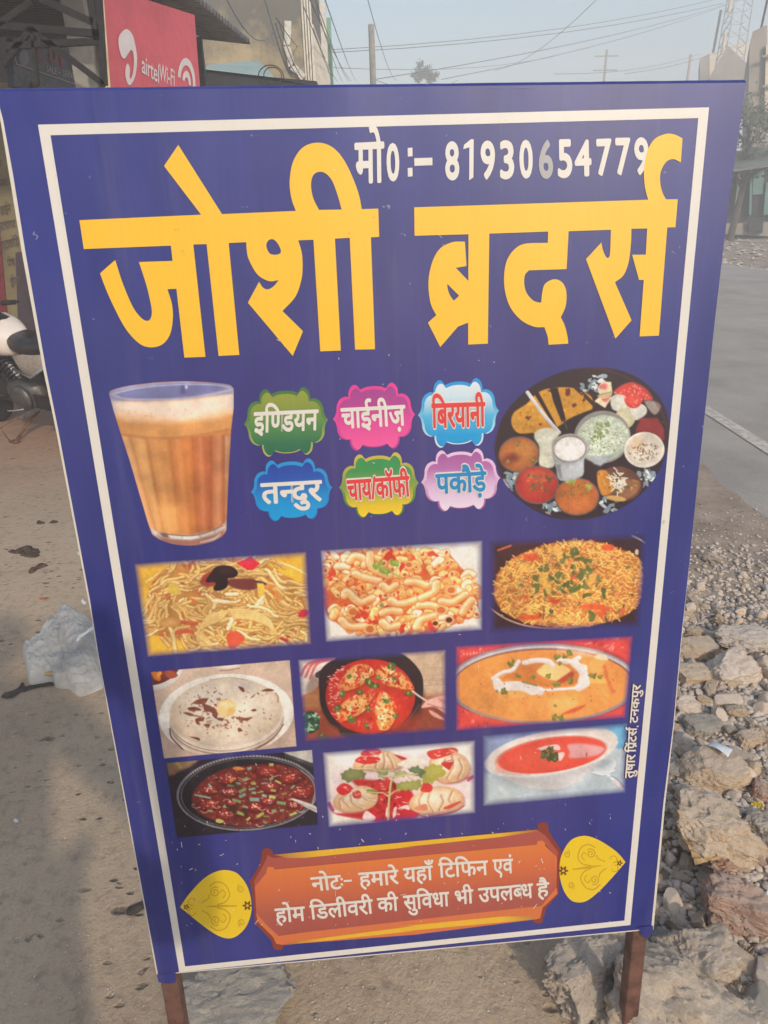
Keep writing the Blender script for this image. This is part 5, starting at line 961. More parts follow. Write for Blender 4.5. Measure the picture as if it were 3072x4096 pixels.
# --- red soup
def pic_soup():
    c = Ink((1900, 2880, 2560, 3260), 1659, 310, 13, (196, 206, 210))
    c.poly([(0, 0), (1659, 0), (1659, 290), (1200, 320), (0, 560)], (136, 150, 186), 30); c.poly([(1150, 40), (1659, 0), (1659, 290), (1380, 310)], (110, 178, 214), 40); c.poly([(1180, 40), (1330, 40), (1420, 300), (1250, 290)], (176, 200, 216), 40, a=.5)
    c.poly([(0, 620), (200, 540), (1400, 290), (1659, 280), (1659, 955), (0, 955)], (192, 204, 210), 10); c.poly([(200, 560), (1000, 680), (1400, 420), (1560, 560), (1200, 760), (600, 740)], (168, 180, 190), 50, a=.8); c.tube([(260, 680), (320, 760), (330, 820)], 40, (216, 224, 222), a=.6, soft=16)
    c.ell(1290, 465, 130, 92, -18, (150, 160, 172), soft=14, a=.6); c.ell(1300, 455, 122, 74, -16, (176, 184, 192), (214, 218, 222)); c.ell(1285, 430, 90, 40, -16, (150, 158, 168), soft=12, a=.8); c.tube([(1180, 520), (1290, 545), (1400, 500)], 14, (232, 234, 236), soft=4)
    c.tube([(1340, 560), (1400, 620), (1480, 700)], 44, (190, 200, 208), (120, 134, 150), (236, 240, 242)); c.tube([(1400, 610), (1480, 690)], 22, (226, 196, 186)); c.tube([(1360, 560), (1440, 600), (1500, 680)], 6, (90, 106, 130))
    c.poly([(90, 440), (110, 400), (200, 300), (420, 190), (700, 120), (1000, 85), (1280, 85), (1400, 130), (1435, 200), (1400, 290), (1280, 390), (1200, 450), (1100, 560), (980, 640), (840, 690), (720, 695), (560, 680), (400, 630), (280, 560), (180, 540), (110, 490)], (214, 208, 206), 8, True)
    c.poly([(300, 560), (600, 560), (1000, 480), (1250, 400), (1080, 570), (900, 670), (720, 690), (480, 650)], (186, 182, 186), 40, True, .8); c.tube([(240, 545), (500, 560), (800, 530), (1100, 450), (1330, 340), (1425, 220)], 26, (228, 220, 216), a=.9, soft=8)
    c.ell(770, 320, 640, 210, -9.5, (230, 214, 204), (222, 210, 204), soft=10); c.ell(770, 342, 560, 172, -8, (214, 120, 104), soft=6); c.ell(775, 352, 540, 168, -8.5, (234, 88, 66), (226, 76, 60), soft=4)
    c.ell(520, 420, 260, 90, -6, (234, 92, 68), soft=50, a=.7); c.poly([(930, 250), (1040, 235), (1250, 260), (1300, 300), (1200, 360), (960, 380), (950, 320)], (224, 160, 160), 14, True); c.blob(1120, 345, 22, (176, 70, 60), 6); c.tube([(220, 440), (240, 500), (280, 520)], 22, (240, 160, 140), a=.8, soft=8)
    for p in ([(620, 290), (700, 260), (830, 245), (850, 300), (740, 290)], [(840, 330), (900, 330), (870, 400), (840, 400)], [(660, 275), (700, 300), (650, 300)]): c.poly(p, (238, 200, 196), 5, True)
    for x, y, r in ((690, 345, 52), (750, 310, 46), (790, 360, 50), (740, 360, 50), (810, 395, 36), (760, 280, 28)): herb(c, x, y, r, (84, 92, 52), (128, 130, 70))
    c.tube([(455, 365), (465, 395)], 8, (244, 190, 176)); c.tube([(600, 328), (612, 325)], 9, (244, 190, 176))
    c.tone(0.05, 2, 6); c.feather([(70, 150), (1540, 20), (1512, 730), (78, 868)], 70); c.build('soup_picture', PW, m_ink, 'printed white bowl of red soup')
pic_soup()
# ------------------------------------------------------------------ ground, verge, road
def ground_h(x, y):
    n1 = noise.noise(Vector((x*0.55, y*0.55, 2.0))); n2 = noise.noise(Vector((x*2.6, y*2.6, 5.0))); n3 = noise.noise(Vector((x*9, y*9, 7.0)))
    h = 0.010*n1+0.006*n2+0.0018*n3
    heap = max(0.0, min(1.0, (x-0.40)/0.30))*max(0.0, min(1.0, (1.95-x)/0.5))*max(0.0, min(1.0, (y+0.6)/0.8))*max(0.0, min(1.0, (4.2-y)/1.5))
    h += heap*(0.022+0.026*n2+0.012*n3)
    fade = max(0.0, 1-max(0, math.hypot(x, y-2)-6)/10); h *= fade
    sl = lambda a: (lambda t: t*t*(3-2*t))(max(0.0, min(1.0, a)))
    h -= 0.21*sl((y-2.7)/2.2)*sl((-x-0.9)/1.0)
    if x > 1.9: h -= min(1.0, (x-1.9)/0.3)*0.012
    return h
def axis(segs):
    r = [segs[0][0]]
    for a, b, s in segs: n = max(1, int(round((b-a)/s))); r += [a+(b-a)*(i+1)/n for i in range(n)]
    return r
gx = axis([(-280, -60, 55), (-60, -10, 10), (-10, -3, 0.7), (-3, -1.6, 0.1), (-1.6, 2.4, 0.022), (2.4, 6, 0.3), (6, 20, 2), (20, 60, 10), (60, 280, 55)])
gy = axis([(-280, -40, 60), (-40, -4, 6), (-4, 0, 0.4), (0, 3.6, 0.022), (3.6, 6, 0.08), (6, 12, 0.5), (12, 60, 6), (60, 280, 55)])
gv = [(x, y, ground_h(x, y)) for y in gy for x in gx]; nx = len(gx)
gf = [(j*nx+i, j*nx+i+1, (j+1)*nx+i+1, (j+1)*nx+i) for j in range(len(gy)-1) for i in range(nx-1)]
m = NT('dusty_ground'); co = m.coord('Object')
sep = m.n('SeparateXYZ'); m.l(co, sep.inputs[0])
big = m.noise(0.8, 5, 0.6); fine = m.noise(26, 7, 0.68); fine2 = m.noise(120, 4, 0.6)
c_slab = m.ramp(big, [(0.28, rgb((164, 142, 118))), (0.5, rgb((186, 164, 138))), (0.75, rgb((200, 178, 152)))])
c_verge = m.ramp(m.noise(3.0, 6, 0.65), [(0.3, rgb((128, 114, 100))), (0.5, rgb((158, 142, 126))), (0.72, rgb((180, 164, 147)))])
edge = m.math('ADD', sep.outputs[0], m.math('MULTIPLY', m.math('SUBTRACT', m.noise(2.4, 4, 0.6), 0.5), 0.5))
isv = m.ramp(m.math('ADD', edge, 0.0), [(0.36, 0.0), (0.62, 1.0)])
base = m.mix(isv, c_slab, c_verge)
# redder and darker towards the shops on the left
redn = m.math('MULTIPLY', m.ramp(m.math('MULTIPLY', sep.outputs[1], 0.1), [(0.36, 0.0), (0.52, 0.75)]), m.ramp(m.math('MULTIPLY', sep.outputs[0], -0.1), [(0.05, 0.0), (0.16, 1.0)]))
base = m.mix(redn, base, rgb((160, 122, 98)))
base = m.mix(m.ramp(fine, [(0.30, 0.42), (0.50, 0.0)]), base, rgb((104, 92, 80)))
base = m.mix(m.ramp(fine2, [(0.3, 0.2), (0.48, 0.0)]), base, rgb((92, 82, 74)))
# pocks: small hollows lying at a slant
pv = m.coord('Object', (15, 30, 15), (0, 0, 0.35)); pd = m.n('TexVoronoi'); pd.inputs['Scale'].default_value = 1.0; pd.inputs['Randomness'].default_value = 1.0; m.l(pv, pd.inputs['Vector'])
pk = m.ramp(pd.outputs['Distance'], [(0.10, 1.0), (0.20, 0.0)])
pk = m.math('MULTIPLY', pk, m.ramp(m.noise(2.3, 3, 0.6), [(0.42, 0.0), (0.56, 1.0)]))
pk = m.math('MULTIPLY', pk, m.ramp(m.noise(41, 2, 0.5), [(0.40, 0.0), (0.5, 1.0)]))
base = m.mix(m.math('MULTIPLY', pk, 0.8), base, rgb((84, 74, 66)))
pv2 = m.coord('Object', (6.5, 13, 6.5), (0, 0, 0.3)); pd2 = m.n('TexVoronoi'); pd2.inputs['Scale'].default_value = 1.0; m.l(pv2, pd2.inputs['Vector'])
pk2 = m.math('MULTIPLY', m.ramp(pd2.outputs['Distance'], [(0.08, 1.0), (0.17, 0.0)]), m.ramp(m.noise(17, 3, 0.6), [(0.45, 0.0), (0.55, 1.0)])); pk2 = m.math('MULTIPLY', pk2, m.ramp(edge, [(0.35, 1.0), (0.6, 0.0)]))
base = m.mix(m.math('MULTIPLY', pk2, 0.75), base, rgb((96, 84, 74))); pk = m.math('MAXIMUM', pk, pk2)
st = m.ramp(m.noise(0.7, 4, 0.7, m.coord('Object', (1.6, 5, 1))), [(0.60, 0.0), (0.72, 0.4)]); base = m.mix(st, base, rgb((112, 102, 92)))
hgt = m.math('SUBTRACT', m.math('ADD', m.math('MULTIPLY', fine, 0.7), m.math('MULTIPLY', fine2, 0.35)), m.math('MULTIPLY', pk, 0.9))
m_ground = m.set(base, 0.93, 0.2, 0.0, m.bump(hgt, 0.8, 0.013))
gm = mesh('ground', gv, gf); tag(link('ground', gm, m_ground, smooth=True), kind='structure')
# road
m = NT('old_asphalt'); f1 = m.noise(1.4, 6, 0.62); f2 = m.noise(160, 3, 0.7); f3 = m.voro(140)
c = m.ramp(f1, [(0.3, rgb((154, 147, 138))), (0.55, rgb((174, 167, 157))), (0.78, rgb((190, 182, 170)))])
c = m.mix(m.ramp(f2, [(0.35, 0.5), (0.6, 0.0)]), c, rgb((112, 109, 106)))
c = m.mix(m.ramp(m.noise(1.0, 4, 0.6, m.coord('Object', (1.2, 0.12, 1))), [(0.5, 0.0), (0.75, 0.35)]), c, rgb((130, 126, 122)))
m_road = m.set(c, 0.88, 0.3, 0.0, m.bump(f3, 0.35, 0.006))
RX0, RX1 = 2.0, 8.6
rv, rf = [], []; rr = random.Random(3)
ry = axis([(-60, -2, 4), (-2, 8, 0.12), (8, 30, 0.8), (30, 270, 15)])
for y in ry:
    x0 = RX0+0.16*noise.noise(Vector((y*0.9, 1, 0)))+0.05*noise.noise(Vector((y*5, 2, 0)))
    x1 = RX1+0.35*noise.noise(Vector((y*0.35, 4, 0)))
    for x, z in ((x0-0.03, -0.02), (x0+0.03, 0.001), (x0+0.4, 0.006), (5.2, 0.03), (x1-0.3, 0.008), (x1, -0.02)): rv.append((x, y, z))
for j in range(len(ry)-1):
    for i in range(5): rf.append((j*6+i, j*6+i+1, (j+1)*6+i+1, (j+1)*6+i))
road = tag(link('road', mesh('road', rv, rf), m_road, smooth=True), kind='structure')
m = NT('worn_line_paint'); m_line = m.set(m.mix(m.ramp(m.noise(22, 5, 0.7), [(0.38, 0.15), (0.6, 0.9)]), rgb((214, 204, 190)), rgb((160, 153, 144))), 0.8)
lv = []; ly = axis([(-20, 8, 0.25), (8, 120, 4)])
for y in ly:
    for x in (2.50, 2.61): lv.append((x, y, 0.0115+0.024*(x-2.4)/2.8))
link('edge_line', mesh('edge_line', lv, [(2*i, 2*i+1, 2*i+3, 2*i+2) for i in range(len(ly)-1)]), m_line, road)
# dark stains on the ground: thin dried sheets
m = NT('dried_stain'); m_stain = m.set(m.ramp(m.noise(30, 4, 0.6), [(0.35, rgb((62, 56, 50))), (0.7, rgb((94, 84, 74)))]), 0.75, 0.3)
def stain(pts, name='wet_stain'):
    p = [gnd(x, y) for x, y in pts]; c = sum(p)/len(p); q = catmull([a[:2] for a in p], True, 4)
    vs = [(c[0], c[1], ground_h(c[0], c[1])+0.006)]+[(a[0], a[1], ground_h(a[0], a[1])+0.004) for a in q]
    n = len(q); tag(link(name, mesh(name, vs, [(0, 1+i, 1+(i+1) % n) for i in range(n)]), m_stain), kind='structure')
zg = Z((0, 2350, 480, 2950), 1659); zd = Z((0, 1750, 420, 2450), 1327)
stain([zg(q) for q in ((25, 1530), (60, 1470), (150, 1440), (250, 1400), (300, 1330), (330, 1330), (340, 1370), (300, 1400), (400, 1370), (600, 1330), (740, 1300), (760, 1370), (680, 1360), (420, 1420), (350, 1450), (300, 1430), (220, 1470), (180, 1530))])
stain([zl(q) for q in ((760, 1290), (775, 1250), (830, 1225), (880, 1205), (900, 1225), (880, 1250), (820, 1290), (785, 1300))])
# ------------------------------------------------------------------ stones
def rock_mesh(name, kind, seed):
    r = random.Random(seed); bm = bmesh.new(); sv = Vector((seed*3.1, seed*1.7, seed*0.9))
    if kind == 'pebble':
        bmesh.ops.create_icosphere(bm, subdivisions=4, radius=0.5); fl = r.uniform(0.5, 0.8); wd = r.uniform(0.65, 0.95)
        cuts = [(Vector((r.gauss(0, 1), r.gauss(0, 1), r.gauss(0, 1))).normalized(), r.uniform(0.24, 0.40)) for _ in range(r.randint(9, 15))]
        for v in bm.verts:
            p = v.co.copy()
            for n, d in cuts:
                e = p.dot(n)-d
                if e > 0: p -= n*e*0.93
            p *= 1+0.07*noise.noise(p*2.4+sv)+0.035*noise.noise(p*7+sv)+0.02*noise.noise(p*17+sv); v.co = Vector((p.x, p.y*wd, p.z*fl))
    else:
        bmesh.ops.create_cube(bm, size=1.0); bmesh.ops.subdivide_edges(bm, edges=bm.edges[:], cuts=33, use_grid_fill=True)
        asp = {'chunk': (1, 0.72, 0.55), 'brick': (1, 0.55, 0.42), 'slab': (1, 0.75, 0.34)}[kind]
        cuts = [(Vector((r.gauss(0, 1), r.gauss(0, 1), r.gauss(0, 0.8))).normalized(), r.uniform(0.36, 0.52)) for _ in range(7 if kind != 'brick' else 3)]
        for v in bm.verts:
            p = v.co.copy(); s = p.length; q = p.normalized()*min(s, 0.60+0.12*r.random()*0)
            p = p.lerp(q, 0.55)
            for n, d in cuts:
                e = p.dot(n)-d
                if e > 0: p -= n*e*0.95
            a = 0.10*noise.noise(p*3+sv)+0.055*noise.noise(p*8+sv)+0.034*noise.noise(p*19+sv)+0.022*noise.noise(p*38+sv)+0.014*noise.noise(p*75+sv)+0.02*(1-2*abs(noise.noise(p*13-sv)))
            p += p.normalized()*a*(1.0 if kind != 'brick' else 0.6); v.co = Vector((p.x*asp[0], p.y*asp[1], p.z*asp[2]))
    z0 = min(v.co.z for v in bm.verts); bmesh.ops.translate(bm, verts=bm.verts, vec=(0, 0, -z0))
    me = bpy.data.meshes.new(name); bm.to_mesh(me); bm.free()
    me.polygons.foreach_set('use_smooth', [True]*len(me.polygons)); me.set_sharp_from_angle(angle=math.radians(24 if kind == 'pebble' else 34)); return me
def stone_mat(name, a, b, dust=(176, 162, 145), rough=1.0):
    m = NT(name); oi = m.n('ObjectInfo'); r = oi.outputs['Random']
    n1 = m.noise(5, 6, 0.65); n2 = m.noise(38, 6, 0.7)
    c = m.mix(m.ramp(n1, [(0.3, 0.0), (0.7, 1.0)]), rgb(a), rgb(b))
    hs = m.n('HueSaturation'); m.l(m.math('ADD', 0.80, m.math('MULTIPLY', r, 0.4)), hs.inputs['Value']); m.l(m.math('ADD', 0.7, m.math('MULTIPLY', r, 0.5)), hs.inputs['Saturation']); m.l(c, hs.inputs['Color']); c = hs.outputs[0]
    c = m.mix(m.ramp(n2, [(0.34, 0.55), (0.5, 0.0)]), c, rgb(tuple(int(x*0.62) for x in a)))
    ge = m.n('NewGeometry'); sx = m.n('SeparateXYZ'); m.l(ge.outputs['Normal'], sx.inputs[0])
    d = m.math('MULTIPLY', m.ramp(sx.outputs[2], [(0.35, 0.0), (0.9, 1.0)]), m.ramp(n1, [(0.3, 0.25), (0.7, 0.75)])); c = m.mix(d, c, rgb(dust))
    return m.set(c, 0.95, 0.2, 0.0, m.bump(n2, 0.55*rough, 0.012, m.bump(m.noise(130, 3, 0.6), 0.3*rough, 0.004)))
m_tan = stone_mat('tan_rubble', (182, 156, 128), (204, 184, 160), (200, 186, 168)); m_red = stone_mat('red_brick_rubble', (178, 134, 110), (192, 156, 134), (200, 178, 160)); m_gry = stone_mat('grey_rubble', (146, 138, 127), (174, 164, 150), (188, 178, 164)); m_peb = stone_mat('river_pebble', (184, 164, 146), (208, 190, 172), (212, 196, 178), 0.5)
big_stones = []
def stone(x, y, wpx, kind, seed, mat, label, rot=0.0, tilt=(0, 0), sink=0.22, z=None, sc=(1, 1, 1), name='stone', cat='stone', group=None):
    p = gnd(x, y); dist = np.linalg.norm(p-CAM); w = wpx*dist/F/1.02
    me = rock_mesh(name, kind, seed); o = link(name, me, mat); h = max(v.co.z for v in me.vertices)*w*sc[2]
    gz = ground_h(p[0], p[1]) if z is None else z
    # the photo point is the middle of the visible body, so step back along the sight line by half its height
    hm = (h*(1-sink))/2; t = (gz+hm-CAMH)/ray(x, y)[2]; q = CAM+ray(x, y)*t
    o.location = (q[0], q[1], gz-h*sink); o.scale = (w*sc[0], w*sc[1], w*sc[2]); o.rotation_euler = (tilt[0], tilt[1], rot)
    big_stones.append((q[0], q[1], w*0.42*max(sc[0], sc[1]*0.8))); return tag(o, label, cat, group)
zA = Z((2560, 2800, 3072, 3500), 1618); zB = Z((2100, 3400, 3072, 4096), 1659); zC = Z((2600, 2000, 3072, 2900), 1160)
stone(*zA((900, 860)), 205, 'brick', 11, m_tan, 'tan broken brick with a white scrap of paper lying on its top', 0.25, (0.12, 0.0), 0.15, sc=(1, 1.25, 1.15), name='broken_brick', cat='brick')
stone(*zA((900, 1600)), 265, 'chunk', 12, m_tan, 'large rough mortar lump resting on a dry golden leaf', -0.15, (0.1, 0.1), 0.15, sc=(1, 1.05, 1.0), name='rubble_lump', cat='rubble')
stone(*zA((1375, 1905)), 125, 'pebble', 13, m_red, 'reddish brown oblong stone beside the lump on the golden leaf', -0.7, (0, 0), 0.2, sc=(1, 0.75, 0.8))
stone(*zA((1590, 1640)), 150, 'chunk', 14, m_tan, 'pale rough lump cut by the right edge below the yellow wrapper', 0.5, (0, 0), 0.15, name='rubble_lump', cat='rubble')
stone(*zA((1560, 1150)), 90, 'chunk', 15, m_red, 'brown angular stone at the right edge above the yellow wrapper', 0.9, (0, 0), 0.15)
stone(*zA((450, 880)), 95, 'slab', 16, m_gry, 'flat grey stone touching the board edge left of the tan broken brick', 0.3, (0, 0), 0.2)
stone(*zA((640, 1180)), 90, 'pebble', 17, m_tan, 'tan potato shaped stone below the tan broken brick', -0.6, (0, 0), 0.2)
stone(*zA((800, 290)), 115, 'slab', 18, m_gry, 'flat grey slab stone among the pebbles above the tan broken brick', 0.1, (0.1, 0), 0.2)
stone(*zA((1440, 830)), 70, 'pebble', 19, m_tan, 'round tan stone right of the white paper scrap', 0.2, (0, 0), 0.2)
stone(*zA((1250, 700)), 80, 'brick', 20, m_tan, 'small tan brick piece touching the corner of the white paper scrap', -0.6, (0, 0.1), 0.2)
stone(*zB((1165, 700)), 215, 'chunk', 21, m_tan, 'pale rough stone block just right of the right steel leg', 0.2, (0.05, 0), 0.12, sc=(1, 1.1, 1.1), name='rubble_lump', cat='rubble')
stone(*zB((1090, 1080)), 400, 'chunk', 22, m_tan, 'biggest pale lump at the foot of the right steel leg', -0.5, (0, 0.05), 0.18, sc=(1.0, 0.95, 0.85), name='rubble_lump', cat='rubble')
stone(*zB((1500, 370)), 215, 'chunk', 23, m_red, 'smooth pinkish brown block below the dry brown leaf', -0.3, (0.1, 0), 0.15, sc=(1, 0.95, 1.0))
stone(*zB((395, 850)), 285, 'chunk', 24, m_tan, 'rough wedge shaped lump behind the board inside the right leg', 0.55, (0, 0.15), 0.15, sc=(1, 0.9, 0.9), name='rubble_lump', cat='rubble')
stone(*zB((660, 640)), 170, 'chunk', 25, m_tan, 'rough lump hugging the back of the right steel leg', 0.1, (0, 0), 0.2, name='rubble_lump', cat='rubble')
stone(*zB((560, 1130)), 110, 'chunk', 26, m_tan, 'narrow lump at the bottom edge left of the right steel leg', 1.2, (0, 0), 0.2, name='rubble_lump', cat='rubble')
stone(*zB((1625, 1030)), 110, 'pebble', 27, m_gry, 'pale grey upright stone in the lower right corner', 1.3, (0, 0), 0.15)
stone(*zB((1510, 1130)), 105, 'chunk', 28, m_gry, 'grey blocky stone at the bottom edge near the lower right corner', 0.4, (0, 0), 0.2)
stone(*zB((1425, 740)), 120, 'slab', 29, m_tan, 'flat tan stone right of the pale rough stone block', -0.9, (0.1, 0.1), 0.2)
stone(*zB((1190, 480)), 85, 'pebble', 30, m_tan, 'small tan stone left of the smooth pinkish brown block', 0.4, (0, 0), 0.2)
stone(*zB((1270, 455)), 60, 'pebble', 31, m_tan, 'small blunt stone touching the smooth pinkish brown block', 0.4, (0, 0), 0.2)
stone(*zB((940, 590)), 80, 'slab', 32, m_gry, 'dark grey shard beside the torn corner of the board', -0.8, (0.2, 0.2), 0.2)
stone(*zl((1390, 1870)), 370, 'chunk', 33, m_gry, 'big grey rock beside the left steel leg under the board', 0.15, (0, 0.05), 0.25, sc=(1, 0.85, 0.7), name='rock', cat='rock')
stone(*zC((460, 1450)), 135, 'brick', 34, m_tan, 'gritty tan lump touching the board edge, upper of a pair', 0.1, (0.1, 0), 0.15, sc=(1, 1.1, 1.1), name='rubble_lump', cat='rubble')
stone(*zC((400, 1710)), 120, 'brick', 35, m_tan, 'gritty tan lump touching the board edge, lower of a pair', 0.0, (0.1, 0), 0.15, sc=(1, 1.2, 1.2), name='rubble_lump', cat='rubble')
stone(*zC((760, 1650)), 175, 'slab', 36, m_peb, 'smooth wide boulder in the middle of the pebble heap', 0.35, (0.2, 0), 0.15, sc=(1, 1, 1.4), name='boulder')
stone(*zC((950, 1370)), 180, 'slab', 37, m_peb, 'long dusty boulder at the upper edge of the pebble heap', -0.05, (0.05, 0), 0.2, sc=(1, 0.8, 1.1), name='boulder')
stone(*zC((380, 2010)), 95, 'slab', 38, m_peb, 'broad smooth stone leaning against the board edge in the pebble heap', 0.6, (0.2, 0), 0.2)
stone(*zC((770, 1960)), 100, 'pebble', 39, m_peb, 'knobbly pale stone below the smooth wide boulder', 0.2, (0, 0), 0.2)
# loose stones of the heap: the photo shows a few hundred, none with a mark of its own
pebs = [rock_mesh('stone', 'pebble', 100+i) for i in range(12)]; chk = [rock_mesh('stone', 'chunk', 140+i) for i in range(3)]
for me in pebs: me.materials.append(m_peb)
for me in chk:
    bm = bmesh.new(); bm.from_mesh(me); bm.to_mesh(me); bm.free(); me.materials.append(m_tan)
rs = random.Random(21); placed = list(big_stones); n_ = 0; tries = 0
while n_ < 290 and tries < 30000:
    tries += 1
    px, py = rs.uniform(2480, 3110), rs.uniform(2250, 4096); q = gnd(px, py)
    den = 1.0 if 2480 < py < 3080 else (0.35 if py < 2480 else 0.34)
    if rs.random() > den: continue
    if q[0] > 1.95+0.15*rs.random() or q[0] < 0.5: continue
    s = rs.choice([0.026, 0.034, 0.042, 0.052, 0.064, 0.08])*rs.uniform(0.85, 1.2)*(1.0 if py > 2560 else 0.7)
    if any((q[0]-a)**2+(q[1]-b)**2 < (c*0.74+s*0.36)**2 for a, b, c in placed): continue
    placed.append((q[0], q[1], s*0.5)); me = rs.choice(pebs) if rs.random() < 0.7 else rs.choice(chk)
    o = link('stone', me); o.location = (q[0], q[1], ground_h(q[0], q[1])-s*0.12); o.scale = (s*rs.uniform(0.9, 1.35), s*rs.uniform(0.9, 1.2), s*rs.uniform(0.85, 1.3)); o.rotation_euler = (rs.uniform(-.35, .35), rs.uniform(-.35, .35), rs.uniform(0, 6.28))
    tag(o, 'small dusty grey-tan stone lying loose in the heap right of the board', 'stone', 'loose small stones of the heap'); n_ += 1
# the small fry between them, joined
pb = []
for i in range(5):
    bm = bmesh.new(); bmesh.ops.create_icosphere(bm, subdivisions=2, radius=0.5); r = random.Random(i+60); cuts = [(Vector((r.gauss(0, 1), r.gauss(0, 1), r.gauss(0, 1))).normalized(), r.uniform(.3, .44)) for _ in range(4)]
    for v in bm.verts:
        p = v.co.copy()
        for n, d in cuts:
            e = p.dot(n)-d
            if e > 0: p -= n*e*.85
        v.co = Vector((p.x, p.y*r.uniform(.78, .82), p.z*.62))
    pb.append((np.array([v.co[:] for v in bm.verts]), np.array([[v.index for v in f.verts] for f in bm.faces]))); bm.free()
rs2 = np.random.RandomState(4); V_, F_ = [], []; nb = 0; k = 0
while k < 3400:
    px, py = rs2.uniform(2480, 3110), rs2.uniform(2180, 4096); q = gnd(px, py)
    if rs2.rand() > (1.0 if 2400 < py < 3080 else 0.4) or q[0] < 0.48 or q[0] > 2.0: continue
    s = rs2.uniform(0.010, 0.030); v, f = pb[rs2.randint(5)]; a = rs2.uniform(0, 6.28); c_, s_ = math.cos(a), math.sin(a); w = v*np.array([rs2.uniform(.8, 1.4), 1, rs2.uniform(.7, 1.2)])*s
    w = np.c_[w[:, 0]*c_-w[:, 1]*s_, w[:, 0]*s_+w[:, 1]*c_, w[:, 2]]+np.array([q[0], q[1], ground_h(q[0], q[1])+s*0.14]); V_.append(w); F_.append(f+nb); nb += len(v); k += 1
tag(link('pebbles', mesh('pebbles', np.concatenate(V_), np.concatenate(F_).tolist()), m_peb, smooth=True), kind='stuff')
# grit: too small and too many to count
gv, gf = [], []; rg = random.Random(9)
oc = [(1, 0, 0), (-1, 0, 0), (0, 1, 0), (0, -1, 0), (0, 0, 1), (0, 0, -1)]; of = [(0, 2, 4), (2, 1, 4), (1, 3, 4), (3, 0, 4), (2, 0, 5), (1, 2, 5), (3, 1, 5), (0, 3, 5)]
for k in range(6500):
    if k < 4600: px, py = rg.uniform(2450, 3110), rg.triangular(1950, 4096, 2500)
    else: px, py = rg.uniform(-40, 2500), rg.uniform(1900, 4096)
    q = gnd(px, py)
    if k < 4600 and (q[0] < 0.45 or q[0] > 2.15+rg.random()*0.3): continue
    s = rg.uniform(0.003, 0.012) if k < 4600 else rg.uniform(0.0015, 0.0042); a = rg.uniform(0, 6.28); ca, sa = math.cos(a), math.sin(a); b = len(gv); h = ground_h(q[0], q[1])
    for x, y, z in oc: x, y, z = x*rg.uniform(.6, 1.2), y*rg.uniform(.6, 1), z*rg.uniform(.4, .8); gv.append((q[0]+(x*ca-y*sa)*s, q[1]+(x*sa+y*ca)*s, h+(z+.25)*s))
    gf += [tuple(i+b for i in f) for f in of]
tag(link('gravel', mesh('gravel', gv, gf), m_peb), kind='stuff')
# ------------------------------------------------------------------ litter
def sheet_px(name, pts, mat, label, cat, bend=0.02, base=None, nu=10, thick=0.0006, seed=1, lift=0.004, crumple=0.0):
    """small loose sheet lying on what is under it, its outline read from the photo"""
    P = [gnd(x, y, base if base is not None else 0.0) for x, y in pts]
    P = [np.array([p[0], p[1], (ground_h(p[0], p[1]) if base is None else base)+lift]) for p in P]
    A, B, C_, D = P; vs, fs = [], []
    for j in range(nu+1):
        for i in range(nu+1):
            u, v = i/nu, j/nu; p = (A*(1-u)+B*u)*(1-v)+(D*(1-u)+C_*u)*v
            z = bend*(math.sin(u*3.1+seed)*0.5+0.5)*math.sin(v*2.6+0.3*seed)+crumple*abs(noise.noise(Vector((u*5+seed, v*5, seed)))); p = p+np.array([0, 0, max(0.0, z)]); vs.append(p)
    n = nu+1; fs = [(j*n+i, j*n+i+1, (j+1)*n+i+1, (j+1)*n+i) for j in range(nu) for i in range(nu)]
    o = link(name, mesh(name, vs, fs), mat, smooth=crumple == 0); md = o.modifiers.new('t', 'SOLIDIFY'); md.thickness = thick; return tag(o, label, cat)
m_paper = plain('scrap_paper', (206, 212, 216), 0.7, 0, 0.08, 40); m_gold = plain('dry_leaf_gold', (172, 142, 98), 0.55, 0, 0.35, 26, 0.4, 0.4); m_brown = plain('dry_leaf_brown', (170, 136, 112), 0.6, 0, 0.3, 26, 0.4, 0.4); m_wrap = plain('yellow_wrapper', (206, 184, 70), 0.3, 0, 0.35, 60, 0.6); m_foil = plain('clear_scrap', (176, 176, 176), 0.25, 0, 0.2, 30, 0.7)
tb = gnd(*zA((980, 700)))
sheet_px('paper_scrap', [zA((830, 622)), zA((935, 568)), zA((1157, 665)), zA((1100, 775))], m_paper, 'white folded scrap of paper on top of the tan broken brick', 'paper', 0.012, 0.098, lift=0.012)
sheet_px('dry_leaf', [zA((478, 1775)), zA((760, 1880)), zA((1070, 2000)), zA((690, 2085))], m_gold, 'dry golden leaf sticking out under the large mortar lump', 'leaf', 0.025, 0.075, seed=2, lift=0.0, crumple=0.012)
sheet_px('dry_leaf', [zB((1245, 95)), zB((1300, 40)), zB((1470, 130)), zB((1330, 235))], m_brown, 'curled brown leaf below the dry golden leaf', 'leaf', 0.03, 0.06, seed=3, lift=0.0, crumple=0.015)
sheet_px('sweet_wrapper', [zA((1392, 1335)), zA((1460, 1312)), zA((1560, 1330)), zA((1540, 1395))], m_wrap, 'crumpled yellow sweet wrapper near the right edge', 'wrapper', 0.01, 0.045, seed=4, lift=0.0, crumple=0.016)
sheet_px('plastic_scrap', [zB((1236, 303)), zB((1300, 232)), zB((1318, 240)), zB((1275, 322))], m_foil, 'clear plastic strip left of the pinkish brown block', 'plastic', 0.006, 0.03, seed=5)
sheet_px('paper_scrap', [zB((1636, 330)), zB((1650, 285)), zB((1690, 290)), zB((1670, 400))], m_paper, 'white paper bit cut by the right edge near the pinkish block', 'paper', 0.01, 0.06, seed=6)
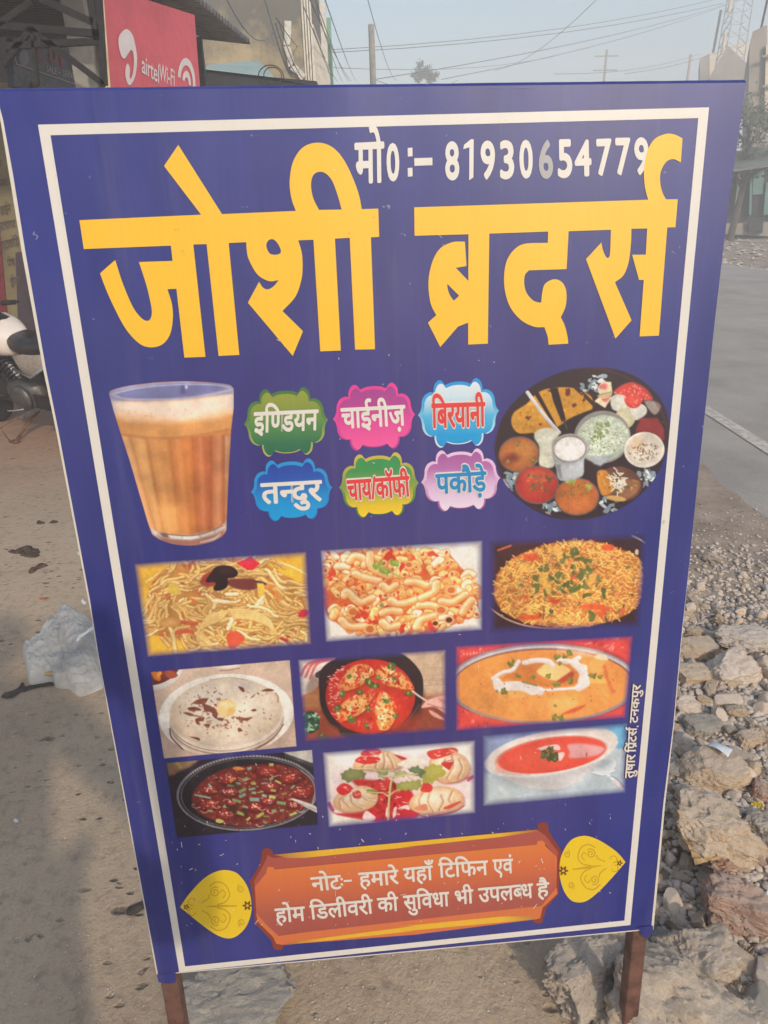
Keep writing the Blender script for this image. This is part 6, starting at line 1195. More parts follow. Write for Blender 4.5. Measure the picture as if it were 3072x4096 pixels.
sheet_px('paper_scrap', [zd((1032, 2108)), zd((1066, 2085)), zd((1100, 2105)), zd((1072, 2132))], m_paper, 'crumpled white paper bit above the plastic bag by the board', 'paper', 0.01, seed=7, crumple=0.02)
sheet_px('paper_scrap', [zd((978, 1478)), zd((1000, 1462)), zd((1018, 1490)), zd((1000, 1506))], m_paper, 'small white paper bit against the left edge of the board', 'paper', 0.008, seed=8, crumple=0.015)
m_rw = plain('red_wrapper', (206, 96, 78), 0.4, 0, 0.2, 60)
sheet_px('sweet_wrapper', [zd((498, 2060)), zd((520, 2040)), zd((592, 2062)), zd((590, 2078))], m_rw, 'small torn red and white wrapper in front of the dung', 'wrapper', 0.005, seed=9)
sheet_px('paper_scrap', [zl((82, 738)), zl((95, 722)), zl((118, 740)), zl((100, 752))], m_paper, 'tiny white paper fleck on the grey pavement at lower left', 'paper', 0.004, seed=10)
# dry grass sprig beside the right leg and roots in the rubble
m_straw = plain('dry_straw', (168, 148, 112), 0.8, 0, 0.25, 40)
def sprig(px, py, n, r, name, label, seed):
    c = gnd(px, py); b = MB(); q = random.Random(seed)
    for k in range(n):
        a = q.uniform(0, 6.28); p0 = np.array([c[0]+q.gauss(0, r*.35), c[1]+q.gauss(0, r*.35), ground_h(c[0], c[1])+0.006]); pts = [p0]
        for i in range(4): a += q.uniform(-.8, .8); pts.append(pts[-1]+np.array([math.cos(a)*r*.3, math.sin(a)*r*.3, q.uniform(-.2, .35)*r*.25]))
        b.tube(pts, 0.0012, 4)
    tag(b.build(name, m_straw), label, 'dry grass')
sprig(*zB((1440, 880)), 40, 0.05, 'dry_grass', 'tangle of dry grass roots right of the pale rough block', 4)
sprig(*zB((1165, 370)), 16, 0.03, 'dry_grass', 'small dry sprig on the bare soil right of the board', 5)
sprig(*zA((470, 290)), 18, 0.03, 'dry_grass', 'dry straw poking out at the board edge among the pebbles', 6)
# dung pats
m = NT('dried_dung'); m_dung = m.set(m.ramp(m.noise(30, 6, 0.7), [(0.3, rgb((64, 50, 42))), (0.7, rgb((110, 92, 80)))]), 0.9, 0.2, 0.0, m.bump(m.noise(50, 5, 0.7), 0.9, 0.015))
def dung(pts, hgt, label, seed):
    p = catmull([gnd(*zd(q))[:2] for q in pts], True, 5); c = sum(p)/len(p); vs, fs = [], []; rings = 6; n = len(p)
    for k in range(rings+1):
        t = 1-k/rings
        for q in p:
            x, y = c+(q-c)*t; z = ground_h(x, y)-0.004+hgt*(1-t**3)*(0.75+0.9*noise.noise(Vector((x*26, y*26, seed)))+0.5*noise.noise(Vector((x*70, y*70, seed)))); vs.append((x, y, z))
    for k in range(rings):
        for i in range(n): fs.append((k*n+i, k*n+(i+1) % n, (k+1)*n+(i+1) % n, (k+1)*n+i))
    tag(link('dung_pat', mesh('dung_pat', vs, fs), m_dung, smooth=True), label, 'dung')
dung([(25, 1385), (60, 1395), (110, 1415), (200, 1385), (300, 1335), (410, 1335), (480, 1365), (520, 1420), (540, 1470), (490, 1510), (420, 1520), (340, 1515), (260, 1505), (245, 1465), (150, 1460), (70, 1430)], 0.022, 'largest dark dried dung pat with a tail pointing left', 1)
dung([(415, 965), (450, 940), (510, 932), (550, 960), (530, 985), (470, 995), (425, 990)], 0.02, 'left one of two dung pats lying side by side', 2)
dung([(580, 965), (630, 935), (690, 925), (715, 950), (680, 975), (610, 982)], 0.018, 'right one of two dung pats lying side by side', 3)
dung([(355, 1700), (400, 1650), (480, 1620), (560, 1605), (630, 1625), (560, 1655), (470, 1690), (420, 1735), (365, 1740)], 0.022, 'long bar shaped dung piece nearest the plastic bag', 4)
# plastic bag
def bag():
    ou = [zg(q) for q in ((318, 900), (420, 800), (560, 690), (760, 540), (880, 420), (960, 365), (1080, 410), (1260, 480), (1320, 640), (1390, 900), (1430, 1200), (1440, 1360), (1280, 1450), (1110, 1500), (1000, 1440), (950, 1400), (780, 1380), (720, 1300), (560, 1320), (420, 1330), (380, 1240), (340, 1060))]
    hb = 0.06; p = [gnd(*q, 0.02)[:2] for q in ou]; c = sum(p)/len(p); p = catmull(p, True, 10); n = len(p); K = 48; vs, fs = [], []
    top = CAM-np.array([c[0], c[1], 0]); sh = np.array([top[0], top[1]])/np.linalg.norm(top[:2])
    for k in range(K+1):
        t = k/K; r = math.cos(t*math.pi/2)**0.55 if t < 1 else 0.0
        for q in p:
            d = q-c; x, y = c+d*r
            wr = 0.013*(1-abs(noise.noise(Vector((x*11, y*14, 3.3))))*2.4)+0.011*(1-2.6*abs(noise.noise(Vector((x*24, y*34, 8.1)))))+0.007*(1-2.6*abs(noise.noise(Vector((x*55, y*60, 2.1)))))
            z = 0.010+0.078*math.sin(t*math.pi/2)**1.3*(0.7+0.55*noise.noise(Vector((x*6, y*6, 1.7))))+wr*min(1, t*2.2)
            k2 = z*0.42; vs.append((x-sh[0]*k2, y-sh[1]*k2, max(0.003, z)))
    for k in range(K):
        for i in range(n): fs.append((k*n+i, k*n+(i+1) % n, (k+1)*n+(i+1) % n, (k+1)*n+i))
    m = NT('thin_plastic_film'); n1 = m.noise(20, 5, 0.6)
    m.set(rgb((240, 242, 240)), 0.26, 0.5, 0.0, m.bump(m.noise(34, 4, 0.6, None, 1.2), 0.35, 0.008), Alpha=m.ramp(n1, [(0.3, 0.34), (0.7, 0.70)]), Subsurface_Weight=0.0)
    tr = m.n('BsdfTranslucent'); tr.inputs[0].default_value = rgb((215, 216, 214)); ad = m.n('MixShader'); ad.inputs[0].default_value = 0.42
    m.l(m.b.outputs[0], ad.inputs[1]); m.l(tr.outputs[0], ad.inputs[2]); m.l(ad.outputs[0], m.o.inputs[0])
    root = thing('plastic_bag', (c[0], c[1], ground_h(c[0], c[1])), 'crumpled translucent white plastic bag dumped left of the board', 'plastic bag')
    off = np.array(root.location); o = link('bag_film', mesh('bag_film', [np.array(v)-off+np.array([0, 0, off[2]]) for v in vs], fs), m.m, root, smooth=True)
    # knotted handle and what is left inside
    b = MB(off); kc = gnd(*zg((1100, 690)), 0.13); b.tube([kc, kc+np.array([0.02, 0.012, 0.01]), kc+np.array([0.035, 0.02, 0.02]), kc+np.array([0.05, 0.045, 0.015])], [0.009, 0.005, 0.007, 0.011], 8); b.tube([kc, kc+np.array([-0.008, -0.01, -0.01])], [0.008, 0.004], 8); b.build('knot', m_paper, root, True)
    i1 = link('leftovers', rock_mesh('leftovers', 'pebble', 77), plain('food_leftovers', (190, 160, 110), 0.6, 0, 0.3, 30), root); i1.location = gnd(*zg((800, 1230)), 0.03)-off; i1.scale = (0.09, 0.06, 0.04)
bag()
# ------------------------------------------------------------------ left side of the street
zs = Z((0, 0, 820, 360), 1659); zt = Z((780, 0, 1540, 350), 1659)
def on_depth(Y):
    def g(p, w=0.0): q = at_y(p[0], p[1], Y); return q-np.array([0, w, 0])
    g.nrm = (0, -1, 0); return g
def wallmap(p0, az, side=1):
    """photo points onto an upright wall through p0 along azimuth az; w stands proud towards the street"""
    a = math.radians(az); nn = np.array([math.cos(a), -math.sin(a), 0])*side
    def g(p, w=0.0): return on_wall(p[0], p[1], p0, az)+nn*w
    g.nrm = tuple(nn); return g
m_iron = plain('sooty_iron', (40, 37, 36), 0.6, 0.3, 0.3, 20, 0.4); m_tin = plain('shaded_tin_underside', (56, 54, 52), 0.5, 0.5, 0.3, 6, 0.4); m_conc = plain('grey_concrete', (150, 146, 138), 0.9, 0, 0.2, 6, 0.2, 0.2)
m_tinlit = plain('lit_weathered_tin', (112, 112, 112), 0.5, 0.4, 0.25, 8, 0.4); m_dark = plain('shop_inside', (46, 42, 46), 0.9, 0, 0.3, 3, 0.1); m_black = plain('black_awning', (40, 40, 46), 0.7, 0, 0.25, 5, 0.3)  # lit tin tone; the underside tin above has its shade in the colour
# ---- red advert board on the shop front
pr = at_y(418, 170, 6.0); gr = wallmap(pr, 14)
m_redb = plain('red_flex', (196, 82, 92), 0.5, 0, 0.12, 2.0, 0.4); m_ad = plain('white_advert_ink', (206, 196, 196), 0.55, 0, 0.06, 10); m_fr = plain('cream_board_edge', (222, 198, 156), 0.7, 0, 0.15, 10)
rb = thing('advert_board', gr((610, 420)), 'red advert board with white swirl logo and wireless network lettering', 'advert board')
RO = np.array(rb.location)
def q_on(g, pts, w): return [g(p, w) for p in pts]
def slab_on(name, g, pts, w0, w1, mat, parent, off):
    b = MB(off); nn = np.array(g.nrm)*(w1-w0); b.prism(q_on(g, pts, w0), nn); return fix_normals(b.build(name, mat, parent))
slab_on('board_face', gr, [(405, -60), (778, 60), (806, 420), (446, 470)], -0.02, 0.0, m_redb, rb, RO)
slab_on('board_edge', gr, [(396, -62), (405, -60), (446, 470), (438, 472)], -0.04, 0.012, m_fr, rb, RO)
gro = lambda p, w=0.0: gr(p, w)-RO
gro.nrm = gr.nrm
def fillw(name, polys, g, w, mat, parent):
    cu = bpy.data.curves.new(name, 'CURVE'); cu.dimensions = '2D'; cu.fill_mode = 'BOTH'
    for p in polys:
        s = cu.splines.new('POLY'); s.points.add(len(p)-1)
        for i, q in enumerate(p): s.points[i].co = (q[0]/1000, -q[1]/1000, 0, 1)
        s.use_cyclic_u = True
    o = bpy.data.objects.new('tmp', cu); COL.objects.link(o); me = bpy.data.meshes.new_from_object(o.evaluated_get(bpy.context.evaluated_depsgraph_get())); bpy.data.objects.remove(o); bpy.data.curves.remove(cu)
    me.name = name
    for v in me.vertices: v.co = g((v.co.x*1000, -v.co.y*1000), w)
    bm = bmesh.new(); bm.from_mesh(me); bm.normal_update(); n = Vector(g.nrm); bmesh.ops.reverse_faces(bm, faces=[f for f in bm.faces if f.normal.dot(n) < 0]); bm.to_mesh(me); bm.free(); me.materials.clear()
    return link(name, me, mat, parent)
swirl = [(1015, 235, 1), (960, 290, 1), (955, 370, 1), (975, 450, 1), (1000, 474, 1), (1030, 440, 1), (1050, 408, 1), (1070, 420, 1), (1078, 500, 1), (1070, 590, 1), (1052, 640, 1), (1042, 610, 1), (1047, 560, 1), (1030, 515, 1), (1012, 545, 1), (1010, 620, 1), (1030, 680, 1), (1055, 684, 1), (1090, 610, 1), (1104, 480, 1), (1090, 370, 1), (1065, 280, 1)]
fillw('swirl_logo', [[zs(q) for q in path(swirl)]], gro, 0.006, m_ad, rb)
lat('advert_word', 'airtel', zs((1142, 440)), zs((1282, 528)), zs((1142, 588)), 0.006, m_ad, 0.012, rb, gro)
lat('advert_word', 'Wi-Fi', zs((1284, 514)), zs((1408, 566)), zs((1284, 650)), 0.006, m_ad, 0.012, rb, gro)
for r0, r1 in ((1.0, 0.70), (0.48, 0.22)):
    th = np.linspace(math.radians(172), math.radians(-10), 16); c = np.array((1505, 670)); pts = [c+np.array([math.cos(t)*72*r0, -math.sin(t)*200*r0]) for t in th]+[c+np.array([math.cos(t)*72*r1, -math.sin(t)*200*r1]) for t in th[::-1]]
    fillw('signal_arc', [[zs((q[0], q[1]+0.3*(q[0]-1505))) for q in pts]], gro, 0.006, m_ad, rb)
# ---- pillar between the two shops
b = MB(); pil = gr((410, 250), -0.10); b.box((pil[0]-0.05, pil[1]+0.05, 2.2), (0.16, 0.16, 4.4)); tag(b.build('pillar', m_conc), 'narrow grey pillar left of the red advert board', 'pillar')
# ---- corrugated tin roof over the red board
def corr(name, A, B, C_, D, nw, amp, mat, label, cat, parent=None, thick=0.004):
    """corrugated sheet; waves run from edge A-B to edge D-C"""
    A, B, C_, D = (np.array(q, float) for q in (A, B, C_, D)); n = np.cross(B-A, D-A); n /= np.linalg.norm(n); vs = []; N = nw*6
    for j in range(3):
        for i in range(N+1):
            u = i/N; p = (A*(1-u)+B*u)*(1-j/2)+(D*(1-u)+C_*u)*(j/2); vs.append(p+n*amp*math.sin(2*math.pi*u*nw))
    fs = [(j*(N+1)+i, j*(N+1)+i+1, (j+1)*(N+1)+i+1, (j+1)*(N+1)+i) for j in range(2) for i in range(N)]
    o = link(name, mesh(name, vs, fs), mat, parent, smooth=True); md = o.modifiers.new('t', 'SOLIDIFY'); md.thickness = thick; return tag(o, label, cat) if label else o
ev0 = at_y(1002, 168, 9.6); az_e = 4.0
ge = wallmap(ev0, az_e)
ev1 = ge((655, -120)); inn0 = at_y(812, 155, 9.6); inn1 = inn0+(ev1-ev0)
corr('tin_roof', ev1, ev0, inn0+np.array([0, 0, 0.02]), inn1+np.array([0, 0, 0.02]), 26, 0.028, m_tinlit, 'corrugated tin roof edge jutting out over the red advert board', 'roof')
slab_on('roof_beam', ge, [(620, -60), (812, 158), (822, 178), (614, -30)], -0.9, -0.84, m_iron, None, (0, 0, 0)); tag(bpy.data.objects['roof_beam'], 'dark beam under the inner edge of the tin roof', 'beam')
b = MB(); pp = at_y(802, 260, 9.4); b.bar((pp[0], pp[1], 0), (pp[0], pp[1], at_y(800, 150, 9.4)[2]), 0.09); tag(b.build('roof_post', m_iron), 'dark steel post holding the tin roof beyond the red board', 'post')
# ---- open shop with truss, tin canopy and dark sign
gt = on_depth(5.4)
can = thing('shop_canopy', gt((200, 420)), 'dark open truss canopy with tin sheets in front of the left shop', 'canopy'); CO = np.array(can.location)
def trussbar(a, b_, w, yy=5.4, name='truss_bar'):
    g = on_depth(yy); b = MB(CO); b.bar(g(zs(a)), g(zs(b_)), w*.75, 0.04, (0, 1, 0)); b.build(name, m_iron, can)
for a, b_, w in (((-30, 215), (262, 15), 0.05), ((330, -10), (760, 185), 0.055), ((-30, 205), (800, 275), 0.055), ((40, 375), (800, 335), 0.05), ((255, 235), (20, 535), 0.045), ((250, 235), (850, 690), 0.05), ((262, 235), (305, 690), 0.025), ((735, -20), (790, 330), 0.06), ((800, -20), (845, 690), 0.05)): trussbar(a, b_, w)
A = at_y(*zs((-900, -420)), 5.2); Bq = at_y(*zs((800, -420)), 5.2); C2 = at_y(*zs((760, 330)), 9.5); D2 = at_y(*zs((-700, 250)), 9.5)
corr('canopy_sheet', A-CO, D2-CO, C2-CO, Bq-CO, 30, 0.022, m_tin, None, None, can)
gs = wallmap(at_y(330, 260, 8.2), 7)
sb = thing('shop_sign', gs((240, 420)), 'dark shop sign with red letters and SALE SERVICE SPARE line behind the truss', 'shop sign'); SO = np.array(sb.location)
m_sgn = plain('dark_sign_face', (52, 50, 60), 0.35, 0, 0.2, 3, 0.5); m_sred = plain('sign_red', (150, 54, 58), 0.5, 0, 0.15, 8); m_swh = plain('sign_pale', (170, 160, 150), 0.5, 0, 0.1, 8)
slab_on('sign_face', gs, [zs(q) for q in ((100, 300), (860, 470), (860, 900), (115, 700))], -0.06, 0.0, m_sgn, sb, SO)
gso = lambda p, w=0.0: gs(p, w)-SO
gso.nrm = gs.nrm
lat('sign_word', 'SALE ~ SERVICE ~ SPARE', zs((372, 528)), zs((800, 642)), zs((372, 582)), 0.006, m_swh, 0.01, sb, gso)
for k, ch in enumerate('CUII'):
    x = 300+k*92; lat('sign_letter', ch, zs((x, 350+k*24)), zs((x+(62 if ch != 'I' else 30), 364+k*24)), zs((x, 486+k*26)), 0.006, m_sred, 0.03, sb, gso)
fillw('sign_emblem', [[zs((760+46*math.cos(t), 560+62*math.sin(t))) for t in np.linspace(0, 6.283, 20)[:-1]]], gso, 0.006, m_sred, sb)
fillw('sign_emblem', [[zs((190+42*math.cos(t), 470+66*math.sin(t))) for t in np.linspace(0, 6.283, 20)[:-1]]], gso, 0.006, plain('sign_grey', (120, 126, 130), 0.4), sb)
for p in ([(112, 440), (118, 440), (130, 512), (124, 520)], [(124, 512), (618, 682), (618, 690), (122, 520)]): fillw('sign_border', [[zs(q) for q in p]], gso, 0.007, m_swh, sb)
# shop building behind, coloured dark for its unlit interior
b = MB(); b.box((-8.6, 14.0, 2.3), (7.4, 7.0, 4.6)); b.box((-9.0, 9.0, 2.2), (4.0, 4.0, 4.4)); tag(b.build('shop_building', m_dark), 'low shop building behind the truss canopy, dark colour for its shaded inside', 'building')
# ---- yellow painted price wall seen at the left edge
m_yw = plain('yellow_painted_wall', (124, 112, 84), 0.8, 0, 0.2, 4, 0.2, 0.2); m_txt = plain('faded_sign_paint', (84, 72, 66), 0.8, 0, 0.2, 20); m_maroon = plain('maroon_shutter', (112, 34, 42), 0.6, 0, 0.2, 8); m_purp = plain('dark_plum_panel', (66, 52, 60), 0.7, 0, 0.2, 5)
gy_ = on_depth(7.2)
yw = thing('price_wall', at_y(60, 1500, 7.2)*np.array([1, 1, 0]), 'yellow painted panel with faded service list lettering behind the motorcycle', 'painted panel'); YO = np.array(yw.location)
slab_on('panel_face', gy_, [(-60, 330), (150, 330), (230, 1560), (40, 1560)], -0.05, 0.0, m_yw, yw, YO)
slab_on('shutter_strip', gy_, [(-200, 900), (-2, 900), (60, 1560), (-200, 1560)], -0.05, 0.015, m_maroon, yw, YO)
slab_on('plum_panel', gy_, [(64, 1010), (250, 980), (300, 1560), (84, 1560)], -0.05, 0.012, m_purp, yw, YO)
gyo = lambda p, w=0.0: gy_(p, w)-YO
gyo.nrm = gy_.nrm
for tk, hl, hr, d in ((('र',), (-6, 650), (8, 640), (3, 20)), (('आ', 'उ', 'ट'), (-22, 724), (32, 714), (3, 26)), (('ड', '~k', 'ा', 'ई', 'न'), (2, 826), (44, 816), (4, 32)), (('स', 'ट', 'च', 'ा', 'र', 'ज'), (-6, 892), (62, 878), (4, 30)), (('ड', 'ा', 'ट', 'ा', 'क', 'ो', 'ि', 'ड'), (2, 966), (76, 950), (4, 32)), (('प', 'े', 'च'), (30, 1038), (62, 1030), (3, 30)), (('ई', 'य', 'र'), (44, 1112), (82, 1104), (3, 32))):
    devtext('list_word', tk, hl, hr, d, 0.016, (m_txt,), (0.01,), parent=yw, place=gyo)
# ---- pale awning sheet and its dark underside beyond the red board
ga = on_depth(12.0)
aw = thing('awning', at_y(1000, 420, 12.0), 'pale blue-grey awning sheet with a black underside', 'awning'); AO = np.array(aw.location)
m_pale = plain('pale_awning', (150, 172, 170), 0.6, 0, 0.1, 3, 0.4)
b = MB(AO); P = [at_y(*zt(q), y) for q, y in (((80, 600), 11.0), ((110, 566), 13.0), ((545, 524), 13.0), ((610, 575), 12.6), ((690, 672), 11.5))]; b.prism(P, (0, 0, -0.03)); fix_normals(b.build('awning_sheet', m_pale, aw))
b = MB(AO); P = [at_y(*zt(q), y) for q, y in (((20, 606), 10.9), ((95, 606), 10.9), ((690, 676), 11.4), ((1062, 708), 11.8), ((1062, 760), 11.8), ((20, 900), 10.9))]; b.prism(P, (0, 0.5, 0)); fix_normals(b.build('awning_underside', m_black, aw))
b = MB(); rc = at_y(*zt((664, 668)), 10.7); b.tube([rc+np.array([math.cos(t)*0.17, 0, math.sin(t)*0.13]) for t in np.linspace(0, 6.283, 24)[:-1]], 0.007, 5, closed=True); b.tube([rc+np.array([0.02+math.cos(t)*0.12, 0.02, 0.01+math.sin(t)*0.1]) for t in np.linspace(0, 6.283, 20)[:-1]], 0.007, 5, closed=True)
tag(b.build('wire_coil', m_iron), 'loose coil of cable hanging at the awning edge', 'cable coil')
# ---- stained beige house with balcony
m = NT('stained_plaster'); n1 = m.noise(0.55, 6, 0.65, m.coord('Object', (1, 1, 0.7))); ge_ = m.coord('Object'); sp_ = m.n('SeparateXYZ'); m.l(ge_, sp_.inputs[0])
c = m.ramp(n1, [(0.3, rgb((160, 144, 114))), (0.5, rgb((186, 170, 138))), (0.7, rgb((202, 188, 158)))])
hi = m.math('ADD', m.math('MULTIPLY', sp_.outputs[2], 0.16), m.math('MULTIPLY', m.noise(0.8, 5, 0.7), 0.9)); c = m.mix(m.ramp(hi, [(1.05, 0.0), (1.32, 0.9)]) if False else m.ramp(m.math('SUBTRACT', hi, 0.55), [(0.47, 0.0), (0.63, 0.92)]), c, rgb((104, 104, 100)))
c = m.mix(m.ramp(m.noise(1.0, 5, 0.7, m.coord('Object', (3.0, 3.0, 0.25))), [(0.55, 0.0), (0.7, 0.5)]), c, rgb((110, 104, 92)))
m_beige = m.set(c, 0.92, 0.2, 0.0, m.bump(m.noise(8, 6, 0.7), 0.4, 0.03))
YB = 15.0; cor = at_y(1213, 250, YB)
hs = thing('beige_house', (cor[0]-3.5, YB, 0), 'old beige plastered house with black stains and a white balcony rail', 'house'); HO = np.array(hs.location)
ax_h = 0.0; fd = np.array([math.sin(ax_h), math.cos(ax_h), 0])
b = MB(HO); w0 = np.array([cor[0], YB, 0]); w1 = w0+np.array([-7.5, 0, 0]); b.prism([w0, w1, w1+fd*5.5, w0+fd*5.5], (0, 0, 8.2)); fix_normals(b.build('wall', m_beige, hs))
m_rail = plain('white_rail', (214, 208, 196), 0.7, 0, 0.12, 10); m_pink = plain('pink_plaster', (206, 164, 136), 0.85, 0, 0.15, 4, 0.2, 0.1); m_tile = plain('brown_tile', (120, 88, 76), 0.8, 0, 0.3, 12, 0.2, 0.3)
gb = wallmap(cor+np.array([0.75, 0, 0]), 4)
# balcony slab, railing posts and balusters, tiled canopy, arched porch
zfl = gb(zt((985, 300)))[2]
b = MB(HO); b.prism([np.array([cor[0]-0.02, YB+0.15, zfl-0.16]), np.array([cor[0]+0.2, YB+0.15, zfl-0.16])]+[np.array([cor[0]+0.2, YB+0.15, zfl-0.16])+fd*5.2, np.array([cor[0]-0.02, YB+0.15, zfl-0.16])+fd*5.2], (0, 0, 0.16)); fix_normals(b.build('balcony_slab', m_pink, hs))
b = MB(HO); p0 = np.array([cor[0]+0.18, YB+0.2, zfl])
for k in range(26):
    q = p0+fd*(0.2*k); b.bar(q+np.array([0, 0, 0.05]), q+np.array([0, 0, 0.95]), 0.035)
    if k < 25 and k % 2 == 0: b.bar(q+np.array([0, 0, 0.15]), q+fd*0.4+np.array([0, 0, 0.85]), 0.03)
    if k < 25 and k % 2 == 0: b.bar(q+np.array([0, 0, 0.85]), q+fd*0.4+np.array([0, 0, 0.15]), 0.03)
for z in (0.05, 0.95): b.bar(p0+np.array([0, 0, z]), p0+fd*5.0+np.array([0, 0, z]), 0.06)
b.build('balcony_rail', m_rail, hs)
b = MB(HO); q = p0+np.array([-0.16, 0, 0]); 
for k in range(4): b.bar(q+np.array([0.05*k, 0, 0.0]), q+np.array([0.05*k, 0, 3.4]), 0.03)
b.build('end_lattice', m_rail, hs)
b = MB(HO); e = np.array([cor[0], YB+0.1, zfl-0.18]); P = [e, e+np.array([0.36, 0, -0.62]), e+np.array([0.36, 0, -0.62])+fd*2.2, e+fd*2.2]; b.prism(P, (0, 0, -0.07)); fix_normals(b.build('tiled_canopy', m_tile, hs))
def arch():
    b = MB(HO); w = 0.40; h = 2.2; t = np.array([0.0, 0.22, 0]); o_ = np.array([cor[0]+0.02, YB+0.3, zfl-0.55-h])
    out_ = [(0, 0), (0, h), (w, h), (w, 0)]; hole = [(w-0.06, 0)]+[(w/2+(w/2-0.06)*math.cos(a), 1.35+0.75*math.sin(a)) for a in np.linspace(0, math.pi, 12)]+[(0.06, 0)]
    n = len(hole); pts = [out_[3]]+[(w, h*0.5)]*0
    # solid ring built from strips between hole and outline
    outl = [(w, 0)]+[(w if math.cos(a) > 0.25 else (0 if math.cos(a) < -0.25 else w/2+math.cos(a)*4*w/2), h if abs(math.cos(a)) < 0.95 else 1.5) for a in np.linspace(0, math.pi, 12)]+[(0, 0)]
    for (a, c_), (a2, c2) in zip(zip(hole, outl), zip(hole[1:], outl[1:])):
        q = [o_+np.array([p[0], 0, p[1]]) for p in (a, a2, c2, c_)]; b.prism(q, t)
    return fix_normals(b.build('porch_arch', m_pink, hs))
arch()
m_pipe = plain('whitewashed_drain', (206, 202, 190), 0.8, 0, 0.25, 6)
gw = on_depth(YB-0.06)
b = MB(HO); rq = random.Random(4); pts = [zt(q) for q in ((812, 185), (812, 310), (800, 400), (830, 500), (845, 580), (900, 620), (950, 680))]
for a, c_ in zip(pts, pts[1:]): b.bar(gw(a), gw(c_), 0.12, 0.06, (0, 1, 0))
b.build('drain_pipe', m_pipe, hs)
# green house slice beyond
m_grn = plain('green_plaster', (112, 160, 136), 0.8, 0, 0.1, 3); m_grn2 = plain('green_tin', (64, 112, 92), 0.6, 0, 0.2, 6)
gh = thing('green_house', at_y(1320, 330, 27)*np.array([1, 1, 0]), 'narrow slice of a green house behind the balcony', 'house'); GO = np.array(gh.location)
b = MB(GO); a0, a1 = at_y(*zt((1120, 155)), 27), at_y(*zt((1185, 152)), 27); b.prism([np.array([a0[0]-2, 27, 0]), np.array([a1[0], 27, 0]), np.array([a1[0]*33/27, 33, 0]), np.array([a0[0]-3, 33, 0])], (0, 0, a0[2])); fix_normals(b.build('wall', m_grn, gh))
b = MB(GO); 
for k in range(6): q = zt((1120+k*12, 360+k*6)); p = at_y(*q, 26.5); b.bar(p, p+np.array([0, 0, -1.5]), 0.05)
b.build('window_bars', m_grn2, gh)
b = MB(GO); P = [at_y(*zt(q), 24) for q in ((1095, 500), (1130, 500), (1198, 655), (1110, 658))]; b.prism(P, (0, 0.8, 0.1)); fix_normals(b.build('green_awning', m_grn2, gh))
# pale parapet post between balcony and green house
b = MB(); p = at_y(*zt((1100, 200)), 24.5); b.box((p[0], p[1], p[2]-3), (0.32, 0.3, 7)); tag(b.build('white_pillar', m_rail), 'sunlit white pillar at the far end of the balcony', 'pillar')
# ---- pole, wires, distant tree
b = MB(); p0, p1 = at_y(*zt((1555, 705)), 26), at_y(*zt((1538, 215)), 26); p0 = p0+(p0-p1)*1.5; b.tube([p0, p1], [0.115, 0.10], 10); tag(b.build('utility_pole', m_conc), 'plain grey utility pole rising above the board edge', 'pole')
m_wire = plain('cable', (104, 108, 114), 0.6)
def wire(a, b_, ya, yb, sag=0.25, r=0.009, label='thin dark overhead cable crossing the pale sky', group='overhead cables'):
    A, B = at_y(*a, ya), at_y(*b_, yb); pts = [A*(1-t)+B*t-np.array([0, 0, sag*4*t*(1-t)]) for t in np.linspace(0, 1, 9)]
    b = MB(); b.tube(pts, r*0.62, 5); tag(b.build('overhead_cable', m_wire), label, 'cable', group)
for a, b_, ya, yb in (((995, -20), (1370, 712), 9, 30), ((1045, -20), (1345, 712), 9, 30), ((1060, 60), (1290, 712), 12, 30), ((1130, -20), (1412, 708), 9, 34), ((950, 60), (1245, 712), 12, 28), ((700, 150), (1195, 712), 12, 26), ((610, 0), (850, 680), 12, 14.2), ((700, 200), (900, 660), 12, 14.4), ((730, 180), (950, 690), 12, 14.4)): wire(zt(a), zt(b_), ya, yb, 0.12, 0.010 if ya < 12 else 0.012, 'thin dark cable slanting down past the balcony house', 'cables in front of the balcony house')
wire(zt((280, 0)), zt((690, 270)), 10, 12.5, 0.25, 0.010, 'sagging cable hung across the stained house wall'); wire(zt((690, 270)), zt((850, 680)), 12.5, 14, 0.1, 0.012, 'cable dropping from the wall bracket to the awning')
zk = Z((1200, 0, 3072, 1000), 1659)
for a, b_, ya, yb, r in (((238, -10), (345, 284), 15, 40, 0.012), ((115, 186), (1500, 12), 30, 46, 0.02), ((115, 176), (1480, -4), 30, 46, 0.018), ((262, 282), (1560, 0), 30, 60, 0.022), ((500, 282), (1540, 6), 34, 60, 0.02), ((690, 250), (1060, -10), 40, 24, 0.013), ((115, 240), (900, 200), 34, 60, 0.02), ((900, 262), (1420, 190), 40, 60, 0.02), ((1150, 262), (1659, 110), 40, 50, 0.016), ((262, 282), (560, 284), 26, 40, 0.015)): wire(zk(a), zk(b_), ya, yb, 0.35, r)
